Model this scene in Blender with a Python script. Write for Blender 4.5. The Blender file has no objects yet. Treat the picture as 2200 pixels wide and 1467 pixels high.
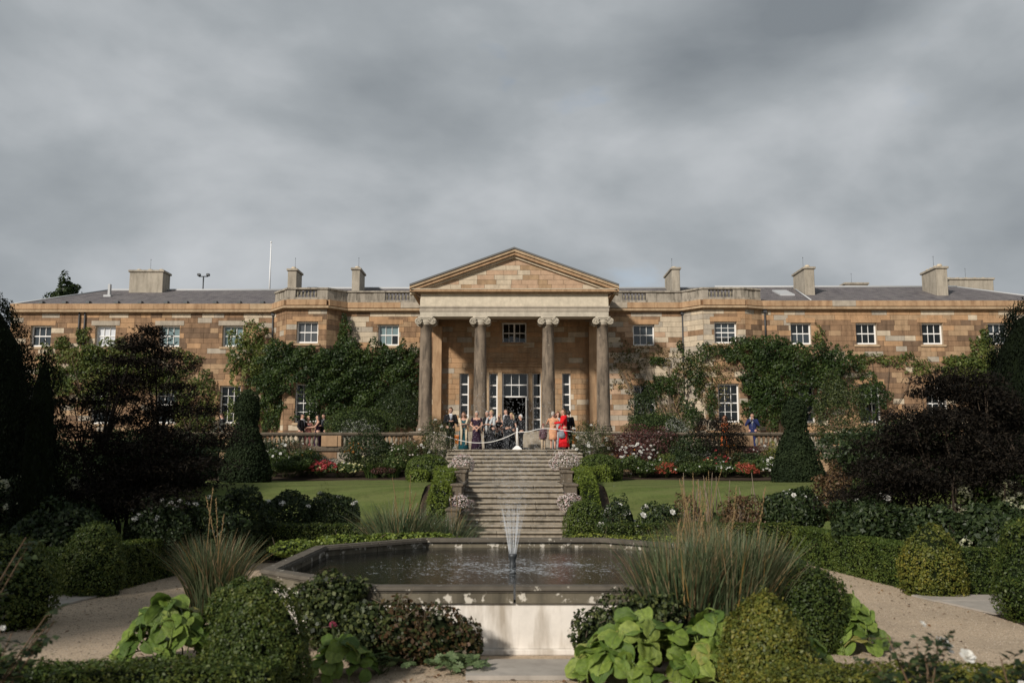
import bpy, bmesh, math, random
import numpy as np
from mathutils import Vector, Matrix

rng = np.random.default_rng(7)
random.seed(7)
R = math.radians
scene = bpy.context.scene
COL = scene.collection

# ------------------------------------------------------------------ camera
EYE = 2.2                      # eye height above the gravel
FPX = 1950.0                   # focal length in photo pixels (2200 wide)
TILT = math.atan((990 - 733.5) / FPX)
cam_d = bpy.data.cameras.new('camera')
cam = bpy.data.objects.new('camera', cam_d)
COL.objects.link(cam)
scene.camera = cam
cam.location = (0, 0, EYE)
cam.rotation_euler = (R(90) + TILT, 0, 0)
cam_d.sensor_width = 36
cam_d.lens = 36 * FPX / 2200
cam_d.clip_start = 0.1
cam_d.clip_end = 3000
cam_d.dof.use_dof = True
cam_d.dof.focus_distance = 39
cam_d.dof.aperture_fstop = 1.7

# ------------------------------------------------------------------ sky and sun
SUN_AZ, SUN_EL = R(36), R(29)          # behind the viewer, to the left
SUN_DIR = Vector((-math.sin(SUN_AZ) * math.cos(SUN_EL), -math.cos(SUN_AZ) * math.cos(SUN_EL), math.sin(SUN_EL)))
world = bpy.data.worlds.new('World')
scene.world = world
world.use_nodes = True
wn, wl = world.node_tree.nodes, world.node_tree.links
wn.clear()
w_out = wn.new('ShaderNodeOutputWorld')
w_bg = wn.new('ShaderNodeBackground')
w_bg.inputs['Strength'].default_value = 0.1
sky = wn.new('ShaderNodeTexSky')
sky.sky_type = 'NISHITA'
sky.sun_disc = False
sky.sun_elevation = SUN_EL
sky.sun_rotation = math.atan2(SUN_DIR.x, SUN_DIR.y)
tc = wn.new('ShaderNodeTexCoord')
sep = wn.new('ShaderNodeSeparateXYZ')
wl.new(tc.outputs['Generated'], sep.inputs[0])
def wmath(op, a, b=None):
    n = wn.new('ShaderNodeMath'); n.operation = op
    for i, v in enumerate((a, b)):
        if v is None: continue
        if isinstance(v, (int, float)): n.inputs[i].default_value = v
        else: wl.new(v, n.inputs[i])
    return n.outputs[0]
mp = wn.new('ShaderNodeMapping')
mp.inputs['Location'].default_value = (0.55, 2.9, 0.35)
mp.inputs['Rotation'].default_value = (R(6), R(-5), R(20))
mp.inputs['Scale'].default_value = (1.0, 1.0, 1.8)
wl.new(tc.outputs['Generated'], mp.inputs[0])
n1 = wn.new('ShaderNodeTexNoise'); n1.inputs['Scale'].default_value = 3.0
n1.inputs['Detail'].default_value = 6; n1.inputs['Roughness'].default_value = 0.47; n1.inputs['Distortion'].default_value = 0.15
wl.new(mp.outputs[0], n1.inputs['Vector'])
n2 = wn.new('ShaderNodeTexNoise'); n2.inputs['Scale'].default_value = 7.5
n2.inputs['Detail'].default_value = 5; n2.inputs['Roughness'].default_value = 0.5; n2.inputs['Distortion'].default_value = 0.1
wl.new(mp.outputs[0], n2.inputs['Vector'])
mixn = wmath('ADD', wmath('ADD', wmath('MULTIPLY', n1.outputs[0], 0.86), wmath('MULTIPLY', n2.outputs[0], 0.14)), wmath('MULTIPLY', wmath('SUBTRACT', 0.28, wmath('MAXIMUM', sep.outputs[2], 0.0)), 0.22))
ramp = wn.new('ShaderNodeValToRGB')
cr = ramp.color_ramp
cr.elements[0].position = 0.32; cr.elements[0].color = (1.9, 2.12, 2.33, 1)
cr.elements[1].position = 0.66; cr.elements[1].color = (4.95, 5.15, 5.35, 1)
e = cr.elements.new(0.5); e.color = (3.15, 3.4, 3.6, 1)
wl.new(mixn, ramp.inputs[0])
# thin places in the cloud let a little of the blue sky through
ramp2 = wn.new('ShaderNodeValToRGB')
ramp2.color_ramp.elements[0].position = 0.66; ramp2.color_ramp.elements[0].color = (0, 0, 0, 1)
ramp2.color_ramp.elements[1].position = 0.80; ramp2.color_ramp.elements[1].color = (0.4, 0.4, 0.4, 1)
wl.new(n2.outputs[0], ramp2.inputs[0])
mx = wn.new('ShaderNodeMixRGB')
wl.new(ramp2.outputs[0], mx.inputs[0]); wl.new(ramp.outputs[0], mx.inputs[1]); wl.new(sky.outputs[0], mx.inputs[2])
wl.new(mx.outputs[0], w_bg.inputs['Color'])
wl.new(w_bg.outputs[0], w_out.inputs['Surface'])

sun_d = bpy.data.lights.new('sun', 'SUN')
sun_d.energy = 3.6
sun_d.angle = R(5)
sun_d.color = (1.0, 0.93, 0.83)
sun = bpy.data.objects.new('sun', sun_d)
COL.objects.link(sun)
sun.rotation_euler = (-SUN_DIR).to_track_quat('-Z', 'Y').to_euler()
sun.location = SUN_DIR * 60

scene.view_settings.view_transform = 'Standard'
scene.view_settings.look = 'None'
scene.view_settings.exposure = 0.2
scene.view_settings.gamma = 1.0
scene.view_settings.use_curve_mapping = False

# ------------------------------------------------------------------ measuring helpers
CT, ST = math.cos(TILT), math.sin(TILT)
def at(u, v, Y):
    """the point of the place that the photo shows at pixel u, v, at distance Y"""
    d, e_ = (u - 1100) / FPX, (733.5 - v) / FPX
    t = Y / (CT - e_ * ST)
    return Vector((d * t, Y, EYE + (ST + e_ * CT) * t))
def ax(u, v, Y): return at(u, v, Y).x
def az(v, Y): return at(1100, v, Y).z

# ------------------------------------------------------------------ object helpers
def setp(o, label=None, cat=None, group=None, kind=None):
    if label: o['label'] = label
    if cat: o['category'] = cat
    if group: o['group'] = group
    if kind: o['kind'] = kind
    return o
def thing(name, label, cat, loc=(0, 0, 0), rz=0, group=None):
    o = bpy.data.objects.new(name, None)
    COL.objects.link(o)
    o.empty_display_size = 0.2
    o.location = loc; o.rotation_euler = (0, 0, rz)
    return setp(o, label, cat, group)
def link(name, me, parent=None, loc=(0, 0, 0), rot=(0, 0, 0), scale=(1, 1, 1)):
    o = bpy.data.objects.new(name, me)
    COL.objects.link(o)
    o.location = loc; o.rotation_euler = rot; o.scale = scale
    if parent: o.parent = parent
    return o
def mesh(name, verts, faces, mats, smooth=False, mi=None):
    me = bpy.data.meshes.new(name)
    me.from_pydata([tuple(v) for v in verts], [], faces)
    for m in (mats if isinstance(mats, (list, tuple)) else [mats]): me.materials.append(m)
    if mi is not None: me.polygons.foreach_set('material_index', mi)
    if smooth: me.polygons.foreach_set('use_smooth', [True] * len(me.polygons))
    me.update()
    return me

class MB:
    """collects simple solids into one mesh"""
    def __init__(s): s.v, s.f, s.m, s.s = [], [], [], []
    def add(s, vs, fs, mi=0, smooth=False):
        b = len(s.v)
        s.v += [tuple(p) for p in vs]
        s.f += [tuple(b + i for i in f) for f in fs]
        s.m += [mi] * len(fs); s.s += [smooth] * len(fs)
    def box(s, x0, x1, y0, y1, z0, z1, mi=0):
        vs = [(x0, y0, z0), (x1, y0, z0), (x1, y1, z0), (x0, y1, z0), (x0, y0, z1), (x1, y0, z1), (x1, y1, z1), (x0, y1, z1)]
        s.add(vs, [(3, 2, 1, 0), (4, 5, 6, 7), (0, 1, 5, 4), (1, 2, 6, 5), (2, 3, 7, 6), (3, 0, 4, 7)], mi)
    def bbox(s, x0, x1, y0, y1, z0, z1, b=0.01, mi=0):
        """box with chamfered edges"""
        bm = bmesh.new()
        bmesh.ops.create_cube(bm, size=1)
        bmesh.ops.scale(bm, vec=(x1 - x0, y1 - y0, z1 - z0), verts=bm.verts)
        bmesh.ops.translate(bm, vec=((x0 + x1) / 2, (y0 + y1) / 2, (z0 + z1) / 2), verts=bm.verts)
        bmesh.ops.bevel(bm, geom=list(bm.edges), offset=b, segments=1, affect='EDGES')
        s.bm(bm, mi)
    def bm(s, bm, mi=0, smooth=False):
        bm.verts.index_update()
        s.add([v.co[:] for v in bm.verts], [[v.index for v in f.verts] for f in bm.faces], mi, smooth)
        bm.free()
    def prism(s, poly, z0, z1, mi=0):
        n = len(poly)
        vs = [(x, y, z0) for x, y in poly] + [(x, y, z1) for x, y in poly]
        fs = [tuple(range(n))[::-1], tuple(range(n, 2 * n))] + [(i, (i + 1) % n, n + (i + 1) % n, n + i) for i in range(n)]
        s.add(vs, fs, mi)
    def extr(s, poly, y0, y1, mi=0):
        """polygon given as x,z, pushed from y0 to y1"""
        n = len(poly)
        vs = [(x, y0, z) for x, z in poly] + [(x, y1, z) for x, z in poly]
        fs = [tuple(range(n)), tuple(range(n, 2 * n))[::-1]] + [((i + 1) % n, i, n + i, n + (i + 1) % n) for i in range(n)]
        s.add(vs, fs, mi)
    def lathe(s, prof, seg=16, c=(0, 0, 0), mi=0, smooth=True):
        vs, fs = [], []
        n = len(prof)
        for i in range(seg):
            a = 2 * math.pi * i / seg
            for r, z in prof: vs.append((c[0] + r * math.cos(a), c[1] + r * math.sin(a), c[2] + z))
        for i in range(seg):
            j = (i + 1) % seg
            for k in range(n - 1): fs.append((i * n + k, j * n + k, j * n + k + 1, i * n + k + 1))
        fs.append(tuple(i * n for i in range(seg))[::-1])
        fs.append(tuple(i * n + n - 1 for i in range(seg)))
        s.add(vs, fs, mi, smooth)
    def tube(s, pts, rad, seg=6, mi=0, smooth=True):
        pts = [Vector(p) for p in pts]
        if not isinstance(rad, (list, tuple)): rad = [rad] * len(pts)
        vs, fs = [], []
        up = Vector((0.03, 0.02, 1))
        for i, p in enumerate(pts):
            t = (pts[min(i + 1, len(pts) - 1)] - pts[max(i - 1, 0)]).normalized()
            a = t.cross(up)
            if a.length < 1e-3: a = t.cross(Vector((1, 0, 0)))
            a.normalize(); b = t.cross(a)
            for k in range(seg):
                w = 2 * math.pi * k / seg
                vs.append(p + (a * math.cos(w) + b * math.sin(w)) * rad[i])
        for i in range(len(pts) - 1):
            for k in range(seg):
                fs.append((i * seg + k, i * seg + (k + 1) % seg, (i + 1) * seg + (k + 1) % seg, (i + 1) * seg + k))
        fs.append(tuple(range(seg))[::-1]); fs.append(tuple(range((len(pts) - 1) * seg, len(pts) * seg)))
        s.add(vs, fs, mi, smooth)
    def capsule(s, p0, r0, p1, r1, seg=10, mi=0):
        p0, p1 = Vector(p0), Vector(p1)
        d = (p1 - p0); L = max(d.length, 1e-4); d /= L
        pts, rad = [], []
        for a in (-80, -50, -20): pts.append(p0 + d * r0 * math.sin(R(a))); rad.append(r0 * math.cos(R(a)))
        for a in (20, 50, 80): pts.append(p1 + d * r1 * math.sin(R(a))); rad.append(r1 * math.cos(R(a)))
        s.tube(pts, rad, seg, mi)
    def ball(s, c, r, seg=12, rings=8, mi=0, rot=None):
        rx, ry, rz = (r, r, r) if isinstance(r, (int, float)) else r
        vs, fs = [], []
        for i in range(1, rings):
            t = math.pi * i / rings
            for k in range(seg):
                a = 2 * math.pi * k / seg
                p = Vector((rx * math.sin(t) * math.cos(a), ry * math.sin(t) * math.sin(a), rz * math.cos(t)))
                if rot: p = rot @ p
                vs.append(Vector(c) + p)
        top, bot = Vector((0, 0, rz)), Vector((0, 0, -rz))
        if rot: top, bot = rot @ top, rot @ bot
        vs += [Vector(c) + top, Vector(c) + bot]
        T, B = len(vs) - 2, len(vs) - 1
        for i in range(rings - 2):
            for k in range(seg):
                fs.append((i * seg + k, (i + 1) * seg + k, (i + 1) * seg + (k + 1) % seg, i * seg + (k + 1) % seg))
        for k in range(seg):
            fs.append((T, k, (k + 1) % seg)); fs.append((B, (rings - 2) * seg + (k + 1) % seg, (rings - 2) * seg + k))
        s.add(vs, fs, mi, True)
    def loft(s, rings, seg=16, mi=0, wob=0.0, nw=7):
        """rings of (z, cx, cy, rx, ry)"""
        vs, fs = [], []
        for j, (z, cx, cy, rx, ry) in enumerate(rings):
            for k in range(seg):
                a = 2 * math.pi * k / seg
                w = 1 + wob * (1 - j / (len(rings) - 1)) * math.sin(nw * a + j * 0.3)
                vs.append((cx + rx * w * math.cos(a), cy + ry * w * math.sin(a), z))
        for j in range(len(rings) - 1):
            for k in range(seg):
                fs.append((j * seg + k, j * seg + (k + 1) % seg, (j + 1) * seg + (k + 1) % seg, (j + 1) * seg + k))
        fs.append(tuple(range(seg))[::-1]); fs.append(tuple(range((len(rings) - 1) * seg, len(rings) * seg)))
        s.add(vs, fs, mi, True)
    def me(s, name, mats):
        me = mesh(name, s.v, s.f, mats, mi=s.m)
        me.polygons.foreach_set('use_smooth', s.s)
        return me
    def build(s, name, mats, parent=None, **k): return link(name, s.me(name, mats), parent, **k)

# ------------------------------------------------------------------ materials
def newmat(name):
    m = bpy.data.materials.new(name); m.use_nodes = True
    nt = m.node_tree
    return m, nt.nodes, nt.links, nt.nodes['Principled BSDF']
def flat(name, c, rough=0.6, spec=0.3, metal=0.0):
    m, n, l, p = newmat(name)
    p.inputs['Base Color'].default_value = (*c, 1); p.inputs['Roughness'].default_value = rough
    p.inputs['Specular IOR Level'].default_value = spec; p.inputs['Metallic'].default_value = metal
    return m
def noise_node(n, l, scale, detail=4, rough=0.6, vec=None, stretch=None):
    t = n.new('ShaderNodeTexNoise')
    t.inputs['Scale'].default_value = scale; t.inputs['Detail'].default_value = detail; t.inputs['Roughness'].default_value = rough
    if vec is None:
        g = n.new('ShaderNodeNewGeometry'); vec = g.outputs['Position']
    if stretch:
        mpn = n.new('ShaderNodeMapping'); mpn.inputs['Scale'].default_value = stretch
        l.new(vec, mpn.inputs[0]); vec = mpn.outputs[0]
    l.new(vec, t.inputs['Vector'])
    return t.outputs[0]
def ramp_node(n, l, src, stops):
    r = n.new('ShaderNodeValToRGB'); c = r.color_ramp
    while len(c.elements) > 1: c.elements.remove(c.elements[-1])
    c.elements[0].position = stops[0][0]; c.elements[0].color = (*stops[0][1], 1)
    for p_, col in stops[1:]:
        e_ = c.elements.new(p_); e_.color = (*col, 1)
    l.new(src, r.inputs[0])
    return r.outputs[0]
def mix_node(n, l, fac, a, b):
    x = n.new('ShaderNodeMixRGB')
    for i, v in enumerate((fac, a, b)):
        if isinstance(v, tuple): x.inputs[i].default_value = (*v, 1)
        elif isinstance(v, (int, float)): x.inputs[i].default_value = v
        else: l.new(v, x.inputs[i])
    return x.outputs[0]
def bump_node(n, l, p, src, strength=0.4, dist=0.02):
    b = n.new('ShaderNodeBump'); b.inputs['Strength'].default_value = strength; b.inputs['Distance'].default_value = dist
    l.new(src, b.inputs['Height']); l.new(b.outputs[0], p.inputs['Normal'])
def stone(name, c, dark=None, stain=0.35, sc=3.0, lichen=None, rough=0.9, fine=40, dist=0.02, lsc=9):
    m, n, l, p = newmat(name)
    dark = dark or tuple(x * 0.5 for x in c)
    big = noise_node(n, l, sc, 6, 0.65)
    streak = noise_node(n, l, 1.0, 4, 0.6, stretch=(5, 5, 0.9))
    f1 = ramp_node(n, l, big, [(0.35, (0, 0, 0)), (0.72, (1, 1, 1))])
    f2 = ramp_node(n, l, streak, [(0.45, (0, 0, 0)), (0.7, (1, 1, 1))])
    col = mix_node(n, l, f1, tuple(min(1, x * 1.1) for x in c), tuple(x * 0.78 for x in c))
    mm = n.new('ShaderNodeMath'); mm.operation = 'MULTIPLY'; l.new(f2, mm.inputs[0]); mm.inputs[1].default_value = stain
    col = mix_node(n, l, mm.outputs[0], col, dark)
    if lichen:
        lc, th = lichen
        ln = noise_node(n, l, lsc, 6, 0.68)
        col = mix_node(n, l, ramp_node(n, l, ln, [(th, (0, 0, 0)), (th + 0.04, (1, 1, 1))]), col, lc)
    l.new(col, p.inputs['Base Color'])
    p.inputs['Roughness'].default_value = rough; p.inputs['Specular IOR Level'].default_value = 0.2
    bump_node(n, l, p, noise_node(n, l, fine, 5, 0.7), 0.5, dist)
    return m
def leafmat(name, stops, trans=0.3, rough=0.5, spec=0.35):
    """stops: colours picked leaf by leaf"""
    m, n, l, p = newmat(name)
    a = n.new('ShaderNodeAttribute'); a.attribute_name = 'rnd'
    k = len(stops)
    col = ramp_node(n, l, a.outputs['Fac'], [(i / max(1, k - 1), c) for i, c in enumerate(stops)])
    l.new(col, p.inputs['Base Color'])
    p.inputs['Roughness'].default_value = rough; p.inputs['Specular IOR Level'].default_value = spec
    if trans:
        t = n.new('ShaderNodeBsdfTranslucent'); l.new(col, t.inputs[0])
        x = n.new('ShaderNodeMixShader'); x.inputs[0].default_value = trans
        l.new(p.outputs[0], x.inputs[1]); l.new(t.outputs[0], x.inputs[2])
        l.new(x.outputs[0], n['Material Output'].inputs['Surface'])
    return m

M = {}
M['orange'] = stone('sandstone_orange', (0.415, 0.258, 0.145), stain=0.55)
M['tan'] = stone('sandstone_tan', (0.375, 0.255, 0.155), stain=0.6)
M['brown'] = stone('sandstone_brown', (0.26, 0.163, 0.098), stain=0.85)
M['dbrown'] = stone('sandstone_dark', (0.175, 0.115, 0.075), stain=0.7)
M['cream'] = stone('sandstone_cream', (0.52, 0.435, 0.325), stain=0.35)
M['greystone'] = stone('sandstone_grey', (0.385, 0.335, 0.27), stain=0.4)
M['pink'] = stone('sandstone_pink', (0.45, 0.31, 0.21), stain=0.25)
M['mortar'] = stone('mortar', (0.42, 0.335, 0.245), stain=0.3)
M['parapet'] = stone('parapet_stone', (0.33, 0.295, 0.245), dark=(0.07, 0.062, 0.05), stain=0.8, sc=1.6)
M['cornice'] = stone('cornice_stone', (0.405, 0.268, 0.16), dark=(0.16, 0.08, 0.04), stain=0.55, sc=1.5)
M['cornice2'] = stone('cornice_stone_pale', (0.42, 0.31, 0.20), dark=(0.2, 0.12, 0.07), stain=0.5, sc=1.5)
M['frieze'] = stone('frieze_stone', (0.58, 0.51, 0.40), stain=0.2)
M['column'] = stone('column_stone', (0.205, 0.162, 0.122), dark=(0.05, 0.042, 0.035), stain=0.9, sc=3.5, lichen=((0.36, 0.31, 0.24), 0.64), lsc=6)
M['capital'] = stone('capital_stone', (0.48, 0.43, 0.35), stain=0.3)
M['chimney'] = stone('chimney_render', (0.37, 0.33, 0.27), dark=(0.17, 0.15, 0.12), stain=0.6, sc=1.2)
M['step'] = stone('step_stone', (0.33, 0.285, 0.225), dark=(0.10, 0.088, 0.07), stain=0.7, sc=1.7)
M['rimstone'] = stone('rim_stone', (0.155, 0.135, 0.10), dark=(0.045, 0.04, 0.03), stain=0.7, sc=2.5, lichen=((0.55, 0.51, 0.44), 0.565), lsc=7, fine=60, dist=0.01)
M['rimtop'] = stone('rim_top_stone', (0.12, 0.105, 0.085), dark=(0.06, 0.052, 0.042), stain=0.6, sc=2.0, lichen=((0.42, 0.39, 0.33), 0.62), lsc=9, fine=60, dist=0.01)
M['render'] = stone('white_render', (0.74, 0.69, 0.63), dark=(0.30, 0.25, 0.19), stain=0.8, sc=1.5, fine=25, dist=0.006)
M['slab'] = stone('slab_stone', (0.37, 0.335, 0.295), stain=0.3, sc=2.0, fine=50, dist=0.006)
M['baluster'] = stone('baluster_stone', (0.24, 0.215, 0.165), dark=(0.10, 0.09, 0.065), stain=0.7, sc=3, lichen=((0.46, 0.43, 0.37), 0.66))
M['coping'] = stone('coping_stone', (0.145, 0.118, 0.088), dark=(0.05, 0.042, 0.032), stain=0.7, sc=2, lichen=((0.5, 0.46, 0.4), 0.63), lsc=8)
M['pier'] = stone('pier_stone', (0.36, 0.235, 0.14), stain=0.4)
M['pot'] = flat('terracotta', (0.52, 0.17, 0.04), 0.7)
M['white'] = flat('white_paint', (0.78, 0.77, 0.75), 0.45, 0.4)
M['rope'] = flat('white_rope', (0.75, 0.73, 0.70), 0.8)
M['pipe'] = flat('lead_pipe', (0.06, 0.06, 0.062), 0.5)
M['lead'] = flat('lead_sheet', (0.42, 0.43, 0.44), 0.55, 0.4)
M['metal'] = flat('dark_metal', (0.07, 0.075, 0.08), 0.5, 0.4, 0.6)
M['leaddark'] = flat('weathered_lead', (0.13, 0.13, 0.13), 0.7)
M['flagpole'] = flat('white_pole', (0.75, 0.76, 0.78), 0.4)
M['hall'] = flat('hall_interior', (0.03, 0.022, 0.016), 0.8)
def glass(name, c, rough=0.04):
    m, n, l, p = newmat(name)
    p.inputs['Base Color'].default_value = (*c, 1); p.inputs['Roughness'].default_value = rough
    p.inputs['Specular IOR Level'].default_value = 0.6
    bump_node(n, l, p, noise_node(n, l, 1.3, 1, 0.4), 0.12, 0.05)
    return m
M['gdark'] = glass('glass_dark', (0.006, 0.008, 0.008))
M['gteal'] = glass('glass_sky_blind', (0.16, 0.225, 0.235))  # teal base colour paints in the reflected sky, over a blind
M['ggrey'] = glass('glass_grey_blind', (0.075, 0.082, 0.088))
M['gmid'] = glass('glass_mid', (0.035, 0.045, 0.052))
M['gwhite'] = glass('glass_white_blind', (0.62, 0.64, 0.68))
def slate():
    m, n, l, p = newmat('slate')
    g = n.new('ShaderNodeNewGeometry')
    b = n.new('ShaderNodeTexBrick')
    b.inputs['Scale'].default_value = 1.0; b.inputs['Brick Width'].default_value = 0.32; b.inputs['Row Height'].default_value = 0.16
    b.inputs['Mortar Size'].default_value = 0.012; b.inputs['Bias'].default_value = 0.0
    b.inputs['Color1'].default_value = (0.165, 0.148, 0.155, 1); b.inputs['Color2'].default_value = (0.085, 0.077, 0.084, 1); b.inputs['Mortar'].default_value = (0.04, 0.036, 0.038, 1)
    mp_ = n.new('ShaderNodeMapping'); mp_.inputs['Rotation'].default_value = (0, 0, 0)
    l.new(g.outputs['Position'], mp_.inputs[0]); l.new(mp_.outputs[0], b.inputs['Vector'])
    nz = noise_node(n, l, 1.6, 6, 0.7, stretch=(1.6, 0.35, 1))
    col = mix_node(n, l, ramp_node(n, l, nz, [(0.35, (0, 0, 0)), (0.7, (0.55, 0.55, 0.55))]), b.outputs[0], (0.20, 0.185, 0.175))
    l.new(col, p.inputs['Base Color']); p.inputs['Roughness'].default_value = 0.75; p.inputs['Specular IOR Level'].default_value = 0.25
    bump_node(n, l, p, b.outputs['Fac'], -0.6, 0.03)
    return m
M['slate'] = slate()
def gravel():
    m, n, l, p = newmat('gravel')
    g1 = noise_node(n, l, 38, 6, 0.85); g2 = noise_node(n, l, 0.55, 5, 0.6); g3 = noise_node(n, l, 9, 6, 0.85)
    col = ramp_node(n, l, g1, [(0.30, (0.21, 0.155, 0.105)), (0.5, (0.54, 0.42, 0.30)), (0.70, (0.75, 0.605, 0.455))])
    col = mix_node(n, l, ramp_node(n, l, g2, [(0.4, (0, 0, 0)), (0.7, (0.45, 0.45, 0.45))]), col, (0.25, 0.205, 0.155))
    col = mix_node(n, l, ramp_node(n, l, g3, [(0.50, (0, 0, 0)), (0.72, (0.75, 0.75, 0.75))]), col, (0.17, 0.135, 0.10))
    l.new(col, p.inputs['Base Color']); p.inputs['Roughness'].default_value = 0.95; p.inputs['Specular IOR Level'].default_value = 0.15
    bump_node(n, l, p, noise_node(n, l, 90, 3, 0.8), 0.9, 0.012)
    return m
M['gravel'] = gravel()
def lawnmat():
    m, n, l, p = newmat('lawn_grass')
    a = noise_node(n, l, 70, 4, 0.8, stretch=(1, 1, 0.4)); b = noise_node(n, l, 0.9, 6, 0.75, stretch=(0.5, 1.6, 1)); c = noise_node(n, l, 5, 6, 0.8)
    col = ramp_node(n, l, a, [(0.3, (0.055, 0.085, 0.02)), (0.7, (0.175, 0.225, 0.062))])
    col = mix_node(n, l, ramp_node(n, l, b, [(0.38, (0, 0, 0)), (0.68, (0.85, 0.85, 0.85))]), col, (0.15, 0.15, 0.06))
    col = mix_node(n, l, ramp_node(n, l, c, [(0.47, (0, 0, 0)), (0.7, (0.7, 0.7, 0.7))]), col, (0.05, 0.07, 0.02))
    g = n.new('ShaderNodeNewGeometry'); wv = n.new('ShaderNodeTexWave'); wv.bands_direction = 'X'; wv.inputs['Scale'].default_value = 0.28; wv.inputs['Distortion'].default_value = 1.2; wv.inputs['Detail'].default_value = 2
    mpv = n.new('ShaderNodeMapping'); mpv.inputs['Rotation'].default_value = (0, 0, R(62)); l.new(g.outputs['Position'], mpv.inputs[0]); l.new(mpv.outputs[0], wv.inputs[0])
    col = mix_node(n, l, ramp_node(n, l, wv.outputs[0], [(0.35, (0, 0, 0)), (0.65, (0.28, 0.28, 0.28))]), col, (0.20, 0.23, 0.08))      # mowing stripes
    l.new(col, p.inputs['Base Color']); p.inputs['Roughness'].default_value = 0.9; p.inputs['Specular IOR Level'].default_value = 0.1
    bump_node(n, l, p, noise_node(n, l, 120, 3, 0.8), 0.8, 0.03)
    return m
M['lawn'] = lawnmat()
M['soil'] = stone('soil', (0.055, 0.038, 0.026), stain=0.3, sc=4, fine=30, dist=0.03)
M['turf'] = stone('far_turf', (0.07, 0.09, 0.03), stain=0.2, sc=0.4)
# ================================================================== ground
ZT = 2.64          # terrace level
ZL = 1.467         # upper lawn / stair landing level
ZP = 3.56          # portico floor
o = link('ground', mesh('ground', [(-900, -300, 0), (900, -300, 0), (900, 23.2, 0), (-900, 23.2, 0)], [(0, 1, 2, 3)], M['gravel']))
setp(o, kind='structure')
# the land behind rises to the terrace and runs on to the horizon
gp = [(-900, 23.2, 0), (900, 23.2, 0), (900, 36.9, -0.3), (-900, 36.9, -0.3), (900, 2600, -0.3), (-900, 2600, -0.3)]
setp(link('far_ground', mesh('far_ground', gp, [(0, 1, 2, 3), (3, 2, 4, 5)], M['turf'])), kind='structure')
# terrace
b = MB(); b.box(-40, 40, 36.75, 62, 0.2, ZT)
terr = setp(b.build('terrace', M['slab']), kind='structure')

def lawn_side(name, s, xin):
    """bank rising from the garden to the upper lawn; s = side, xin = inner edge"""
    prof = [(23.4, 0.012), (24.2, 0.22), (25.5, 0.72), (26.8, 1.2), (27.7, 1.41), (28.6, ZL), (31.5, ZL + 0.02), (36.76, ZL + 0.06)]
    xs = [0, 0.6, 1.6, 3, 5, 8, 12, 18, 28]
    V, Fc = [], []
    for i, dx in enumerate(xs):
        for (y, z) in prof:
            V.append((s * (xin + dx), y, z + 0.03 * math.sin(dx * 0.8 + y)))
    n = len(prof)
    for i in range(len(xs) - 1):
        for j in range(n - 1):
            q = (i * n + j, (i + 1) * n + j, (i + 1) * n + j + 1, i * n + j + 1)
            Fc.append(q if s > 0 else q[::-1])
    return setp(link(name, mesh(name, V, Fc, M['lawn'], True)), kind='structure')
lawn_side('lawn', -1, 2.62)
lawn_side('lawn', 1, 2.78)
# soil under the hedges by the stairs and under the borders
b = MB()
for s, x0, x1 in ((-1, -2.9, -1.5), (1, 1.6, 2.95)):
    for (ya, za, yb, zb) in ((22.9, 0.004, 24.2, 0.2), (24.2, 0.2, 26.8, 1.18), (26.8, 1.18, 28.4, ZL - 0.02), (28.4, ZL - 0.02, 36.75, ZL + 0.03)):
        b.add([(x0, ya, za), (x1, ya, za), (x1, yb, zb), (x0, yb, zb)], [(0, 1, 2, 3)])
setp(b.build('soil', M['soil']), kind='structure')
b = MB()
for s in (-1, 1):
    xa, xb = (2.9, 30)
    b.add([(s * xa, 33.1, ZL + 0.045), (s * xb, 33.1, ZL + 0.06), (s * xb, 36.74, ZL + 0.35), (s * xa, 36.74, ZL + 0.35)], [(0, 1, 2, 3)])
    # beds behind the garden hedges
    b.add([(s * 6.9, 9.0, 0.006), (s * 30, 9.0, 0.006), (s * 30, 23.3, 0.006), (s * 6.9, 23.3, 0.006)], [(0, 1, 2, 3)])
    b.add([(s * 1.7, 20.2, 0.005), (s * 6.9, 20.2, 0.005), (s * 6.9, 23.4, 0.005), (s * 1.7, 23.4, 0.005)], [(0, 1, 2, 3)])
setp(b.build('border_soil', M['soil']), kind='structure')

# ================================================================== the mansion
HX = 0.11
house = thing('mansion', 'long two-storey sandstone mansion with ionic portico and slate roof behind the terrace', 'building', (0, 0, 0))
Z0, ZW, ZC1, ZC2, ZPAR = ZT, 9.84, 10.04, 10.33, 10.97
# plan of the front, left to right:  (x, y) corners
YL, YM, YR = 46.9, 46.5, 45.95
bl = [(ax(590, 660, YL), YL), (ax(617, 660, 45.62), 45.62), (ax(703, 660, 45.62), 45.62), (ax(745, 660, YM), YM)]
br = [(ax(1464, 660, YM), YM), (ax(1510, 660, 45.55), 45.55), (ax(1600, 660, 45.55), 45.55), (ax(1635, 660, YR), YR)]
plan = [(-26.2, YL)] + bl + br + [(27.2, YR)]
wins = []          # (segment index, centre along photo u, v-range kind)
def seg_frame(i):
    p, q = Vector(plan[i]), Vector(plan[i + 1])
    d = (q - p); L = d.length; d /= L
    return p, d, L, Vector((d.y, -d.x))      # outward normal faces the viewer
ZU0, ZU1, ZG0, ZG1 = 8.09, 9.2, 4.1, 6.05
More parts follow.
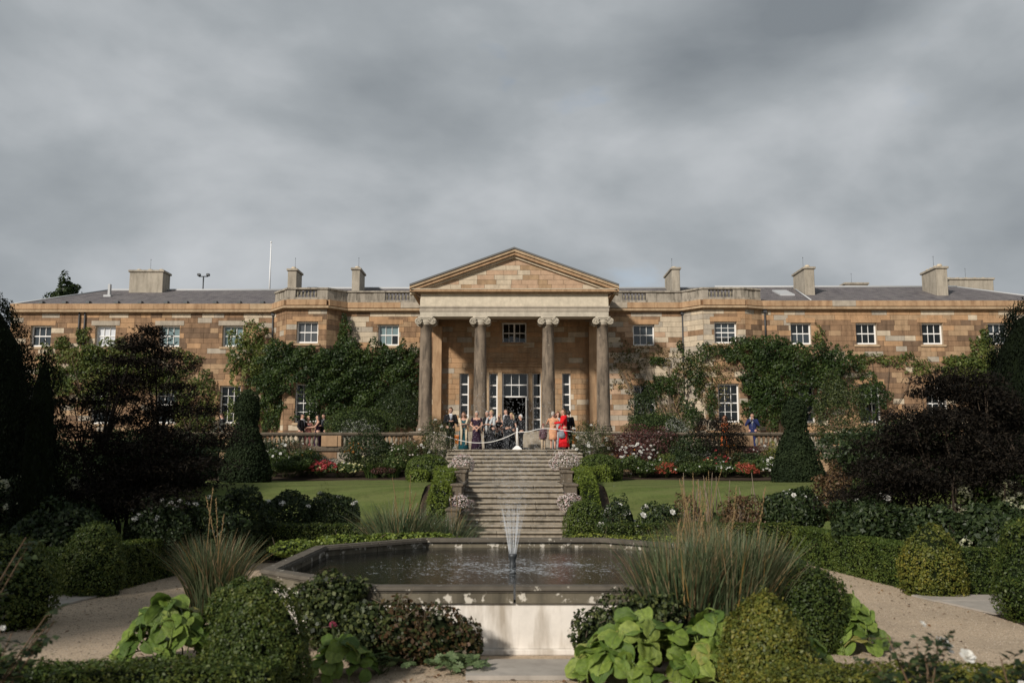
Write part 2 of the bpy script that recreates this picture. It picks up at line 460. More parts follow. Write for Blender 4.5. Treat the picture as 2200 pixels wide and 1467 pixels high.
# openings: segment, x centre (world), half width, z0, z1, columns, rows, pane material
OPEN = []
def op(seg, u0, u1, z0, z1, cols, rows, gm, kind='sash'):
    Y = {0: YL, 2: 45.62, 4: YM, 6: 45.55, 8: YR}[seg]
    v = 720 if z0 > 7 else 860
    OPEN.append((seg, ax(u0, v, Y), ax(u1, v, Y), z0, z1, cols, rows, gm, kind))
for u0, u1, gm in ((66, 110, 'gmid'), (205, 248, 'gwhite'), (342, 386, 'gteal'), (478, 522, 'gteal')): op(0, u0, u1, ZU0, ZU1, 3, 2, gm)
for u0, u1, gm in ((58, 103, 'gmid'), (196, 240, 'gdark'), (336, 380, 'gmid'), (472, 516, 'gdark')): op(0, u0, u1, ZG0, ZG1, 3, 4, gm)
op(2, 637, 683, ZU0 + .02, ZU1 + .02, 3, 2, 'ggrey'); op(2, 634, 681, ZG0, ZG1, 3, 4, 'gdark')
op(4, 812, 857, ZU0, ZU1, 3, 2, 'gteal'); op(4, 812, 857, ZG0, ZG1, 3, 4, 'gdark')
op(4, 1360, 1406, ZU0, ZU1, 3, 2, 'gmid'); op(4, 1362, 1408, ZG0, ZG1, 3, 4, 'gdark')
op(4, 1079, 1131, 8.2, 9.3, 4, 2, 'gdark')
op(4, 987, 1007, 3.9, 6.71, 1, 5, 'gdark'); op(4, 1208, 1226, 3.9, 6.71, 1, 5, 'gdark')
op(4, 1050, 1069, 3.62, 6.71, 1, 5, 'gdark', 'side'); op(4, 1144, 1163, 3.62, 6.71, 1, 5, 'gdark', 'side')
op(4, 1079, 1135, 3.56, 6.71, 3, 2, 'gdark', 'door')
op(6, 1535, 1583, ZU0, ZU1, 3, 4, 'gmid', 'open'); op(6, 1543, 1588, ZG0, ZG1, 3, 4, 'gdark')
for u0, u1, gm in ((1699, 1743, 'gdark'), (1839, 1884, 'gdark'), (1981, 2026, 'gdark'), (2123, 2168, 'gmid')): op(8, u0, u1, ZU0, ZU1, 3, 2, gm)
for u0, u1, gm in ((1704, 1750, 'gdark'), (1846, 1892, 'gdark'), (1990, 2036, 'gdark'), (2108, 2154, 'gmid')): op(8, u0, u1, ZG0, ZG1, 3, 4, gm)

# backing wall with openings cut out, and the ashlar in front of it
wb = MB()
blocks = []        # (centre, angle, size(l, h), material key, weight)
COURSE = 0.268
UNITM = {}
hood = {}
def mat_for(x, z, seg, r):
    """which stone: pale repairs come in clusters, darker weathering on the right wing"""
    cl = math.sin(x * 1.3 + 2.1) * math.sin(z * 2.3 + x * 0.37) + 0.6 * math.sin(x * 0.53 - z * 1.1)
    # blocks of pale new stone
    pale = 0.085
    if z > 9.5: pale = 0.55
    if 4.6 < x < 9.2 and z > 5.5 and seg == 4: pale = 0.5 if x > 6.6 else 0.15
    if seg == 5: pale = 0.95
    if seg == 6 and x < 10: pale = 0.8
    if seg == 4 and -9 < x < -7.2 and z > 8: pale = 0.75
    if seg == 4 and abs(x - HX) < 4.2: pale = 0.14
    if seg == 8 or seg == 7: pale = 0.30 if z > 9.5 else 0.07
    if seg == 8 and z < 7.9: pale = 0.16
    if r < pale * (0.75 + 0.5 * (cl > 0.2)):
        return 'cream' if (r * 97) % 1 < 0.6 else 'greystone'
    q = (r * 1237) % 1
    if seg == 4 and abs(x - HX) < 4.2: return ('orange', 'orange', 'tan', 'orange', 'tan')[int(q * 5)]
    if seg in (7, 8):
        if z > 9.25: return ('orange', 'orange', 'tan', 'orange')[int(q * 4)]
        return ('brown', 'dbrown', 'tan', 'brown', 'orange', 'brown')[int(q * 6)]
    if seg == 5 or (4 < x < 9): return ('tan', 'greystone', 'brown', 'pink')[int(q * 4)]
    return ('orange', 'tan', 'brown', 'brown', 'brown', 'dbrown')[int(q * 6)]
for si in range(len(plan) - 1):
    p, d, L, nrm = seg_frame(si)
    holes = [(Vector((x0, 0)).x, x1, z0, z1) for (s_, x0, x1, z0, z1, *_r) in OPEN if s_ == si]
    # in segment coordinates (t along the wall)
    H = [((x0 - p.x) / d.x, (x1 - p.x) / d.x, z0, z1) for x0, x1, z0, z1 in holes] if abs(d.x) > 0.3 else []
    ts = sorted({0, L, *[h[0] for h in H], *[h[1] for h in H]}); zs = sorted({Z0 - 0.1, ZW, *[h[2] for h in H], *[h[3] for h in H]})
    ang = math.atan2(d.y, d.x)
    for a, c in zip(ts, ts[1:]):
        for e0, e1 in zip(zs, zs[1:]):
            tm, zm = (a + c) / 2, (e0 + e1) / 2
            if any(h[0] < tm < h[1] and h[2] < zm < h[3] for h in H): continue
            P = [p + d * a, p + d * c, p + d * c - nrm * 0.45, p + d * a - nrm * 0.45]
            wb.add([(*q, e0) for q in P] + [(*q, e1) for q in P], [(3, 2, 1, 0), (4, 5, 6, 7), (0, 1, 5, 4), (1, 2, 6, 5), (2, 3, 7, 6), (3, 0, 4, 7)])
    # ashlar courses
    z = Z0; k = 0
    while z < ZW - 0.05:
        h = min(COURSE, ZW - z) if ZW - z > 0.4 else ZW - z
        if h > 0.35: h = COURSE
        t = 0.0
        first = True
        while t < L - 0.02:
            w = random.uniform(0.42, 1.05)
            if first: w *= random.uniform(0.5, 1.0); first = False
            if L - t - w < 0.25: w = L - t
            # cut against openings
            spans = [(t, t + w)]
            for (h0, h1, g0, g1) in H:
                if z + h * 0.6 > g0 and z + h * 0.4 < g1:
                    ns = []
                    for (a, c) in spans:
                        if c <= h0 or a >= h1: ns.append((a, c))
                        else:
                            if a < h0 - 0.06: ns.append((a, h0))
                            if c > h1 + 0.06: ns.append((h1, c))
                    spans = ns
            for a, c in spans:
                r = random.random()
                cc = p + d * ((a + c) / 2)
                blocks.append((cc, ang, nrm, c - a, z, h, mat_for(cc.x, z, si, r), si))
            t += w
        z += h; k += 1
wb.build('wall', M['mortar'], house)
# lintel stones over the windows: one long stone each, proud of the ashlar
def unit_block(key):
    if key not in UNITM:
        bb = MB(); bb.bbox(-0.5, 0.5, -0.5, 0.5, -0.5, 0.5, 0.012)
        UNITM[key] = bb.me('stone_block', M[key])
    return UNITM[key]
def seen(bk):
    cc, ang, nrm, w, z, h, key, si = bk
    wgt = w * h
    if abs(cc.x - HX) < 4.3: wgt *= 1.6 if z > 3.6 else 0.2
    elif z > 7.9: wgt *= 1.5
    elif 5 < cc.x < 11: wgt *= 0.7
    elif -16.5 < cc.x < -13.2: wgt *= 1.2
    else: wgt *= 0.1
    return wgt
blocks.sort(key=seen, reverse=True)
SPARE = 300
sb = MB(); skeys = ['orange', 'tan', 'brown', 'dbrown', 'cream', 'greystone', 'pink']
for i, (cc, ang, nrm, w, z, h, key, si) in enumerate(blocks):
    dep = 0.03 + 0.008 * ((i * 7919) % 10) / 10
    c = Vector((cc.x, cc.y, z + h / 2)) + Vector((nrm.x, nrm.y, 0)) * (dep / 2 - 0.004)
    if i < SPARE:
        link('stone_block', unit_block(key), house, loc=c, rot=(0, 0, ang), scale=(w - 0.012, dep, h - 0.012))
    else:
        ca, sa = math.cos(ang), math.sin(ang)
        hw, hh = (w - 0.012) / 2, (h - 0.012) / 2
        vs = []
        for dz in (-hh, hh):
            for dx, dy in ((-hw, -dep / 2), (hw, -dep / 2), (hw, dep / 2), (-hw, dep / 2)):
                vs.append((c.x + dx * ca - dy * sa, c.y + dx * sa + dy * ca, c.z + dz))
        sb.add(vs, [(4, 5, 6, 7), (0, 1, 5, 4), (1, 2, 6, 5), (3, 0, 4, 7), (3, 2, 1, 0)], skeys.index(key))
setp(sb.build('ashlar_facing', [M[k] for k in skeys], house), kind='stuff')

# ------------------------------------------------ windows
PANE = {}
def pane_mesh(gm):
    if gm not in PANE:
        bb = MB(); bb.box(-0.5, 0.5, -0.5, 0.5, -0.5, 0.5); PANE[gm] = bb.me('pane', M[gm])
    return PANE[gm]
def window(seg, x0, x1, z0, z1, cols, rows, gm, kind):
    Y = {0: YL, 2: 45.62, 4: YM, 6: 45.55, 8: YR}[seg]
    y = Y + 0.16                       # face of the frame, set back in the opening
    fw = 0.065; bw = 0.024
    b = MB()
    door = kind == 'door'
    zb = z0
    if door: zb = 5.44
    # outer frame
    b.box(x0, x0 + fw, y, y + 0.1, z0, z1); b.box(x1 - fw, x1, y, y + 0.1, z0, z1)
    b.box(x0 + fw, x1 - fw, y + 0.002, y + 0.098, z1 - fw, z1)
    b.box(x0 + fw, x1 - fw, y + 0.002, y + 0.098, zb, zb + (0.1 if not door else 0.07))
    ix0, ix1, iz0, iz1 = x0 + fw, x1 - fw, zb + (0.1 if not door else 0.07), z1 - fw
    cw, rh = (ix1 - ix0) / cols, (iz1 - iz0) / rows
    for i in range(1, cols):
        w_ = bw if not (cols == 4 and i == 2) else 0.09
        b.box(ix0 + i * cw - w_ / 2, ix0 + i * cw + w_ / 2, y + 0.015, y + 0.07, iz0, iz1)
    for j in range(1, rows):
        t = 0.055 if (rows == 2 or (rows == 4 and j == 2)) else (0.04 if cols == 1 else bw)
        if cols == 1: t = 0.07
        b.box(ix0 + 0.001, ix1 - 0.001, y + 0.018, y + 0.067, iz0 + j * rh - t / 2, iz0 + j * rh + t / 2)
    wo = b.build('window' if not door else 'door_frame', M['white'], house)
    for i in range(cols):
        for j in range(rows):
            g = gm
            if kind == 'sash' and gm == 'gteal' and j == 0 and i == 2 and x0 > -8: g = 'gdark'
            if kind == 'open' and j == 0: g = 'gdark'
            if kind == 'sash' and gm == 'gdark' and z0 > 7 and seg == 8 and x0 < 16 and j == 0: g = 'gmid'
            link('pane', pane_mesh(g), wo, loc=(ix0 + (i + 0.5) * cw, y + 0.055 + 0.004 * ((i * 3 + j * 5) % 3), iz0 + (j + 0.5) * rh),
                 rot=(R(((i * 5 + j * 3) % 7 - 3) * 0.15), 0, R(((i * 3 + j * 7) % 5 - 2) * 0.2)), scale=(cw - 0.004, 0.008, rh - 0.004))
    if kind == 'sash' and z0 > 3.9 and cols > 1 or kind == 'open':
        s_ = MB(); s_.bbox(x0 - 0.12, x1 + 0.12, Y - 0.09, Y + 0.2, z0 - 0.13, z0 - 0.003, 0.01); s_.build('sill', M['cornice2'], wo)
    return wo
for a in OPEN: window(*a)
# long lintel stones above the upper windows
for (seg, x0, x1, z0, z1, cols, rows, gm, kind) in OPEN:
    if kind in ('sash', 'open') and cols > 1:
        Y = {0: YL, 2: 45.62, 4: YM, 6: 45.55, 8: YR}[seg]
        b = MB(); b.bbox(x0 - 0.22, x1 + 0.22, Y - 0.05, Y + 0.1, z1 + 0.004, z1 + 0.25, 0.008)
        b.build('lintel', M['greystone' if gm in ('gteal', 'gwhite') and seg == 0 and x0 < -13 and z0 > 7 else 'orange'], house)

# door leaf, hall behind, door surround
dx0, dx1 = ax(1079, 860, YM), ax(1135, 860, YM)
b = MB()
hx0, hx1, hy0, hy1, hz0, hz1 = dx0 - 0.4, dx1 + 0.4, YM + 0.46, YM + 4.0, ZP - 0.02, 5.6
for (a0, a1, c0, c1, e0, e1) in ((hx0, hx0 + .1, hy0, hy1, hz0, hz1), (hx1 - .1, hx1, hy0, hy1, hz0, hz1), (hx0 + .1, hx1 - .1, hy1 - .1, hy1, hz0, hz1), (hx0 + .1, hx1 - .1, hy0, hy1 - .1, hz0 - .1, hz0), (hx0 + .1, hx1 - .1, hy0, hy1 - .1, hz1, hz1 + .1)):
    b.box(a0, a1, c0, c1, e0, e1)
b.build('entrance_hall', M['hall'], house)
b = MB()
lx = dx1 - 0.10
for (c0, c1, e0, e1) in ((0, 0.08, 0, 1.85), (0.62, 0.70, 0, 1.85), (0.08, 0.62, 0, 0.28), (0.08, 0.62, 1.77, 1.85), (0.08, 0.62, 0.75, 0.80), (0.08, 0.62, 1.25, 1.30)):
    b.box(lx - 0.045, lx, YM + 0.1 - c1, YM + 0.1 - c0, ZP + 0.02 + e0, ZP + 0.02 + e1)
dl = b.build('door', M['white'], house)
for e0, e1 in ((0.28, 0.75), (0.80, 1.25), (1.30, 1.77)):
    link('pane', pane_mesh('gdark'), dl, loc=(lx - 0.022, YM + 0.1 - 0.35, ZP + 0.02 + (e0 + e1) / 2), scale=(0.008, 0.54, e1 - e0))
b = MB(); b.box(lx - 0.085, lx - 0.045, YM + 0.1 - 0.68, YM + 0.1 - 0.6, ZP + 0.95, ZP + 1.0); b.build('door_handle', M['metal'], dl)
sx0, sx1 = ax(1046, 780, YM), ax(1166, 780, YM)
b = MB()
b.bbox(sx0 - 0.12, sx1 + 0.12, YM - 0.2, YM - 0.036, 7.12, 7.2, 0.01); b.bbox(sx0 - 0.05, sx1 + 0.05, YM - 0.14, YM - 0.036, 6.98, 7.118, 0.01); b.bbox(sx0, sx1, YM - 0.08, YM - 0.036, 6.72, 6.978, 0.006)
b.build('door_cornice', M['cornice'], house)
for u in (1046.5, 1074.5, 1139.5, 1166):
    x = ax(u, 860, YM); b = MB(); b.bbox(x - 0.1, x + 0.1, YM - 0.09, YM + 0.14, ZP, 6.715, 0.008); b.build('pilaster', M['cornice2'], house)

# ------------------------------------------------ cornice and parapet following the plan
def offset_plan(off, pl=plan):
    out = []
    n = len(pl)
    for i in range(n):
        ns = []
        for j in (i - 1, i):
            if 0 <= j < n - 1:
                q = (Vector(pl[j + 1]) - Vector(pl[j])).normalized(); ns.append(Vector((q.y, -q.x)))
        nn = (ns[0] + ns[-1]); nn = nn / nn.length_squared * 2 if len(ns) == 2 else ns[0]
        out.append(Vector(pl[i]) + nn * off)
    return out
def band(name, off, back, z0, z1, matl, pl=plan, parent=house):
    a, c = offset_plan(off, pl), offset_plan(-back, pl)
    b = MB()
    for i in range(len(pl) - 1):
        P = [a[i], a[i + 1], c[i + 1], c[i]]
        b.add([(*q, z0) for q in P] + [(*q, z1) for q in P], [(3, 2, 1, 0), (4, 5, 6, 7), (0, 1, 5, 4), (2, 3, 7, 6)] + ([(3, 0, 4, 7)] if i == 0 else []) + ([(1, 2, 6, 5)] if i == len(pl) - 2 else []))
    return b.build(name, matl, parent)
def left_of(x): return [q for q in plan if q[0] < x]
def right_of(x): return [q for q in plan if q[0] > x]
PLl = left_of(-1) + [(-4.35, YM)]
PLr = [(4.55, YM)] + right_of(1)
for PL in (PLl, PLr):
    band('bed_mould', 0.10, 0.3, ZW - 0.0, ZW + 0.045, M['cornice'], PL)
    band('corona', 0.27, 0.3, ZW + 0.048, ZC1 - 0.05, M['cornice2'], PL)
    band('cornice_shadow_groove', 0.16, 0.3, ZC1 - 0.048, ZC1 - 0.003, M['dbrown'], PL)  # dark brown colour stands in for the cornice's shadow gap
# blocking course: separate stones above the cornice
def blocking(pl):
    for i in range(len(pl) - 1):
        p, q = Vector(pl[i]), Vector(pl[i + 1]); d = (q - p); L = d.length; d /= L
        n = Vector((d.y, -d.x)); cnt = max(1, round(L / 1.25)); w = L / cnt
        for k in range(cnt):
            c = p + d * (w * (k + 0.5)) + n * 0.02
            key = 'cornice' if random.random() < 0.78 else ('cornice2' if random.random() < 0.6 else 'greystone')
            yield c, math.atan2(d.y, d.x), w, key
UB = {}
for PL in (PLl, PLr):
    for c, a, w, key in blocking(PL):
        if key not in UB:
            bb = MB(); bb.bbox(-0.5, 0.5, -0.5, 0.5, -0.5, 0.5, 0.01); UB[key] = bb.me('blocking_stone', M[key])
        link('blocking_stone', UB[key], house, loc=(c.x, c.y, (ZC1 + ZC2) / 2), rot=(0, 0, a), scale=(w - 0.006, 0.36, ZC2 - ZC1))
# parapet over the bays and the walls beside the portico
def lerp2(p, q, t): return Vector(p) * (1 - t) + Vector(q) * t
BALP = [(0.0, 0.0), (0.05, 0.0), (0.05, 0.03), (0.03, 0.05), (0.036, 0.08), (0.062, 0.15), (0.066, 0.19), (0.05, 0.26), (0.03, 0.33), (0.028, 0.37), (0.045, 0.39), (0.05, 0.4), (0.05, 0.43), (0.0, 0.43)]
bal_me = None
def bal_mesh():
    global bal_me
    if bal_me is None:
        bb = MB(); bb.lathe(BALP[1:-1], 8); bal_me = bb.me('baluster', M['baluster'])
    return bal_me
PARM = M['parapet']
def parapet(pl, panels):
    """panels: list of (segment, t0, t1, kind)"""
    band('parapet_base', 0.02, 0.28, ZC2 + 0.002, ZC2 + 0.14, PARM, pl)
    band('parapet_coping', 0.05, 0.32, ZPAR - 0.085, ZPAR, PARM, pl)
    for i in range(len(pl) - 1):
        p, q = Vector(pl[i]), Vector(pl[i + 1]); d = q - p; L = d.length; d /= L; n = Vector((d.y, -d.x)); ang = math.atan2(d.y, d.x)
        mine = sorted([x for x in panels if x[0] == i], key=lambda x: x[1])
        cur = 0.0
        def solid(t0, t1, inset):
            if t1 - t0 < 0.01: return
            c = p + d * ((t0 + t1) / 2) * 1.0 + n * (-0.13 - inset)
            bb = MB(); bb.bbox(-(t1 - t0) / 2, (t1 - t0) / 2, -0.12, 0.12, ZC2 + 0.143, ZPAR - 0.087, 0.008)
            bb.build('parapet_die' if inset == 0 else 'parapet_panel', PARM, house, loc=(c.x, c.y, 0), rot=(0, 0, ang))
        for (_, t0, t1, kind) in mine:
            solid(cur * L, t0 * L, 0)
            if kind == 'panel': solid(t0 * L, t1 * L, 0.03)
            else:
                n_ = max(3, round((t1 - t0) * L / 0.17))
                for k in range(n_):
                    c = p + d * (t0 * L + (t1 - t0) * L * (k + 0.5) / n_) - n * 0.12
                    s_ = (ZPAR - 0.087 - ZC2 - 0.143) / 0.43
                    link('parapet_baluster', bal_mesh(), house, loc=(c.x, c.y, ZC2 + 0.143), scale=(1, 1, s_))
            cur = t1
        solid(cur * L, L, 0)
parapet(bl + [(-4.36, YM)], [(0, 0.3, 0.75, 'panel'), (1, 0.2, 0.74, 'bal'), (2, 0.35, 0.75, 'panel'), (3, 0.12, 0.33, 'panel'), (3, 0.47, 0.77, 'bal'), (3, 0.88, 0.99, 'panel')])
parapet([(4.56, YM)] + br, [(0, 0.06, 0.18, 'panel'), (0, 0.28, 0.57, 'bal'), (0, 0.7, 0.92, 'panel'), (1, 0.3, 0.68, 'panel'), (2, 0.14, 0.73, 'bal'), (3, 0.25, 0.68, 'panel')])

# ------------------------------------------------ roofs
def roof(name, x0, x1, ye, ze, yr, zr, hl=0, hr=0, mat_=None):
    b = MB()
    yb = 2 * yr - ye
    V = [(x0, ye, ze), (x1, ye, ze), (x1 - hr, yr, zr), (x0 + hl, yr, zr), (x0, yb, ze), (x1, yb, ze)]
    b.add(V, [(0, 1, 2, 3), (5, 4, 3, 2), (4, 0, 3), (1, 5, 2), (0, 4, 5, 1)])
    ro = b.build(name, mat_ or M['slate'], house)
    rb = MB(); rb.tube([(x0 + hl, yr, zr + 0.02), (x1 - hr, yr, zr + 0.02)], 0.075, 6)
    if hl: rb.tube([(x0, ye, ze + 0.03), (x0 + hl, yr, zr + 0.02)], 0.05, 5)
    if hr: rb.tube([(x1, ye, ze + 0.03), (x1 - hr, yr, zr + 0.02)], 0.05, 5)
    rb.build('ridge', M['lead'], ro)
    return ro
rl = roof('roof', -26.3, bl[0][0] + 1.2, YL + 0.16, ZC2 + 0.01, 52, 12.03, hl=2.8)
rr = roof('roof', br[3][0] - 1.2, 28.6, YR + 0.16, ZC2 + 0.01, 51, 12.03, hr=3.2)
roof('roof', bl[0][0] + 0.6, br[3][0] - 0.6, YM + 0.5, ZC2, 51.6, 12.06)
# white mitre line, rooflight and small eaves vents
b = MB(); p0, p1 = at(1705, 621, 50.5), at(1742, 646, YR + 0.3)
b.tube([(p0.x, 50.6, 11.94), (p1.x, YR + 0.25, ZC2 + 0.1)], 0.045, 5); b.build('lead_flashing', M['lead'], rr)
def onroof_r(x, y): return ZC2 + 0.01 + (12.03 - ZC2 - 0.01) * (y - (YR + 0.16)) / (51 - YR - 0.16)
def onroof_l(x, y): return ZC2 + 0.01 + (12.03 - ZC2 - 0.01) * (y - (YL + 0.16)) / (52 - YL - 0.16)
xa, xb = ax(1668, 630, 48.7), ax(1699, 630, 48.7)
b = MB(); y0_, y1_ = 48.0, 49.5
b.add([(xa, y0_, onroof_r(0, y0_) + .08), (xb, y0_, onroof_r(0, y0_) + .08), (xb, y1_, onroof_r(0, y1_) + .08), (xa, y1_, onroof_r(0, y1_) + .08),
       (xa, y0_, onroof_r(0, y0_) - .02), (xb, y0_, onroof_r(0, y0_) - .02), (xb, y1_, onroof_r(0, y1_) - .02), (xa, y1_, onroof_r(0, y1_) - .02)],
      [(0, 1, 2, 3), (4, 5, 1, 0), (5, 6, 2, 1), (6, 7, 3, 2), (7, 4, 0, 3)])
b.build('rooflight', M['lead'], rr)
for u in (90, 140, 190, 252, 302, 358, 400, 463, 514, 564):
    x = ax(u, 650, YL + 0.6); z_ = onroof_l(x, YL + 0.6); b = MB()
    b.box(x - 0.1, x + 0.1, YL + 0.45, YL + 0.75, z_ - 0.03, z_ + 0.1); b.build('snow_guard', M['metal'], rl)
b = MB(); x = ax(235, 632, 50); b.box(x - 0.06, x + 0.06, 49.9, 50.1, 11.2, 12.0); b.box(x - 0.2, x + 0.2, 49.7, 50.3, 11.15, 11.36); b.build('vent_flashing', M['lead'], rl)

# ------------------------------------------------ chimneys
def chimney(u0, u1, vt, Y, depth, zb, pots, pot_axis='x', cap=True):
    x0, x1 = ax(u0, 600, Y), ax(u1, 600, Y); zt = az(vt, Y)
    b = MB(); b.bbox(x0, x1, Y, Y + depth, zb, zt - 0.16, 0.02)
    st = b.build('chimney', M['chimney'], house)
    b = MB(); b.bbox(x0 - 0.07, x1 + 0.07, Y - 0.07, Y + depth + 0.07, zt - 0.157, zt - 0.03, 0.02); b.build('chimney_cap', M['chimney'], st)
    for k in range(pots):
        f = (k + 0.5) / pots
        cx, cy = (x0 + (x1 - x0) * f, Y + depth / 2) if pot_axis == 'x' else ((x0 + x1) / 2, Y + depth * f)
        b = MB(); b.lathe([(0.14, -0.03), (0.15, 0.06), (0.12, 0.08), (0.12, 0.12), (0.1, 0.12)], 10, (cx, cy, zt)); b.build('chimney_pot', M['cream'], st)
    cx, cy = (x0 + x1) / 2, Y + depth / 2
    b = MB(); b.tube([(cx, cy, zt + 0.1), (cx, cy, zt + 0.68)], 0.008, 5); b.ball((cx, cy, zt + 0.7), 0.025, 6, 4); b.build('lightning_rod', M['metal'], st)
    return st
chimney(278, 350, 579, 51.2, 1.1, 10.8, 3)
chimney(618, 637, 576, 49.6, 1.3, 10.6, 2, 'y')
chimney(756, 773, 574, 49.4, 1.7, 10.6, 2, 'y')
chimney(1444, 1461, 573, 49.4, 2.4, 10.6, 2, 'y')
chimney(1729, 1750, 572, 48.2, 2.0, 10.4, 3, 'y')
chimney(2012, 2036, 571, 48.0, 1.75, 10.4, 4, 'y')
chimney(1815, 1864, 606, 56, 1.6, 10.4, 2)
chimney(2040, 2134, 596, 55, 1.4, 10.4, 5)
# rainwater pipes
for u, Y, v0, v1 in ((171, YL, 668, 740), (183, YL, 660, 760), (587, YL, 678, 760), (1466, YM, 676, 850), (1643, YR, 672, 730)):
    x = ax(u, 700, Y); b = MB(); b.tube([(x, Y - 0.09, az(v0, Y)), (x, Y - 0.09, az(v1, Y))], 0.045, 7); b.box(x - 0.09, x + 0.09, Y - 0.17, Y - 0.045, az(v0, Y) - 0.02, az(v0, Y) + 0.14); b.build('downpipe', M['pipe'], house)

# ------------------------------------------------ portico
YC = 43.3                                   # line of the columns
CXS = [HX - 4.25, HX - 1.63, HX + 1.63, HX + 4.25]
b = MB()
b.bbox(HX - 4.95, HX + 4.95, 42.6, YM - 0.002, ZT + 0.002, ZP, 0.015); b.build('portico_floor', M['step'], house)
ZCT = 9.06
shaft = MB()
H = ZCT - ZP
prof = [(0.42, 0), (0.42, 0.1), (0.40, 0.11), (0.415, 0.16), (0.40, 0.21), (0.355, 0.23), (0.36, 0.26), (0.375, 0.29), (0.355, 0.32), (0.335, 0.34)]
for k in range(11):
    f = k / 10; prof.append((0.325 - 0.055 * f ** 1.6, 0.36 + (H - 0.36 - 0.42) * f))
prof += [(0.29, H - 0.41), (0.29, H - 0.38), (0.275, H - 0.36)]
shaft.lathe(prof, 28)
shaft_me = shaft.me('shaft', M['column'])
def capital():
    b = MB()
    b.bbox(-0.36, 0.36, -0.36, 0.36, -0.07, 0.0, 0.015)
    b.lathe([(0.27, -0.42), (0.285, -0.36), (0.33, -0.27), (0.345, -0.2), (0.3, -0.14)], 20)
    b.bbox(-0.40, 0.40, -0.335, 0.335, -0.14, -0.072, 0.012)
    for sx in (-1, 1):
        for ya, yb in ((-0.385, -0.25), (0.25, 0.385)):
            bm = bmesh.new()
            bmesh.ops.create_cone(bm, cap_ends=True, segments=20, radius1=0.165, radius2=0.165, depth=abs(yb - ya) * 0.8)
            bmesh.ops.rotate(bm, cent=(0, 0, 0), matrix=Matrix.Rotation(R(90), 3, 'X'), verts=bm.verts)
            bmesh.ops.translate(bm, vec=(sx * 0.345, (ya + yb) / 2, -0.23), verts=bm.verts)
            b.bm(bm)
        b.tube([(sx * 0.345, -0.25, -0.23), (sx * 0.345, 0, -0.23), (sx * 0.345, 0.25, -0.23)], [0.13, 0.09, 0.13], 12)
        for y in (-0.385, 0.385):      # spiral fillet on the scroll
            pts = []
            for k in range(30):
                a = k / 29 * 2.4 * 2 * math.pi; rr_ = 0.172 * (1 - 0.82 * k / 29)
                pts.append((sx * (0.345 - rr_ * math.sin(a) * 1.0), y, -0.23 + rr_ * math.cos(a)))
            b.tube(pts, [0.026 - 0.012 * k / 29 for k in range(30)], 5)
            b.ball((sx * 0.345, y, -0.23), 0.04, 8, 6)
    return b.me('capital', M['capital'])
cap_me = capital()
for x in CXS:
    s_ = link('column', shaft_me, house, loc=(x, YC, ZP))
    link('capital', cap_me, s_, loc=(0, 0, H))
# antae against the wall behind the outer columns
for x in (CXS[0] + 0.33, CXS[3] - 0.2):
    b = MB(); b.bbox(x - 0.22, x + 0.22, YM - 0.5, YM - 0.037, ZP + 0.002, ZCT, 0.01); b.build('anta', M['cornice'], house)
EX0, EX1 = HX - 4.52, HX + 4.52
def ring(name, off, z0, z1, key, dep=0.9):
    """beam round the three open sides of the portico"""
    b = MB()
    b.box(EX0 - off, EX1 + off, 42.98 - off, 42.98 + dep, z0, z1)
    b.box(EX0 - off, EX0 + 0.62, 42.98 + dep + 0.001, YM - 0.04, z0, z1); b.box(EX1 - 0.62, EX1 + off, 42.98 + dep + 0.001, YM - 0.04, z0, z1)
    return b.build(name, M[key], house)
ring('architrave', 0.0, ZCT + 0.002, 9.30, 'capital'); ring('architrave_fascia', 0.025, 9.302, 9.49, 'greystone'); ring('taenia', 0.06, 9.492, 9.555, 'greystone')
ring('frieze', 0.0, 9.557, 10.15, 'frieze'); ring('bed_moulding', 0.1, 10.152, 10.22, 'cornice2')
# cornice and pediment
CEX0, CEX1 = HX - 4.93, HX + 4.93
b = MB(); b.box(CEX0, CEX1, 42.68, YM + 1, 10.222, 10.32); b.build('cornice', M['cornice'], house)
b = MB(); b.box(CEX0 - 0.02, CEX1 + 0.02, 42.66, 42.8, 10.322, 10.37); b.build('cornice_fillet', M['cream'], house)
b = MB(); b.box(EX0 + 0.62, EX1 - 0.62, 43.9, YM - 0.04, 9.40, 9.5); b.build('portico_ceiling', M['brown'], house)
APX, APZ, EVZ = HX, 12.32, 10.52
def rake(name, t0, t1, y0, y1, key):
    """sloping cornice member between offsets t0..t1 below the roof line"""
    b = MB()
    for s in (-1, 1):
        ex = HX + s * 5.0
        def off(t): return [(ex, EVZ - t), (APX, APZ - t)]
        a0, a1 = off(t0), off(t1)
        poly = [a1[0], a1[1], a0[1], a0[0]] if s < 0 else [a1[1], a1[0], a0[0], a0[1]]
        b.extr(poly, y0, y1)
    return b.build(name, M[key], house)
rake('pediment_roof_edge', -0.05, 0.03, 42.55, 43.2, 'leaddark'); rake('rake_cyma', 0.032, 0.16, 42.6, 43.2, 'cornice2'); rake('rake_corona', 0.162, 0.30, 42.68, 43.2, 'cornice'); rake('rake_bed', 0.302, 0.42, 42.84, 43.2, 'cream')
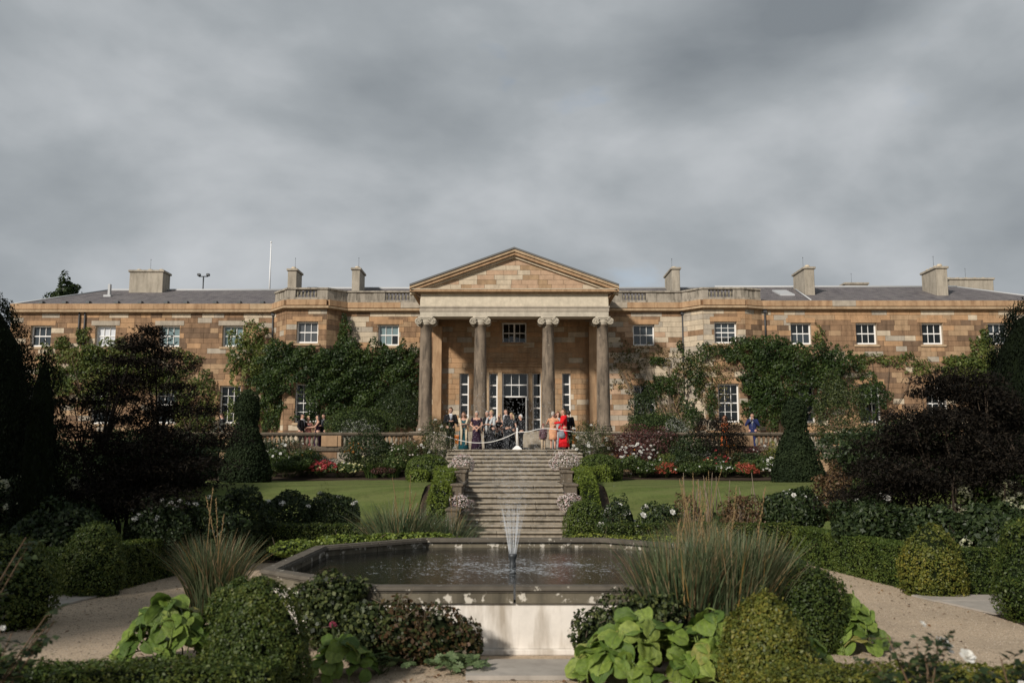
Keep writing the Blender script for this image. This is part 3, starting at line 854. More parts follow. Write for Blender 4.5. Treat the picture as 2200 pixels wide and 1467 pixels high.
# eaves along the sides and roof planes running back into the main roof
for s in (-1, 1):
    b = MB(); ex = HX + s * 5.0
    ins = HX + s * 4.5
    b.add([(ex, 43.2, EVZ), (HX, 43.2, APZ), (HX, 50, APZ), (ex, 50, EVZ), (ex, 43.2, EVZ - 0.2), (HX, 43.2, APZ - 0.2), (HX, 50, APZ - 0.2), (ex, 50, EVZ - 0.2)], [(0, 1, 2, 3), (7, 6, 5, 4), (0, 3, 7, 4), (0, 4, 5, 1)])
    b.build('portico_roof', M['lead'], house)
    b = MB(); b.add([(ex, 42.66, EVZ - 0.06), (ins, 42.98, 9.9), (ins, YM, 9.9), (ex, YM, EVZ - 0.06), (ins, 42.98, EVZ - 0.06), (ins, YM, EVZ - 0.06)], [(0, 1, 2, 3), (0, 4, 1), (0, 3, 5, 4), (1, 4, 5, 2), (3, 2, 5)]); b.build('eaves_cornice', M['dbrown'], house)
# tympanum: backing and its stones
sl = (APZ - EVZ) / 5.0
def halfw(z): return (APZ - 0.42 - z) / sl
b = MB(); zb_ = 10.37
b.extr([(HX - halfw(zb_), zb_), (HX + halfw(zb_), zb_), (HX, APZ - 0.42)], 42.99, 43.19); b.build('tympanum', M['mortar'], house)
z = 10.375; row = 0
while z < APZ - 0.55:
    h = 0.235
    w0, w1 = halfw(z) - 0.01, max(0.05, halfw(z + h) - 0.01)
    x = -w0
    edges = [-w0]
    cur = -w1 + random.uniform(0.2, 0.6)
    while cur < w1 - 0.25: edges.append(cur); cur += random.uniform(0.45, 0.95)
    edges.append(w0)
    for k in range(len(edges) - 1):
        e0, e1 = edges[k] + 0.006, edges[k + 1] - 0.006
        t0 = -w1 if k == 0 else e0; t1 = w1 if k == len(edges) - 2 else e1
        b = MB(); b.extr([(HX + e0, z + 0.006), (HX + e1, z + 0.006), (HX + t1, z + h - 0.006), (HX + t0, z + h - 0.006)], 42.955, 42.99)
        b.build('tympanum_stone', M[random.choice(['pink', 'pink', 'cream', 'tan', 'cream', 'pink'])], house)
    z += h; row += 1
# portico steps
for k in range(6):
    b = MB(); y1 = 42.6 - 0.36 * (5 - k) + 0.36 - 0.36
    z0_, z1_ = ZT + 0.003, ZT + (ZP - ZT) / 6 * (k + 1) - (0.003 if k == 5 else 0)
    yy = 42.6 - 0.36 * (6 - k)
    b.bbox(HX - 3.0, HX + 3.35, yy, 42.597 if k == 5 else yy + 0.36 + 0.02, z0_, z1_, 0.012)
    b.build('portico_step', M['step'], house)

# ------------------------------------------------ things on the roof
p = at(579, 622, 53); t = thing('flagpole', 'tall white flagpole standing up behind the left slate roof', 'flagpole', (p.x, 53, 11.6))
zt = az(522, 53) - 11.6
b = MB(); b.tube([(0, 0, 0), (0, 0, zt)], [0.06, 0.03], 8); b.build('pole', M['flagpole'], t); b = MB(); b.ball((0, 0, zt + 0.04), 0.06, 8, 6); b.build('finial', M['flagpole'], t)
p = at(436, 622, 53); t = thing('floodlight_mast', 'small grey mast with two floodlights behind the left roof', 'floodlight', (p.x, 53, 11.6))
zt = az(594, 53) - 11.6
b = MB(); b.tube([(0, 0, 0), (0, 0, zt)], 0.04, 6); b.build('mast', M['metal'], t); b = MB(); b.tube([(-0.28, 0, zt), (0.28, 0, zt)], 0.03, 6); b.build('crossbar', M['metal'], t)
for s in (-1, 1):
    b = MB(); b.bbox(s * 0.27 - 0.09, s * 0.27 + 0.09, -0.1, 0.1, zt + 0.03, zt + 0.17, 0.02); b.build('floodlight', M['metal'], t)
# ================================================================== garden stairs
st = thing('garden_stairs', 'broad flight of weathered stone steps from the pond up to the terrace', 'stairs', (0, 0, 0))
RZ, TR = ZL / 10, 0.35
LX0, LX1 = -1.42, 1.56
def step(x0, x1, y0, y1, z0, z1):
    """one step: riser block with a nosed tread slab on top, in two or three stones"""
    cuts = [x0] + sorted(random.uniform(x0 + 0.5, x1 - 0.5) for _ in range(random.choice((1, 2)))) + [x1]
    so = None
    for a, c in zip(cuts, cuts[1:]):
        if c - a < 0.02: continue
        dz = random.uniform(-0.004, 0.004)
        b = MB()
        b.bbox(a + 0.003, c - 0.003, y0 - 0.075, y1, z1 - 0.05 + dz, z1 + dz, 0.012)
        b.bbox(a + 0.003, c - 0.003, y0 + random.uniform(0, 0.006), y1, z0, z1 - 0.051 + dz, 0.004)
        b.build('step_stone', M['step'], st)
for k in range(10):
    y0 = 28.0 - TR * (9 - k)
    step(LX0, LX1, y0, y0 + TR - 0.03 if k < 9 else 28.4, max(0.0, RZ * k - 0.02), RZ * (k + 1))
# landing
cut = [LX0 - 0.1, -0.4, 0.75, LX1 + 0.1]
for a, c in zip(cut, cut[1:]):
    for (y0, y1) in ((28.4, 30.2), (30.2, 32.6)):
        b = MB(); b.bbox(a + 0.004, c - 0.004, y0 + 0.004, y1 - 0.004, ZL - 0.2, ZL + random.uniform(-0.004, 0.003), 0.008); b.build('landing_slab', M['step'], st)
UX0, UX1 = -2.5, 2.7
RU = (ZT - ZL) / 8
for k in range(8):
    y0 = 35.3 - 0.37 * (7 - k)
    step(UX0, UX1, y0, y0 + 0.37 - 0.03 if k < 7 else 36.74, ZL + RU * k - 0.1, ZL + RU * (k + 1))
# low side walls with capped piers
for s, x in ((-1, LX0 - 0.16), (1, LX1 + 0.16)):
    for (y0, y1, z0, z1, cap) in ((24.4, 26.3, 0.0, 0.95, 0), (26.302, 28.2, 0.3, 1.55, 0), (28.202, 29.6, 1.0, 1.9, 0), (29.602, 30.2, 1.2, 2.02, 1)):
        b = MB(); b.bbox(x - 0.15, x + 0.15, y0, y1, z0, z1 - 0.08, 0.02); w_ = b.build('side_wall', M['coping'], st)
        b = MB(); b.bbox(x - 0.19 - 0.03 * cap, x + 0.19 + 0.03 * cap, y0 - 0.03, y1 - 0.002 + 0.03 * cap, z1 - 0.078, z1, 0.02); b.build('side_wall_coping', M['coping'], w_)

# ================================================================== terrace balustrades
BY = 36.5
def balustrade(label, x0, x1, piers):
    t = thing('balustrade', label, 'balustrade', (0, 0, 0))
    b = MB(); b.bbox(x0, x1, BY - 0.05, BY + 0.24, ZL + 0.02, ZT - 0.05, 0.01); b.build('retaining_wall', M['mortar'], t)
    # stones of the retaining wall
    z = ZL + 0.3
    while z < ZT - 0.3:
        x = x0
        while x < x1 - 0.1:
            w = min(random.uniform(0.5, 1.1), x1 - x)
            b = MB(); b.bbox(x + 0.006, x + w - 0.006, BY - 0.09, BY - 0.05, z + 0.005, z + 0.255, 0.01)
            b.build('wall_stone', M[random.choice(['tan', 'greystone', 'brown', 'pier'])], t); x += w
        z += 0.26
    b = MB(); b.bbox(x0, x1, BY - 0.14, BY + 0.24, ZT - 0.048, ZT + 0.03, 0.012); b.build('plinth', M['coping'], t)
    b = MB(); b.bbox(x0, x1, BY - 0.07, BY + 0.2, ZT + 0.032, ZT + 0.13, 0.01); b.build('plinth_course', M['coping'], t)
    zt = 3.33
    n = max(1, round((x1 - x0) / 2.2))
    for k in range(n):
        a, c = x0 + (x1 - x0) * k / n, x0 + (x1 - x0) * (k + 1) / n
        b = MB(); b.bbox(a + 0.003, c - 0.003, BY - 0.13, BY + 0.26, zt - 0.09, zt, 0.02); b.bbox(a + 0.003, c - 0.003, BY - 0.09, BY + 0.22, zt - 0.125, zt - 0.091, 0.006); b.build('coping', M['coping'], t)
    occ = []
    for px, pw in piers:
        b = MB(); b.bbox(px - pw / 2, px + pw / 2, BY - 0.1, BY + 0.23, ZT + 0.132, zt - 0.128, 0.012)
        b.bbox(px - pw * 0.3, px + pw * 0.3, BY - 0.13, BY - 0.102, ZT + 0.135, zt - 0.13, 0.006); b.build('pier', M['pier'], t)
        occ.append((px - pw / 2 - 0.08, px + pw / 2 + 0.08))
    x = x0 + 0.1
    h = zt - 0.128 - (ZT + 0.13)
    while x < x1 - 0.05:
        if not any(a < x < c for a, c in occ):
            o_ = link('baluster', bal2, t, loc=(x, BY + 0.065, ZT + 0.13), scale=(1, 1, h / 0.43), rot=(0, 0, random.random()))
            b = None
        x += 0.188
    return t
bb = MB(); bb.lathe([(r * 1.12, z) for r, z in BALP[1:-1]], 10); bb.box(-0.062, 0.062, -0.062, 0.062, -0.001, 0.03); bb.box(-0.062, 0.062, -0.062, 0.062, 0.4, 0.431)
bal2 = bb.me('baluster', M['baluster'])
balustrade('mossy stone balustrade on the terrace edge left of the stairs', -14.5, -3.35, [(ax(484, 940, BY), 0.62), (ax(713, 940, BY), 0.8), (-3.7, 0.5)])
balustrade('mossy stone balustrade on the terrace edge right of the stairs', 3.5, 14.9, [(3.85, 0.5), (ax(1595, 940, BY), 0.8)])

# ================================================================== fountain basin
PCX, PCY = 0.03, 14.1
RIM = 0.77
def octo(ap, hs):
    """octagon by half width and half side, anticlockwise from the front"""
    return [(-hs, -ap), (hs, -ap), (ap, -hs), (ap, hs), (hs, ap), (-hs, ap), (-ap, hs), (-ap, -hs)]
def octr(d): return octo(3.17 + d, 1.61 + d * math.tan(R(22.5)))
pond = thing('fountain_basin', 'raised octagonal fountain basin with dark stone rim and white rendered wall', 'fountain basin', (PCX, PCY, 0))
def oband(name, din, dout, z0, z1, key, split=1, gap=0.0, bev=0.0):
    A, B_ = octr(din), octr(dout)
    for i in range(8):
        j = (i + 1) % 8
        for k in range(split):
            f0, f1 = k / split + (gap if k else 0), (k + 1) / split - (gap if k < split - 1 else 0)
            ip0, ip1 = lerp2(A[i], A[j], f0), lerp2(A[i], A[j], f1); op0, op1 = lerp2(B_[i], B_[j], f0), lerp2(B_[i], B_[j], f1)
            bm = bmesh.new()
            vs = [bm.verts.new((*q, z)) for z in (z0, z1) for q in (op0, op1, ip1, ip0)]
            for f in ((3, 2, 1, 0), (4, 5, 6, 7), (0, 1, 5, 4), (1, 2, 6, 5), (2, 3, 7, 6), (3, 0, 4, 7)): bm.faces.new([vs[q] for q in f])
            if bev:
                ed = [e for e in bm.edges if {e.verts[0], e.verts[1]} in ({vs[4], vs[5]}, {vs[0], vs[1]}, {vs[6], vs[7]})]
                bmesh.ops.bevel(bm, geom=ed, offset=bev, segments=3, affect='EDGES')
            b = MB(); b.bm(bm); b.build(name, M[key], pond)
oband('rim_stone', 0.0, 0.23, RIM - 0.07, RIM, 'rimtop', 2, 0.004, 0.025)
oband('rim_stone_course', 0.06, 0.19, RIM - 0.195, RIM - 0.073, 'rimstone', 2, 0.004, 0.006)
oband('wall', 0.06, 0.145, 0.07, RIM - 0.198, 'render')
oband('wall_foot', 0.05, 0.19, 0.0, 0.068, 'render', 1, 0, 0.01)
oband('inner_ledge', -0.12, 0.058, 0.45, 0.575, 'column')
b = MB(); b.prism(octr(0.05), 0.02, 0.06); b.build('basin_floor', M['column'], pond)
def watermat():
    m, n, l, p = newmat('pond_water')
    g = n.new('ShaderNodeNewGeometry')
    d = n.new('ShaderNodeVectorMath'); d.operation = 'DISTANCE'; d.inputs[1].default_value = (PCX, PCY, 0.6)
    l.new(g.outputs['Position'], d.inputs[0])
    nz = noise_node(n, l, 16, 4, 0.7, stretch=(1, 1, 1)); nb = noise_node(n, l, 1.7, 3, 0.6)
    # foam where the spray falls back
    ring_ = ramp_node(n, l, d.outputs['Value'], [(0.0, (0.55, 0.55, 0.55)), (0.35, (0.8, 0.8, 0.8)), (1.0, (0.9, 0.9, 0.9)), ])
    mr = n.new('ShaderNodeMapRange'); mr.inputs[1].default_value = 2.6; mr.inputs[2].default_value = 0.7; l.new(d.outputs['Value'], mr.inputs[0])
    ad = n.new('ShaderNodeMath'); ad.operation = 'MULTIPLY_ADD'; l.new(mr.outputs[0], ad.inputs[0]); ad.inputs[1].default_value = 0.17
    ml = n.new('ShaderNodeMath'); ml.operation = 'MULTIPLY_ADD'; l.new(nb, ml.inputs[0]); ml.inputs[1].default_value = 0.42; l.new(nz, ml.inputs[2])
    l.new(ml.outputs[0], ad.inputs[2])
    foam = ramp_node(n, l, ad.outputs[0], [(0.885, (0, 0, 0)), (0.99, (0.75, 0.75, 0.75))])
    col = mix_node(n, l, foam, (0.008, 0.009, 0.008), (0.42, 0.45, 0.48))
    l.new(col, p.inputs['Base Color'])
    l.new(ramp_node(n, l, foam, [(0, (0.06, 0.06, 0.06)), (1, (0.6, 0.6, 0.6))]), p.inputs['Roughness'])
    p.inputs['Specular IOR Level'].default_value = 0.1
    w1 = noise_node(n, l, 7, 4, 0.65, stretch=(1, 1.0, 1)); w2 = noise_node(n, l, 28, 3, 0.7)
    sm = n.new('ShaderNodeMath'); sm.operation = 'MULTIPLY_ADD'; l.new(w2, sm.inputs[0]); sm.inputs[1].default_value = 0.3; l.new(w1, sm.inputs[2])
    bump_node(n, l, p, sm.outputs[0], 0.35, 0.012)
    return m
o = link('water', mesh('water', [(x + PCX, y + PCY, 0.6) for x, y in octr(0.055)], [tuple(range(8))], watermat())); setp(o, kind='structure')
# nozzle and jets
fz = thing('fountain_nozzle', 'black fountain nozzle throwing a fan of fine water jets in the basin', 'fountain', (PCX - 0.02, PCY, 0.6))
b = MB(); b.lathe([(0.05, -0.1), (0.05, 0.06), (0.04, 0.09), (0.06, 0.15), (0.066, 0.165), (0.066, 0.2), (0.05, 0.205)], 16); b.build('nozzle', M['metal'], fz)
def spraymat():
    m, n, l, p = newmat('water_spray')
    p.inputs['Base Color'].default_value = (0.85, 0.88, 0.92, 1); p.inputs['Roughness'].default_value = 0.15
    t = n.new('ShaderNodeBsdfTransparent'); x = n.new('ShaderNodeMixShader'); x.inputs[0].default_value = 0.42
    l.new(t.outputs[0], x.inputs[1]); l.new(p.outputs[0], x.inputs[2]); l.new(x.outputs[0], n['Material Output'].inputs['Surface'])
    return m
M['spray'] = spraymat()
b = MB()
drops = []
for k in range(34):
    a = 2 * math.pi * k / 34; ringr = (0.052, 0.034)[k % 2]
    hs = random.uniform(0.4, 0.85) * (1.0 if k % 2 == 0 else 0.65); vz = random.uniform(5.2, 6.4) if k % 3 else random.uniform(6.4, 7.0)
    pts = []
    tt = 0; tap = vz / 9.81
    for i in range(9):
        tt = i * 0.015
        r = ringr + hs * tt * 1.6
        pts.append((r * math.cos(a), r * math.sin(a), 0.2 + vz * tt - 4.9 * tt * tt))
    b.tube(pts, [0.0028 - 0.0002 * i for i in range(9)], 4)
    for i in range(170):
        tt = 0.06 + (2 * tap - 0.12) * rng.random() ** 1.8
        sp = rng.normal(0, 0.012 + 0.22 * tt, 3)
        zz = 0.2 + vz * tt - 4.9 * tt * tt + sp[2]
        r = ringr + hs * tt * 1.6
        if zz > 0.02: drops.append((r * math.cos(a) + sp[0], r * math.sin(a) + sp[1], zz))
b.build('jets', M['spray'], fz)['kind'] = 'stuff'
def octa(pts, rad, mat_):
    pts = np.array(pts); n = len(pts); rad = np.array(rad).reshape(n, 1, 1)
    base = np.array([(1, 0, 0), (-1, 0, 0), (0, 1, 0), (0, -1, 0), (0, 0, 1), (0, 0, -1)], float)
    V = (pts[:, None, :] + base[None] * rad).reshape(-1, 3)
    fb = np.array([(0, 2, 4), (2, 1, 4), (1, 3, 4), (3, 0, 4), (2, 0, 5), (1, 2, 5), (3, 1, 5), (0, 3, 5)])
    Fc = (fb[None] + (np.arange(n) * 6)[:, None, None]).reshape(-1, 3)
    me = bpy.data.meshes.new('drops'); me.vertices.add(len(V)); me.vertices.foreach_set('co', V.ravel())
    me.loops.add(Fc.size); me.polygons.add(len(Fc)); me.loops.foreach_set('vertex_index', Fc.ravel().astype(np.int32))
    me.polygons.foreach_set('loop_start', np.arange(0, Fc.size, 3, dtype=np.int32)); me.polygons.foreach_set('loop_total', np.full(len(Fc), 3, dtype=np.int32))
    me.polygons.foreach_set('use_smooth', np.ones(len(Fc), bool)); me.materials.append(mat_); me.update(calc_edges=True)
    return me
o = link('droplets', octa(drops, rng.uniform(0.0018, 0.0055, len(drops)), M['spray']), fz); o['kind'] = 'stuff'
# splashes on the water
sp = []
for k in range(600):
    a = rng.random() * 2 * math.pi; r = rng.normal(0.95, 0.42)
    sp.append((r * math.cos(a) * 1.15, r * math.sin(a), abs(rng.normal(0, 0.035))))
o = link('splashes', octa(sp, rng.uniform(0.002, 0.006, len(sp)), M['spray']), fz); o['kind'] = 'stuff'

# ================================================================== paving slabs
def slab(label, pts, h=0.05):
    b = MB(); b.prism(pts, 0.004, h)
    o_ = b.build('paving_slab', M['slab']); setp(o_, label, 'paving slab')
slab('large pale stone slab lying in the gravel before the white basin wall', [(-0.47, 9.55), (0.76, 9.55), (0.74, 10.33), (-0.5, 10.33)], 0.05)
slab('stone slab across the path opening at the left hedge', [(-8.3, 13.7), (-6.9, 13.75), (-6.75, 15.3), (-8.3, 15.3)], 0.03)
slab('pale stone slab in the right path nearest the hedge corner', [(6.55, 15.3), (9.2, 15.3), (9.2, 14.7), (6.65, 14.7)], 0.03)
slab('pale stone slab in the right path beside the clipped ball', [(6.7, 14.66), (9.2, 14.66), (9.2, 13.5), (6.95, 13.5)], 0.03)

# ================================================================== rope barrier and pots
YB = 37.2
p = at(1111, 965, YB)
t = thing('barrier_post', 'white rope barrier post with pyramid foot at the head of the stairs', 'barrier post', (p.x, YB, ZT))
b = MB(); b.tube([(0, 0, 0.1), (0, 0, 0.86)], 0.028, 8); b.build('post', M['white'], t)
b = MB(); b.ball((0, 0, 0.88), 0.034, 8, 6); b.build('cap', M['white'], t)
b = MB(); b.add([(-0.19, -0.15, 0.004), (0.19, -0.15, 0.004), (0.19, 0.15, 0.004), (-0.19, 0.15, 0.004), (-0.19, -0.15, 0.05), (0.19, -0.15, 0.05), (0.19, 0.15, 0.05), (-0.19, 0.15, 0.05), (-0.06, -0.05, 0.17), (0.06, -0.05, 0.17), (0.06, 0.05, 0.17), (-0.06, 0.05, 0.17)],
     [(3, 2, 1, 0), (0, 1, 5, 4), (1, 2, 6, 5), (2, 3, 7, 6), (3, 0, 4, 7), (4, 5, 9, 8), (5, 6, 10, 9), (6, 7, 11, 10), (7, 4, 8, 11), (8, 9, 10, 11)]); b.build('foot', M['white'], t)
def rope(label, pix):
    pts = [at(u, v, YB) for u, v in pix]
    # smooth curve through the points
    out = []
    for i in range(len(pts) - 1):
        p0, p1, p2, p3 = pts[max(i - 1, 0)], pts[i], pts[i + 1], pts[min(i + 2, len(pts) - 1)]
        for k in range(6):
            s_ = k / 6
            out.append(0.5 * ((2 * p1) + (p2 - p0) * s_ + (2 * p0 - 5 * p1 + 4 * p2 - p3) * s_ ** 2 + (3 * p1 - p0 - 3 * p2 + p3) * s_ ** 3))
    out.append(pts[-1])
    b = MB(); b.tube(out, 0.016, 6); setp(b.build('rope', M['rope']), label, 'rope')
rope('white rope hanging slack from the post to the left rose bush', [(1110, 928), (1085, 940), (1055, 949), (1020, 951), (990, 946), (955, 936), (930, 928)])
rope('white rope stretched from the post to the right rose bush', [(1112, 928), (1135, 927), (1160, 921), (1185, 921), (1215, 925), (1240, 928), (1262, 930)])
def pot(label, u, v, Y, z, r=0.2, h=0.36):
    x = ax(u, v, Y); t = thing('plant_pot', label, 'plant pot', (x, Y, z))
    b = MB(); b.lathe([(r * 0.68, 0), (r * 0.72, 0.02), (r * 0.95, h - 0.07), (r * 1.08, h - 0.065), (r * 1.1, h), (r * 0.98, h), (r * 0.9, h - 0.05)], 18); b.build('pot', M['pot'], t)
    b = MB(); b.lathe([(r * 0.9, h - 0.06), (0.01, h - 0.04)], 14); b.build('compost', M['soil'], t)
    return t
pot('orange terracotta pot on the portico steps behind the man in black', 985, 945, 41.0, ZT + 0.307, 0.2, 0.4)
pot('orange terracotta pot at the right end of the portico steps', 1231, 945, 41.0, ZT + 0.307, 0.2, 0.4)
# ================================================================== planting helpers
def nrmz(a): return a / np.maximum(np.linalg.norm(a, axis=1, keepdims=True), 1e-6)
def quad_mesh(name, V, rnd, mats):
    """V: n x k x 3 polygons"""
    n, k, _ = V.shape
    me = bpy.data.meshes.new(name)
    me.vertices.add(n * k); me.vertices.foreach_set('co', V.astype(np.float32).ravel())
    me.loops.add(n * k); me.loops.foreach_set('vertex_index', np.arange(n * k, dtype=np.int32))
    me.polygons.add(n); me.polygons.foreach_set('loop_start', np.arange(0, n * k, k, dtype=np.int32)); me.polygons.foreach_set('loop_total', np.full(n, k, dtype=np.int32))
    at_ = me.attributes.new('rnd', 'FLOAT', 'FACE'); at_.data.foreach_set('value', np.asarray(rnd, dtype=np.float32))
    me.materials.append(mats); me.update(calc_edges=True)
    return me
def leaf_polys(P, N, size, aspect=0.55, jit=0.7, droop=0.0, svar=0.35, along=None):
    """rhombic leaves at P facing roughly along N"""
    n = len(P)
    nn = nrmz(N + rng.normal(0, jit, (n, 3)))
    if along is None: a = rng.normal(0, 1, (n, 3))
    else: a = np.asarray(along) + rng.normal(0, 0.35, (n, 3))
    a[:, 2] -= droop
    a = nrmz(a - nn * np.sum(a * nn, 1, keepdims=True)); bt = np.cross(nn, a)
    s = (size * (1 + rng.uniform(-svar, svar, n)))[:, None]
    bend = nn * s * 0.12
    return np.stack([P - a * s * 0.5, P + bt * s * aspect * 0.5 - a * s * 0.06 + bend, P + a * s * 0.5, P - bt * s * aspect * 0.5 - a * s * 0.06 + bend], 1)
def lumps(D, k, amp, sig, seed_dirs=None):
    c = nrmz(rng.normal(0, 1, (k, 3))); c[:, 2] = np.abs(c[:, 2]) * 0.9
    d = D @ nrmz(c).T
    return 1 + amp * (np.max(np.exp((d - 1) / sig), axis=1) - 0.45)
def crown_pts(n, rx, ry, rz, zc, k=14, amp=0.35, sig=0.06, fill=0.25, flat_bottom=-0.35):
    D = nrmz(rng.normal(0, 1, (int(n * 1.6), 3)))
    D = D[D[:, 2] > flat_bottom][:n]
    r = lumps(D, k, amp, sig) * (1 - fill * rng.random(len(D)) ** 2)
    P = D * r[:, None] * np.array([rx, ry, rz]) + np.array([0, 0, zc])
    return P, nrmz(D / np.array([rx, ry, rz]))
def vnoise(P, sc, seed=0):
    """smooth value noise, 0..1"""
    q = np.asarray(P) * sc + 100.3 + seed * 17.7; i = np.floor(q).astype(np.int64); f = q - i; f = f * f * (3 - 2 * f)
    def h(a, b_, c): return (np.sin(a * 127.1 + b_ * 311.7 + c * 74.7 + seed * 3.1) * 43758.5453) % 1.0
    r = 0
    for dx in (0, 1):
        for dy in (0, 1):
            for dz in (0, 1):
                w = (f[:, 0] if dx else 1 - f[:, 0]) * (f[:, 1] if dy else 1 - f[:, 1]) * (f[:, 2] if dz else 1 - f[:, 2])
                r = r + w * h(i[:, 0] + dx, i[:, 1] + dy, i[:, 2] + dz)
    return r
FL = {}
G = (lambda *c: tuple(c))
LM = {
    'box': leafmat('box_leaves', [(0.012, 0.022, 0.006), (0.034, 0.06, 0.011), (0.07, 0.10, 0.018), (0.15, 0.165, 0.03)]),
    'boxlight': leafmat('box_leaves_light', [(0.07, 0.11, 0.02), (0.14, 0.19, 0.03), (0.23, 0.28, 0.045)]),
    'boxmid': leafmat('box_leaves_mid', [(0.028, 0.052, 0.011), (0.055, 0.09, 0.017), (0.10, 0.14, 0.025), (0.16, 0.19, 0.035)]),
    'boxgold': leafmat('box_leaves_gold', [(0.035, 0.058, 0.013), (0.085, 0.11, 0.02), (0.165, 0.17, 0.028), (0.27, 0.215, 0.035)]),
    'yew': leafmat('yew_needles', [(0.008, 0.015, 0.007), (0.017, 0.028, 0.011), (0.034, 0.05, 0.018)], trans=0.12, rough=0.75, spec=0.15),
    'yewblack': leafmat('yew_needles_deep', [(0.004, 0.006, 0.004), (0.007, 0.011, 0.006), (0.012, 0.018, 0.008)], trans=0.08, rough=0.85, spec=0.08),
    'maple': leafmat('dark_maple_leaves', [(0.006, 0.006, 0.005), (0.011, 0.009, 0.007), (0.015, 0.012, 0.009), (0.026, 0.021, 0.014)], trans=0.12, rough=0.75, spec=0.12),
    'green': leafmat('mid_green_leaves', [(0.02, 0.04, 0.010), (0.052, 0.085, 0.02), (0.105, 0.14, 0.034)]),
    'dark': leafmat('dark_green_leaves', [(0.012, 0.022, 0.008), (0.027, 0.047, 0.015), (0.06, 0.085, 0.027)]),
    'ivy': leafmat('ivy_leaves', [(0.011, 0.018, 0.006), (0.028, 0.042, 0.012), (0.06, 0.082, 0.022), (0.115, 0.13, 0.04)]),
    'climber': leafmat('climber_leaves', [(0.012, 0.026, 0.007), (0.024, 0.046, 0.011), (0.044, 0.075, 0.017), (0.075, 0.11, 0.024)]),
    'climberlight': leafmat('climber_light_leaves', [(0.03, 0.05, 0.012), (0.065, 0.095, 0.02), (0.12, 0.15, 0.033), (0.20, 0.21, 0.06)]),
    'sparse': leafmat('dry_climber_leaves', [(0.10, 0.085, 0.035), (0.17, 0.14, 0.06), (0.09, 0.11, 0.035)]),
    'brown': leafmat('brown_leaves', [(0.06, 0.036, 0.018), (0.12, 0.07, 0.035), (0.19, 0.12, 0.06), (0.09, 0.07, 0.03)]),
    'rust': leafmat('rusty_ivy_leaves', [(0.025, 0.026, 0.010), (0.09, 0.046, 0.022), (0.03, 0.045, 0.013), (0.055, 0.07, 0.02), (0.14, 0.07, 0.035)]),
    'purple': leafmat('purple_leaves', [(0.03, 0.014, 0.014), (0.075, 0.026, 0.026), (0.15, 0.055, 0.05), (0.03, 0.035, 0.014)]),
    'bergenia': leafmat('bergenia_leaf', [(0.06, 0.115, 0.016), (0.125, 0.20, 0.03), (0.21, 0.29, 0.055)], trans=0.25, rough=0.5, spec=0.22),
    'blue': leafmat('blue_grass_blades', [(0.035, 0.058, 0.024), (0.065, 0.098, 0.044), (0.105, 0.14, 0.066), (0.20, 0.205, 0.12)], trans=0.2),
    'straw': leafmat('straw_blades', [(0.13, 0.09, 0.04), (0.24, 0.17, 0.09), (0.33, 0.25, 0.15), (0.30, 0.17, 0.03)], trans=0.2),
    'silver': leafmat('silver_leaves', [(0.14, 0.15, 0.12), (0.25, 0.26, 0.22), (0.36, 0.37, 0.33)]),
    'white': leafmat('white_petals', [(0.62, 0.61, 0.56), (0.72, 0.71, 0.67), (0.80, 0.79, 0.76)], trans=0.25),
    'cream': leafmat('cream_petals', [(0.34, 0.36, 0.2), (0.5, 0.5, 0.34), (0.62, 0.62, 0.48)], trans=0.25),
    'pinkwhite': leafmat('daisy_petals', [(0.70, 0.60, 0.56), (0.74, 0.70, 0.66), (0.55, 0.30, 0.30), (0.78, 0.77, 0.74)], trans=0.2),
    'red': leafmat('red_petals', [(0.20, 0.018, 0.022), (0.33, 0.03, 0.038), (0.45, 0.065, 0.07)], trans=0.15),
    'coral': leafmat('coral_petals', [(0.32, 0.055, 0.035), (0.45, 0.095, 0.06), (0.55, 0.15, 0.10)], trans=0.15),
    'orange': leafmat('orange_petals', [(0.55, 0.13, 0.01), (0.70, 0.25, 0.015), (0.75, 0.38, 0.03)], trans=0.2),
    'yellow': leafmat('yellow_petals', [(0.45, 0.42, 0.12), (0.6, 0.55, 0.25), (0.62, 0.6, 0.38)], trans=0.2),
    'pinkfl': leafmat('pink_petals', [(0.22, 0.03, 0.06), (0.34, 0.07, 0.11)], trans=0.2),
    'lime': leafmat('lime_leaves', [(0.10, 0.13, 0.02), (0.18, 0.21, 0.03), (0.27, 0.29, 0.05)]),
    'mantle': leafmat('mantle_leaves', [(0.06, 0.10, 0.04), (0.10, 0.15, 0.06), (0.15, 0.20, 0.09)]),
}
M['bark'] = stone('bark', (0.10, 0.075, 0.055), stain=0.4, sc=6)
M['barkdark'] = stone('bark_dark', (0.022, 0.018, 0.015), stain=0.4, sc=6)
M['twig'] = stone('twig', (0.19, 0.15, 0.11), stain=0.3, sc=6)
M['stem'] = flat('green_stem', (0.07, 0.09, 0.03), 0.7)
M['core'] = flat('leaf_gap_shade', (0.008, 0.012, 0.005), 0.95, 0.05)  # near-black solid core, its colour standing in for shade between leaves

def foliage(name, P, N, size, mat_, parent, aspect=0.55, jit=0.7, rnd=None, kind='stuff', **k):
    me = quad_mesh(name, leaf_polys(P, N, size, aspect, jit, **k), rng.random(len(P)) if rnd is None else rnd, LM[mat_])
    o_ = link(name, me, parent)
    return o_
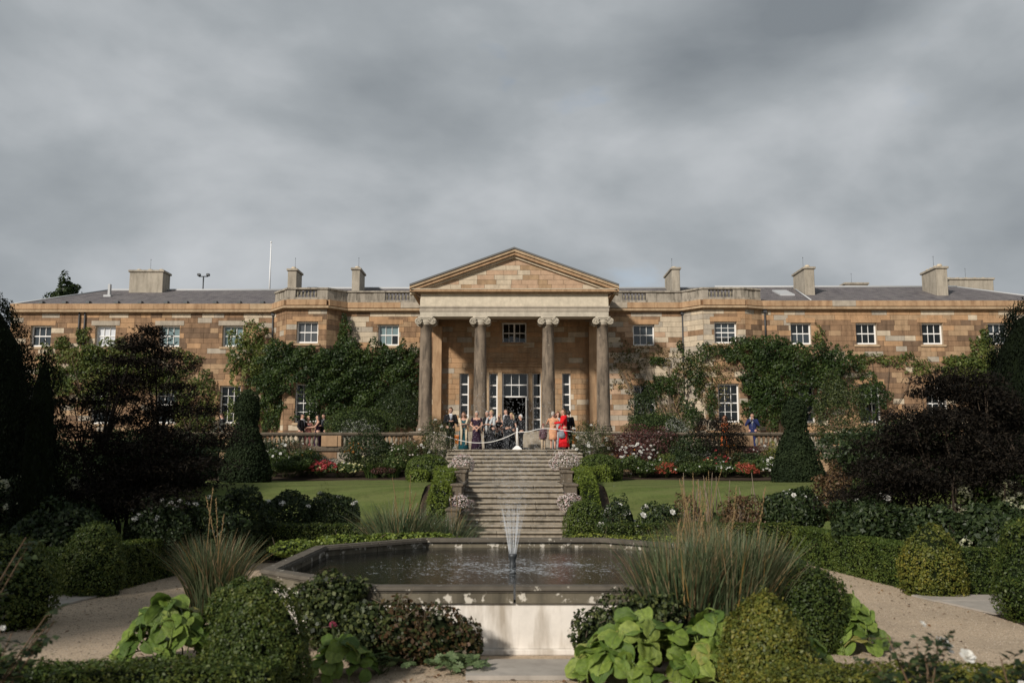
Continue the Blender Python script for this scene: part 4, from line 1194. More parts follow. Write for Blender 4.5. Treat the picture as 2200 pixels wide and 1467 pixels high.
# small flower heads shared by every plant
def flower_mesh(kind, mat_):
    key = (kind, mat_)
    if key in FL: return FL[key]
    if kind == 'rose':           # layered cup of petals
        polys = []
        for lay, (r, tilt, n, s) in enumerate(((0.30, 75, 4, 0.55), (0.42, 48, 5, 0.7), (0.5, 18, 6, 0.8))):
            for k in range(n):
                a = 2 * math.pi * (k + 0.37 * lay) / n
                out, up = np.array((math.cos(a), math.sin(a), 0)), np.array((0, 0, 1.0))
                d = out * math.cos(R(tilt)) + up * math.sin(R(tilt)); sd = np.array((-math.sin(a), math.cos(a), 0))
                c = out * 0.05
                polys.append([c - sd * 0.1, c + d * 0.3 * s - sd * 0.3 * s, c + d * 0.62 * s - sd * 0.22 * s, c + d * 0.72 * s, c + d * 0.62 * s + sd * 0.22 * s, c + d * 0.3 * s + sd * 0.3 * s])
        V = np.array(polys)
    elif kind == 'daisy':
        polys = []
        for k in range(8):
            a = 2 * math.pi * k / 8; d = np.array((math.cos(a), math.sin(a), 0.18)); sd = np.array((-math.sin(a), math.cos(a), 0))
            polys.append([d * 0.08, d * 0.32 - sd * 0.14, d * 0.5, d * 0.32 + sd * 0.14])
        V = np.array(polys)
    else:                        # rounded head of many small florets
        n = 46 if kind == 'head' else 26
        D = nrmz(rng.normal(0, 1, (n * 2, 3))); D = D[D[:, 2] > -0.25][:n]
        sc = np.array((0.5, 0.5, 0.34)) if kind == 'head' else np.array((0.5, 0.5, 0.16))
        V = leaf_polys(D * sc, D, np.full(len(D), 0.24), 0.9, 0.3)
    FL[key] = quad_mesh('flower', V, rng.random(len(V)), LM[mat_])
    return FL[key]
def flowers(parent, pts, kind, mat_, size, up=None, name='flower'):
    for p_ in pts:
        s = size * random.uniform(0.75, 1.2)
        link(name, flower_mesh(kind, mat_), parent, loc=p_, rot=(random.uniform(0.3, 1.2), random.uniform(-0.4, 0.4), random.uniform(-0.6, 0.6)), scale=(s, s, s))
def stems(parent, tips, base_r, rad=0.006, mat_='stem', name='stems', mid=0.4, z0=0.0):
    b = MB()
    for tp in tips:
        tp = Vector(tp); a = random.random() * 6.28; r = base_r * random.random()
        b0 = Vector((r * math.cos(a), r * math.sin(a), z0)); md = b0.lerp(tp, 0.5); md.x = b0.x + (tp.x - b0.x) * mid; md.y = b0.y + (tp.y - b0.y) * mid
        b.tube([b0, md, tp], [rad, rad * 0.8, rad * 0.5], 4)
    o_ = b.build(name, M[mat_], parent); o_['kind'] = 'stuff'
    return o_
def shrub(name, label, cat, loc, rx, ry, h, leaf, n, size, fl=None, fl2=None, group=None, aspect=0.5, k=14, amp=0.35, sig=0.06, fill=0.3, jit=0.8, woody='stem', core=False, nst=14, fb=-0.35, zc=0.5, droop=0.0):
    t = thing(name, label, cat, loc, 0, group)
    P, N = crown_pts(n, rx, ry, h * (1 - zc), h * zc, k, amp, sig, fill, fb)
    P[:, 2] = np.maximum(P[:, 2], 0.01)
    foliage('foliage', P, N, size, leaf, t, aspect, jit, droop=droop)
    if core:
        b = MB(); b.ball((0, 0, h * zc), (rx * 0.78, ry * 0.78, h * (1 - zc) * 0.8), 18, 12); b.build('dark_core', M['core'], t)
    idx = rng.choice(len(P), min(nst, len(P)), replace=False)
    stems(t, P[idx] * 0.93, min(rx, ry) * 0.25, 0.008 if woody == 'stem' else 0.014, woody)
    for f in (fl, fl2):
        if not f: continue
        kind, fm, cnt, fs, zmin = f
        cand = np.where((P[:, 2] > h * zmin) & (P[:, 1] < ry * 0.45))[0]
        if len(cand) == 0: continue
        pick = rng.choice(cand, min(cnt, len(cand)), replace=False)
        flowers(t, (P[pick] + N[pick] * fs * 0.35), kind, fm, fs)
    return t

# ------------------------------------------------ clipped shapes
def profile_pts(prof, n):
    """even points on a surface of revolution; prof = [(r, z)]"""
    seg = []; area = []
    for (r0, z0), (r1, z1) in zip(prof, prof[1:]):
        area.append((r0 + r1) * math.hypot(r1 - r0, z1 - z0) + 1e-6)
    area = np.array(area) / sum(area)
    idx = rng.choice(len(area), n, p=area); f = rng.random(n)
    pr = np.array(prof); a, c = pr[idx], pr[idx + 1]
    q = a + (c - a) * f[:, None]; d = c - a
    th = rng.random(n) * 2 * math.pi
    nr, nz = d[:, 1], -d[:, 0]; ln = np.hypot(nr, nz) + 1e-6; nr, nz = nr / ln, nz / ln
    return np.stack([q[:, 0] * np.cos(th), q[:, 0] * np.sin(th), q[:, 1]], 1), np.stack([nr * np.cos(th), nr * np.sin(th), nz], 1)
def topiary(name, label, loc, prof, leaf, n, size, group=None, rough=0.04, jit=0.55, cat='topiary', squash=(1, 1)):
    t = thing(name, label, cat, loc, 0, group)
    P, N = profile_pts(prof, n)
    W = P + np.array(loc)
    big, mid, fine = vnoise(W, 2.2, 1), vnoise(W, 6.0, 2), vnoise(W, 16.0, 3)
    P = P + N * ((big - 0.5) * rough * 2.2 + (mid - 0.5) * rough * 1.8 + (fine - 0.5) * rough * 1.3 + rng.normal(0, rough * 0.4, len(P)))[:, None]
    shoot = rng.random(len(P)) < 0.012; P[shoot] += N[shoot] * rough * 1.6
    keep = (fine + 0.25 * rng.random(len(P)) > 0.36) | (mid > 0.55)  # leaf gaps let the dark core show as shadowy holes
    patch = np.clip(0.15 + 0.75 * (0.5 * big + 0.3 * mid + 0.4 * fine - 0.1) + rng.normal(0, 0.16, len(P)), 0, 1)
    P, N, patch = P[keep], N[keep], patch[keep]
    P[:, 0] *= squash[0]; P[:, 1] *= squash[1]
    foliage('foliage', P, N, size, leaf, t, 0.6, jit, rnd=patch, svar=0.6)
    b = MB(); b.lathe([(max(0.01, r - 0.05) * 0.97, z * 0.985 + 0.004) for r, z in prof], 20); o_ = b.build('dark_core', M['core'], t)
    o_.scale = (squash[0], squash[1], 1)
    b = MB(); b.tube([(0, 0, -0.02), (0, 0, prof[-1][1] * 0.5)], 0.03, 6); b.build('trunk', M['barkdark'], t)
    return t
def dome_prof(r, h, k=10, belly=0.15, sharp=2.3):
    out = [(r * 0.82, 0.0), (r * (1 - belly * 0.2), h * 0.12), (r, h * 0.28)]
    for i in range(1, k + 1):
        f = i / k; out.append((r * max(0.0, 1 - f ** sharp) ** (1 / sharp * 1.0) if i < k else 0.0, h * (0.28 + 0.72 * f)))
    return out
def hedge(label, path, width, height, leaf, dens, size, rough=0.03, group=None, name='box_hedge', jit=0.55):
    """path = list of (x, y, z base)"""
    x0, y0, z0 = path[0]
    t = thing(name, label, 'hedge', (x0, y0, z0), 0, group)
    Ps, Ns = [], []
    b = MB()
    for i in range(len(path) - 1):
        p, q = np.array(path[i], float), np.array(path[i + 1], float)
        d = q - p; L = np.hypot(d[0], d[1]); dx = d / L; sd = np.array((dx[1], -dx[0], 0)); sd /= np.linalg.norm(sd)
        off = p - np.array(path[0], float)
        def put(n, fa, fb_, nrm_):
            f = rng.random(n)[:, None]
            P = off + d * f + fa + fb_
            Ps.append(P); Ns.append(np.tile(nrm_, (n, 1)))
        n1 = int(L * height * dens)
        for s in (-1, 1):
            hh = rng.random(n1)[:, None] * height
            put(n1, sd * s * width / 2, hh * np.array([0, 0, 1.0]), sd * s)
        n2 = int(L * width * dens)
        put(n2, (rng.random(n2)[:, None] - 0.5) * width * sd, np.array([[0, 0, height]]), np.array([0, 0, 1.0]))
        for en, sg in ((0.0, -1), (1.0, 1)):
            n3 = int(width * height * dens)
            P = off + d * en + (rng.random(n3)[:, None] - 0.5) * width * sd + rng.random(n3)[:, None] * height * np.array([0, 0, 1.0])
            Ps.append(P); Ns.append(np.tile(dx * sg, (n3, 1)))
        w2, h2 = width / 2 - 0.05, height - 0.05
        V = []
        for z in (0.0, h2):
            for e_, s in ((off + dx * 0.04, -1), (off + d - dx * 0.04, -1), (off + d - dx * 0.04, 1), (off + dx * 0.04, 1)):
                V.append(e_ + sd * s * w2 + np.array((0, 0, z)))
        b.add(V, [(3, 2, 1, 0), (4, 5, 6, 7), (0, 1, 5, 4), (1, 2, 6, 5), (2, 3, 7, 6), (3, 0, 4, 7)])
    P, N = np.concatenate(Ps), np.concatenate(Ns)
    W = P + np.array(path[0])
    big, mid, fine = vnoise(W, 1.6, 1), vnoise(W, 5.0, 2), vnoise(W, 15.0, 3)
    P = P + N * ((big - 0.5) * rough * 2.0 + (mid - 0.5) * rough * 1.8 + (fine - 0.5) * rough * 1.3 + rng.normal(0, rough * 0.4, len(P)))[:, None]
    shoot = rng.random(len(P)) < 0.012; P[shoot] += N[shoot] * rough * 1.5
    keep = (fine + 0.25 * rng.random(len(P)) > 0.36) | (mid > 0.55)  # missing leaves expose the dark core, read as shaded hollows
    patch = np.clip(0.15 + 0.75 * (0.5 * big + 0.3 * mid + 0.4 * fine - 0.1) + rng.normal(0, 0.16, len(P)), 0, 1)
    P, N, patch = P[keep], N[keep], patch[keep]
    foliage('foliage', P, N, size, leaf, t, 0.6, jit, rnd=patch, svar=0.6)
    b.build('dark_core', M['core'], t)
    return t
# ------------------------------------------------ grasses
def blade_polys(n, r, h, lean, wid, hv=0.35):
    """curved strips as quads; returns polys and per-blade random"""
    a = rng.random(n) * 2 * math.pi; br = r * np.sqrt(rng.random(n)) * 0.8
    base = np.stack([br * np.cos(a), br * np.sin(a), np.zeros(n)], 1)
    H = h * (1 - hv * rng.random(n)); ln = lean * (0.25 + rng.random(n)) * (0.4 + br / max(r, 1e-3)); da = a + rng.normal(0, 0.5, n)
    dirv = np.stack([np.cos(da), np.sin(da), np.zeros(n)], 1)
    side = np.stack([-np.sin(da + rng.normal(0, 0.8, n)), np.cos(da), np.zeros(n)], 1); side = nrmz(side)
    K = 5; pts = []
    for k in range(K + 1):
        f = k / K
        z = H * (f - 0.25 * ln * f ** 3); o_ = ln[:, None] * H[:, None] * dirv * (f ** 1.9)
        w = wid * (1 - f ** 2 * 0.92) * 0.5
        c = base + o_ + np.stack([np.zeros(n), np.zeros(n), z], 1)
        pts.append((c - side * w, c + side * w))
    polys = []; rn = []
    r0 = rng.random(n)
    for k in range(K):
        polys.append(np.stack([pts[k][0], pts[k][1], pts[k + 1][1], pts[k + 1][0]], 1)); rn.append(np.clip(r0 * 0.85 + 0.03 * k, 0, 1))
    return np.concatenate(polys), np.concatenate(rn)
def grass_clump(label, loc, r, h, n, lean=0.5, wid=0.012, straw=0.25, stalks=8, sh=1.5, leaf='blue', name='ornamental_grass'):
    t = thing(name, label, 'ornamental grass', loc)
    V, rn = blade_polys(n, r, h, lean, wid); o_ = link('blades', quad_mesh('blades', V, rn, LM[leaf]), t); o_['kind'] = 'stuff'
    if straw:
        V, rn = blade_polys(int(n * straw), r, h * 1.02, lean * 1.15, wid * 0.9); o_ = link('dry_blades', quad_mesh('dry_blades', V, rn, LM['straw']), t); o_['kind'] = 'stuff'
    for k in range(stalks):
        a = random.random() * 6.28; rr_ = r * 0.6 * random.random(); ln = random.uniform(-0.2, 0.25) * sh; H = sh * random.uniform(0.7, 1.0)
        p0 = Vector((rr_ * math.cos(a), rr_ * math.sin(a), 0)); p2 = p0 + Vector((ln, random.uniform(-0.1, 0.1), H)); p1 = p0.lerp(p2, 0.5) + Vector((-ln * 0.15, 0, 0.03))
        b = MB(); b.tube([p0, p1, p2], [0.006, 0.005, 0.003], 4)
        for q in range(14):     # seed head
            f = 0.66 + 0.34 * q / 14; c = p1.lerp(p2, (f - 0.5) * 2)
            b.ball(c + Vector((random.uniform(-.012, .012), random.uniform(-.012, .012), 0)), (0.008, 0.008, 0.02), 4, 3)
        b.build('stalk', M['strawstem'], t)
    return t
M['strawstem'] = stone('straw_stem', (0.24, 0.165, 0.08), stain=0.3, sc=8)
# ------------------------------------------------ big-leaved bergenia
def bergenia_leaf(v):
    """oval leathery leaf, cupped, with a midrib fold and stalk; 8 x 5 grid"""
    nu, nv = 8, 6
    V = []; Fc = []
    for i in range(nu + 1):
        f = i / nu; w = 0.44 * max(0.0, 1 - abs(2 * f - 1.06) ** (2.2 + 0.1 * v)) ** 0.5 if 0 < i < nu else (0.06 if i == 0 else 0.10)
        for j in range(nv + 1):
            g = j / nv * 2 - 1
            x = g * w; y = f
            z = 0.16 * abs(g) * w + 0.10 * math.sin(f * 2.2) - 0.22 * f * f + 0.035 * math.sin(f * 13 + g * 4 + v * 1.7) * abs(g) + 0.03 * math.sin(g * 6 + v * 2) + 0.05 * (v % 3 - 1) * g * f
            V.append((x, y * 0.92, z))
    for i in range(nu):
        for j in range(nv):
            q = i * (nv + 1) + j; Fc.append((q, q + 1, q + nv + 2, q + nv + 1))
    b = MB(); b.add(V, Fc, 0, True)
    b.tube([(0, 0.02, 0.0), (0, -0.12, -0.08), (0, -0.3, -0.3)], [0.03, 0.035, 0.04], 5)
    b.tube([(0, 0.0, 0.012), (0, 0.45, 0.055), (0, 0.8, -0.02)], [0.02, 0.014, 0.006], 4)
    me = b.me('leaf', LM['bergenia'])
    at_ = me.attributes.new('rnd', 'FLOAT', 'FACE')
    rr_ = np.full(len(me.polygons), (v * 0.37) % 1.0) + rng.normal(0, 0.06, len(me.polygons)); at_.data.foreach_set('value', np.clip(rr_, 0, 1).astype(np.float32))
    return me
def bergmat():
    m, n, l, p = newmat('bergenia_leaf_veined')
    tcn = n.new('ShaderNodeTexCoord'); sp = n.new('ShaderNodeSeparateXYZ'); l.new(tcn.outputs['Object'], sp.inputs[0])
    oi = n.new('ShaderNodeObjectInfo')
    def mt(op, a, b_=None):
        q = n.new('ShaderNodeMath'); q.operation = op
        for i, v in enumerate((a, b_)):
            if v is None: continue
            if isinstance(v, (int, float)): q.inputs[i].default_value = v
            else: l.new(v, q.inputs[i])
        return q.outputs[0]
    axx = mt('ABSOLUTE', sp.outputs[0])
    ph = mt('MULTIPLY', mt('SUBTRACT', sp.outputs[1], mt('MULTIPLY', axx, 0.75)), 44.0)
    vein = mt('POWER', mt('ABSOLUTE', mt('SINE', ph)), 6.0)
    rib = mt('LESS_THAN', axx, 0.018)
    nz = noise_node(n, l, 5.0, 4, 0.6, vec=tcn.outputs['Object']); nz2 = noise_node(n, l, 26, 3, 0.6)
    base = ramp_node(n, l, oi.outputs['Random'], [(0.0, (0.06, 0.12, 0.018)), (0.35, (0.14, 0.22, 0.03)), (0.7, (0.23, 0.32, 0.05)), (0.93, (0.32, 0.39, 0.09)), (1.0, (0.33, 0.24, 0.07))])
    col = mix_node(n, l, mt('MULTIPLY', vein, 0.35), base, (0.19, 0.25, 0.07))
    col = mix_node(n, l, mt('MULTIPLY', rib, 0.55), col, (0.25, 0.30, 0.11))
    col = mix_node(n, l, ramp_node(n, l, nz, [(0.35, (0, 0, 0)), (0.7, (0.6, 0.6, 0.6))]), col, (0.045, 0.085, 0.016))
    col = mix_node(n, l, ramp_node(n, l, nz2, [(0.66, (0, 0, 0)), (0.74, (0.7, 0.7, 0.7))]), col, (0.11, 0.075, 0.03))
    l.new(col, p.inputs['Base Color']); p.inputs['Roughness'].default_value = 0.45; p.inputs['Specular IOR Level'].default_value = 0.35
    bump_node(n, l, p, mt('ADD', mt('MULTIPLY', vein, -0.4), nz), 0.5, 0.03)
    t_ = n.new('ShaderNodeBsdfTranslucent'); l.new(col, t_.inputs[0]); x = n.new('ShaderNodeMixShader'); x.inputs[0].default_value = 0.22
    l.new(p.outputs[0], x.inputs[1]); l.new(t_.outputs[0], x.inputs[2]); l.new(x.outputs[0], n['Material Output'].inputs['Surface'])
    return m
LM['bergenia'] = bergmat()
BLEAF = [bergenia_leaf(v) for v in range(6)]
def bergenia(label, loc, rx, ry, h, n, size, fl=0, name='bergenia'):
    t = thing(name, label, 'bergenia', loc)
    for k in range(n):
        f = (k + 0.5) / n
        a = k * 2.399 + random.uniform(-0.3, 0.3); rr_ = math.sqrt(f)
        out = Vector((math.cos(a), math.sin(a), 0))
        c = Vector((rx * rr_ * math.cos(a), ry * rr_ * math.sin(a), max(0.07, h * (1 - 0.8 * rr_ ** 2.2) * random.uniform(0.72, 1.05) - size * 0.15)))
        s = size * random.uniform(0.7, 1.2)
        rv = Vector((random.gauss(0, 1), random.gauss(0, 1), random.gauss(0, 1)))
        nrm = (out * (0.15 + 0.5 * rr_) + Vector((0, -0.18, 0.85)) + rv * 0.36).normalized()
        ax_ = (Vector((0, 0, 1)) + rv.cross(nrm) * 0.6) if random.random() < 0.62 + 0.3 * (1 - rr_) else (out * 0.8 + Vector((0, 0, -0.5)) + rv.cross(nrm) * 0.4)
        ax_ = (ax_ - nrm * ax_.dot(nrm)).normalized()
        sx = ax_.cross(nrm)
        m4 = Matrix((sx, ax_, nrm)).transposed().to_4x4()
        o_ = link('leaf', BLEAF[k % 6], t); o_.matrix_local = Matrix.Translation(c - ax_ * s * 0.45) @ m4 @ Matrix.Scale(s, 4)
    for k in range(fl):
        a = random.random() * 6.28; p2 = Vector((rx * 0.35 * math.cos(a), ry * 0.35 * math.sin(a), h * random.uniform(1.15, 1.4)))
        b = MB(); b.tube([(p2.x * 0.5, p2.y * 0.5, 0.1), p2], 0.012, 5); b.build('flower_stalk', M['stem'], t)
        link('flower', flower_mesh('head', 'pinkfl'), t, loc=p2, scale=(0.075, 0.075, 0.11))
    return t
# ------------------------------------------------ trees
def tree_limbs(b, base, spread, h, n, r0, lean=0.0):
    tips = []
    for k in range(n):
        a = 2 * math.pi * k / n + random.uniform(-0.4, 0.4); rr_ = spread * random.uniform(0.5, 1.0)
        p0 = Vector(base) + Vector((0.12 * math.cos(a), 0.12 * math.sin(a), 0)); p3 = Vector(base) + Vector((rr_ * math.cos(a) + lean, rr_ * math.sin(a), h * random.uniform(0.7, 1.0)))
        p1 = p0.lerp(p3, 0.35) + Vector((-rr_ * 0.2 * math.cos(a), -rr_ * 0.2 * math.sin(a), h * 0.08)); p2 = p0.lerp(p3, 0.7) + Vector((random.uniform(-.15, .15), random.uniform(-.15, .15), 0.05))
        b.tube([p0, p1, p2, p3], [r0, r0 * 0.75, r0 * 0.5, r0 * 0.2], 6); tips.append(p3)
        for q in range(3):
            s0 = p1.lerp(p3, random.uniform(0.2, 0.9)); s1 = s0 + Vector((random.uniform(-1, 1) * spread * 0.45, random.uniform(-1, 1) * spread * 0.45, h * random.uniform(0.05, 0.2)))
            b.tube([s0, s0.lerp(s1, 0.5) + Vector((0, 0, 0.06)), s1], [r0 * 0.35, r0 * 0.25, r0 * 0.1], 5); tips.append(s1)
    return tips
def layered_tree(name, label, loc, sprays, leaf, per, size, bark, limbs=9, trunk_h=2.4, spread=1.3, aspect=0.32, r0=0.05, flat_=0.22):
    """crown of flat tiers; sprays = (x, y, z, rx, ry)"""
    t = thing(name, label, 'tree', loc)
    b = MB(); tips = tree_limbs(b, (0, 0, 0), spread, trunk_h, limbs, r0)
    for (x, y, z, rx, ry) in sprays[::2]:
        s = min(tips, key=lambda q: (q - Vector((x, y, z))).length); e_ = Vector((x, y, z)); b.tube([s, s.lerp(e_, 0.5) + Vector((0, 0, 0.08)), e_], [r0 * 0.35, r0 * 0.25, r0 * 0.12], 5)
    b.build('trunk', M[bark], t)
    Ps, Ns = [], []
    for (x, y, z, rx, ry) in sprays:
        n = int(per * rx * ry)
        th, rr_ = rng.random(n) * 2 * math.pi, np.sqrt(rng.random(n))
        edge = 1 + 0.3 * np.sin(th * 5 + x * 3) + 0.15 * np.sin(th * 11 + z * 5)
        px, py = rx * rr_ * edge * np.cos(th), ry * rr_ * edge * np.sin(th)
        pz = flat_ * max(rx, 0.3) * rng.normal(0, 0.55, n) - 0.22 * rr_ ** 2 * rx
        Ps.append(np.stack([px + x, py + y, pz + z], 1)); Ns.append(np.tile(np.array((0, 0, 1.0)), (n, 1)))
    foliage('crown', np.concatenate(Ps), np.concatenate(Ns), size, leaf, t, aspect, 0.75, droop=0.4)
    return t
# ================================================================== planting
def pl(u, vt, wpx, Y, zb):
    """place, half width and height of a plant from where it stands in the photo"""
    zt = az(vt, Y); x = ax(u, vt, Y)
    return (x, Y, zb), wpx / 2 * Y / FPX, max(0.12, zt - zb)
FLX = 1.0
def bsh(name, label, cat, u, vt, wpx, Y, zb, leaf, n, size, **k):
    loc, rx, h = pl(u, vt, wpx, Y, zb)
    ry = k.pop('ry', rx * 0.8)
    return shrub(name, label, cat, loc, rx, ry, h, leaf, n, size, **k)

# ------------------------------------------------ climbers on the house
def wall_y(u):
    """the wall's distance along the front: the bays stand forward"""
    return float(np.interp(u, [590, 612, 708, 745, 1455, 1500, 1610, 1640], [YL, 45.6, 45.6, YM, YM, 45.5, 45.5, YR])) - 0.03
def climber(label, blobs, Y0, leaf, dens, size, holes=(), nstem=6, name='wall_climber', bark='bark', jit=0.8, aspect=0.55, foot=None, gap=0.38):
    Y = min(Y0, YM)
    cu = sum(b_[0] for b_ in blobs) / len(blobs)
    base = Vector((ax(foot or cu, 900, Y), Y - 0.12, ZT))
    t = thing(name, label, 'climber', base)
    Ps, Ns = [], []
    for (u, v, ru, rv, th) in blobs:
        Y = min(Y0, wall_y(u)); c = at(u, v, Y); rx, rz = ru * Y / FPX, rv * Y / FPX
        n = int(dens * rx * rz * math.pi)
        a, r = rng.random(n) * 2 * math.pi, np.sqrt(rng.random(n))
        e_ = 1 + 0.16 * np.sin(a * 4 + u) + 0.13 * np.sin(a * 9 + v) + 0.08 * np.sin(a * 17)
        x, z = rx * r * e_ * np.cos(a), rz * r * e_ * np.sin(a)
        bul = np.sqrt(np.maximum(0.05, 1 - r ** 2)); lum = 0.7 + 0.3 * np.sin(x * 4.5 + u) * np.sin(z * 5 + v)
        y = -th * bul * lum * (1 - 0.45 * rng.random(n) ** 2)
        P = np.stack([x + c.x, y + Y - 0.04, z + c.z], 1)
        N = np.stack([0.5 * np.cos(a) * r, np.full(n, -0.8), 0.5 * np.sin(a) * r + 0.35], 1)
        Ps.append(P); Ns.append(N)
    P, N = np.concatenate(Ps), np.concatenate(Ns)
    keep = P[:, 2] > ZT
    for (u0, u1, v0, v1) in holes:
        a0, a1 = at(u0, v1, Y), at(u1, v0, Y)
        keep &= ~((P[:, 0] > a0.x) & (P[:, 0] < a1.x) & (P[:, 2] > a0.z) & (P[:, 2] < a1.z) & (rng.random(len(P)) < 0.93))
    keep &= (vnoise(P, 1.7, 5) * 0.6 + vnoise(P, 4.0, 6) * 0.4 + 0.12 * rng.random(len(P))) > gap
    P, N = P[keep] - np.array(base), N[keep]
    sh = np.clip(0.5 + 0.25 * np.sin(P[:, 0] * 2.3) * np.sin(P[:, 2] * 2.9) + rng.normal(0, 0.24, len(P)), 0, 1)
    foliage('foliage', P, N, size, leaf, t, aspect, jit, rnd=sh, droop=0.5)
    b = MB()
    for k in range(nstem):
        (u, v, ru, rv, th) = blobs[k % len(blobs)]; tp = at(u + random.uniform(-.4, .4) * ru, v, Y) - base; tp.y = -0.03
        m1 = Vector((tp.x * 0.35 + random.uniform(-.2, .2), 0.0, tp.z * 0.4)); m2 = Vector((tp.x * 0.8, -0.02, tp.z * 0.75))
        b.tube([(random.uniform(-.15, .15), 0.03, 0), m1, m2, tp], [0.03, 0.024, 0.018, 0.008], 5)
    b.build('stems', M[bark], t)
    return t
D1 = 560
climber('dense dark green climber covering the wall between the left bay and the portico', [(640, 800, 95, 62, .75), (720, 795, 85, 55, .8), (800, 805, 85, 62, .8), (868, 810, 38, 66, .7), (610, 770, 50, 35, .6), (742, 712, 13, 36, .3), (742, 758, 34, 36, .5), (690, 860, 60, 52, .8),
        (780, 868, 85, 52, .9), (866, 876, 40, 48, .7), (840, 770, 45, 25, .5), (600, 850, 45, 70, .7), (888, 758, 14, 18, .3)], YM - 0.35, 'climber', D1, 0.135, holes=[(632, 668, 826, 895)], gap=0.27)
climber('yellow-green glossy climber beside the left bay downpipe', [(546, 722, 30, 34, .45), (520, 765, 34, 40, .5), (570, 770, 36, 40, .5), (545, 830, 52, 62, .7), (585, 880, 42, 44, .7), (530, 890, 40, 40, .6), (500, 720, 12, 12, .25)], YL - 0.55, 'climberlight', D1, 0.13)
climber('bright green climber behind the dark left maple', [(150, 772, 68, 36, .6), (235, 765, 60, 36, .6), (110, 830, 40, 50, .5), (300, 790, 75, 42, .6), (385, 772, 46, 20, .45), (345, 815, 60, 34, .5), (200, 830, 70, 50, .6), (130, 735, 20, 14, .3), (180, 722, 16, 18, .3)], YL, 'climberlight', 430, 0.14)
climber('mid-green climber around the ground-floor window left of the bay', [(430, 850, 42, 48, .5), (418, 905, 48, 40, .6), (395, 870, 26, 30, .4)], YL - 0.1, 'climberlight', 430, 0.13)
climber('thin dry climber with bare stems right of the portico', [(1350, 790, 42, 60, .14), (1390, 765, 60, 25, .12), (1440, 775, 40, 25, .14), (1500, 790, 50, 40, .14), (1530, 830, 40, 60, .14), (1450, 850, 50, 50, .1), (1560, 770, 50, 40, .16)], YM, 'sparse', 105, 0.12, nstem=22, bark='twig', foot=1440)
climber('ropes of green leaves hanging between the portico and right bay', [(1424, 822, 22, 18, .2), (1400, 838, 22, 20, .2), (1482, 772, 20, 20, .25), (1474, 800, 14, 26, .25), (1497, 812, 18, 38, .3), (1476, 862, 18, 36, .3), (1512, 758, 15, 24, .25), (1545, 755, 26, 14, .25), (1452, 812, 12, 18, .2), (1528, 862, 11, 42, .2), (1460, 742, 7, 12, .2), (1412, 775, 20, 9, .15), (1490, 895, 20, 20, .3), (1440, 838, 14, 14, .2)], YM - 0.1, 'climber', 520, 0.125, nstem=10, holes=[(1543, 1588, 825, 900)])
climber('large green climber spilling over the wall right of the bay', [(1640, 760, 64, 32, .7), (1720, 772, 80, 36, .75), (1800, 778, 46, 34, .6), (1625, 800, 44, 50, .6), (1690, 830, 62, 60, .8), (1770, 830, 46, 60, .6), (1640, 880, 50, 44, .7), (1600, 740, 30, 18, .4), (1660, 736, 40, 16, .5), (1615, 840, 26, 44, .5), (1575, 762, 22, 18, .3), (1868, 850, 40, 44, .4)], YR - 0.4, 'climber', D1, 0.135, holes=[(1543, 1588, 825, 900), (1733, 1752, 833, 850)])
climber('thin climber reaching along the right wing under the windows', [(1870, 770, 34, 12, .2), (1915, 775, 30, 12, .2), (1850, 790, 14, 26, .2), (1975, 790, 44, 18, .25), (1760, 725, 14, 26, .15), (1950, 765, 20, 8, .15)], YR, 'climberlight', 330, 0.12, nstem=5)
climber('bright green climber at the far right of the house', [(2110, 765, 30, 40, .4), (2085, 800, 40, 36, .5), (2125, 830, 22, 50, .4), (2115, 725, 10, 22, .2), (2060, 790, 40, 26, .35)], YR, 'climberlight', 430, 0.15)

# ------------------------------------------------ plants on the terrace
bsh('mound_shrub', 'rounded bright green mound behind the left balustrade', 'shrub', 775, 874, 160, 41.5, ZT, 'green', 6000, 0.075, amp=0.15, core=True, aspect=0.4)
bsh('terrace_shrub', 'dark loose shrub against the ivy left of the portico', 'shrub', 856, 822, 95, 43.5, ZT, 'dark', 5200, 0.09, amp=0.4)
bsh('silver_plant', 'silver-leaved plant poking over the left balustrade', 'plant', 770, 907, 95, 37.6, ZT, 'silver', 900, 0.06, amp=0.6, k=20)
bsh('silver_plant', 'silver-leaved plant on the pier beside the far-left man', 'plant', 484, 908, 66, 37.4, ZT, 'silver', 900, 0.06, amp=0.6, k=20)
bsh('silver_plant', 'silver-leaved plant behind the right balustrade', 'plant', 1452, 902, 60, 37.6, ZT, 'silver', 800, 0.06, amp=0.6, k=20)
bsh('mound_shrub', 'low dark green mound right of the portico', 'shrub', 1415, 882, 150, 41.5, ZT, 'green', 5200, 0.075, amp=0.3, core=True, aspect=0.4)
bsh('terrace_shrub', 'dark upright shrub before the window right of the portico', 'shrub', 1382, 832, 66, 43.5, ZT, 'dark', 3600, 0.09, amp=0.45)
bsh('rose_bush', 'tall loose rose bush with small white blooms left of the stair head', 'rose bush', 940, 905, 78, 35.6, ZL + 0.1, 'ivy', 4600, 0.06, amp=0.5, k=26, fl=('rose', 'white', 9, 0.11, 0.25), fill=0.5, woody='twig')
bsh('rose_bush', 'tall loose rose bush dotted with white blooms right of the stair head', 'rose bush', 1268, 910, 92, 35.6, ZL + 0.1, 'ivy', 5000, 0.06, amp=0.5, k=26, fl=('rose', 'white', 20, 0.12, 0.15), fill=0.5, woody='twig')
bsh('terrace_shrub', 'tall grey-green shrub behind the right yew cone', 'shrub', 1800, 810, 110, 34.0, ZL, 'ivy', 8000, 0.075, amp=0.4, k=22)
bsh('terrace_shrub', 'dark green shrub left of the yew cone by the balustrade', 'shrub', 470, 935, 80, 35.4, ZL, 'dark', 2600, 0.08, amp=0.5)

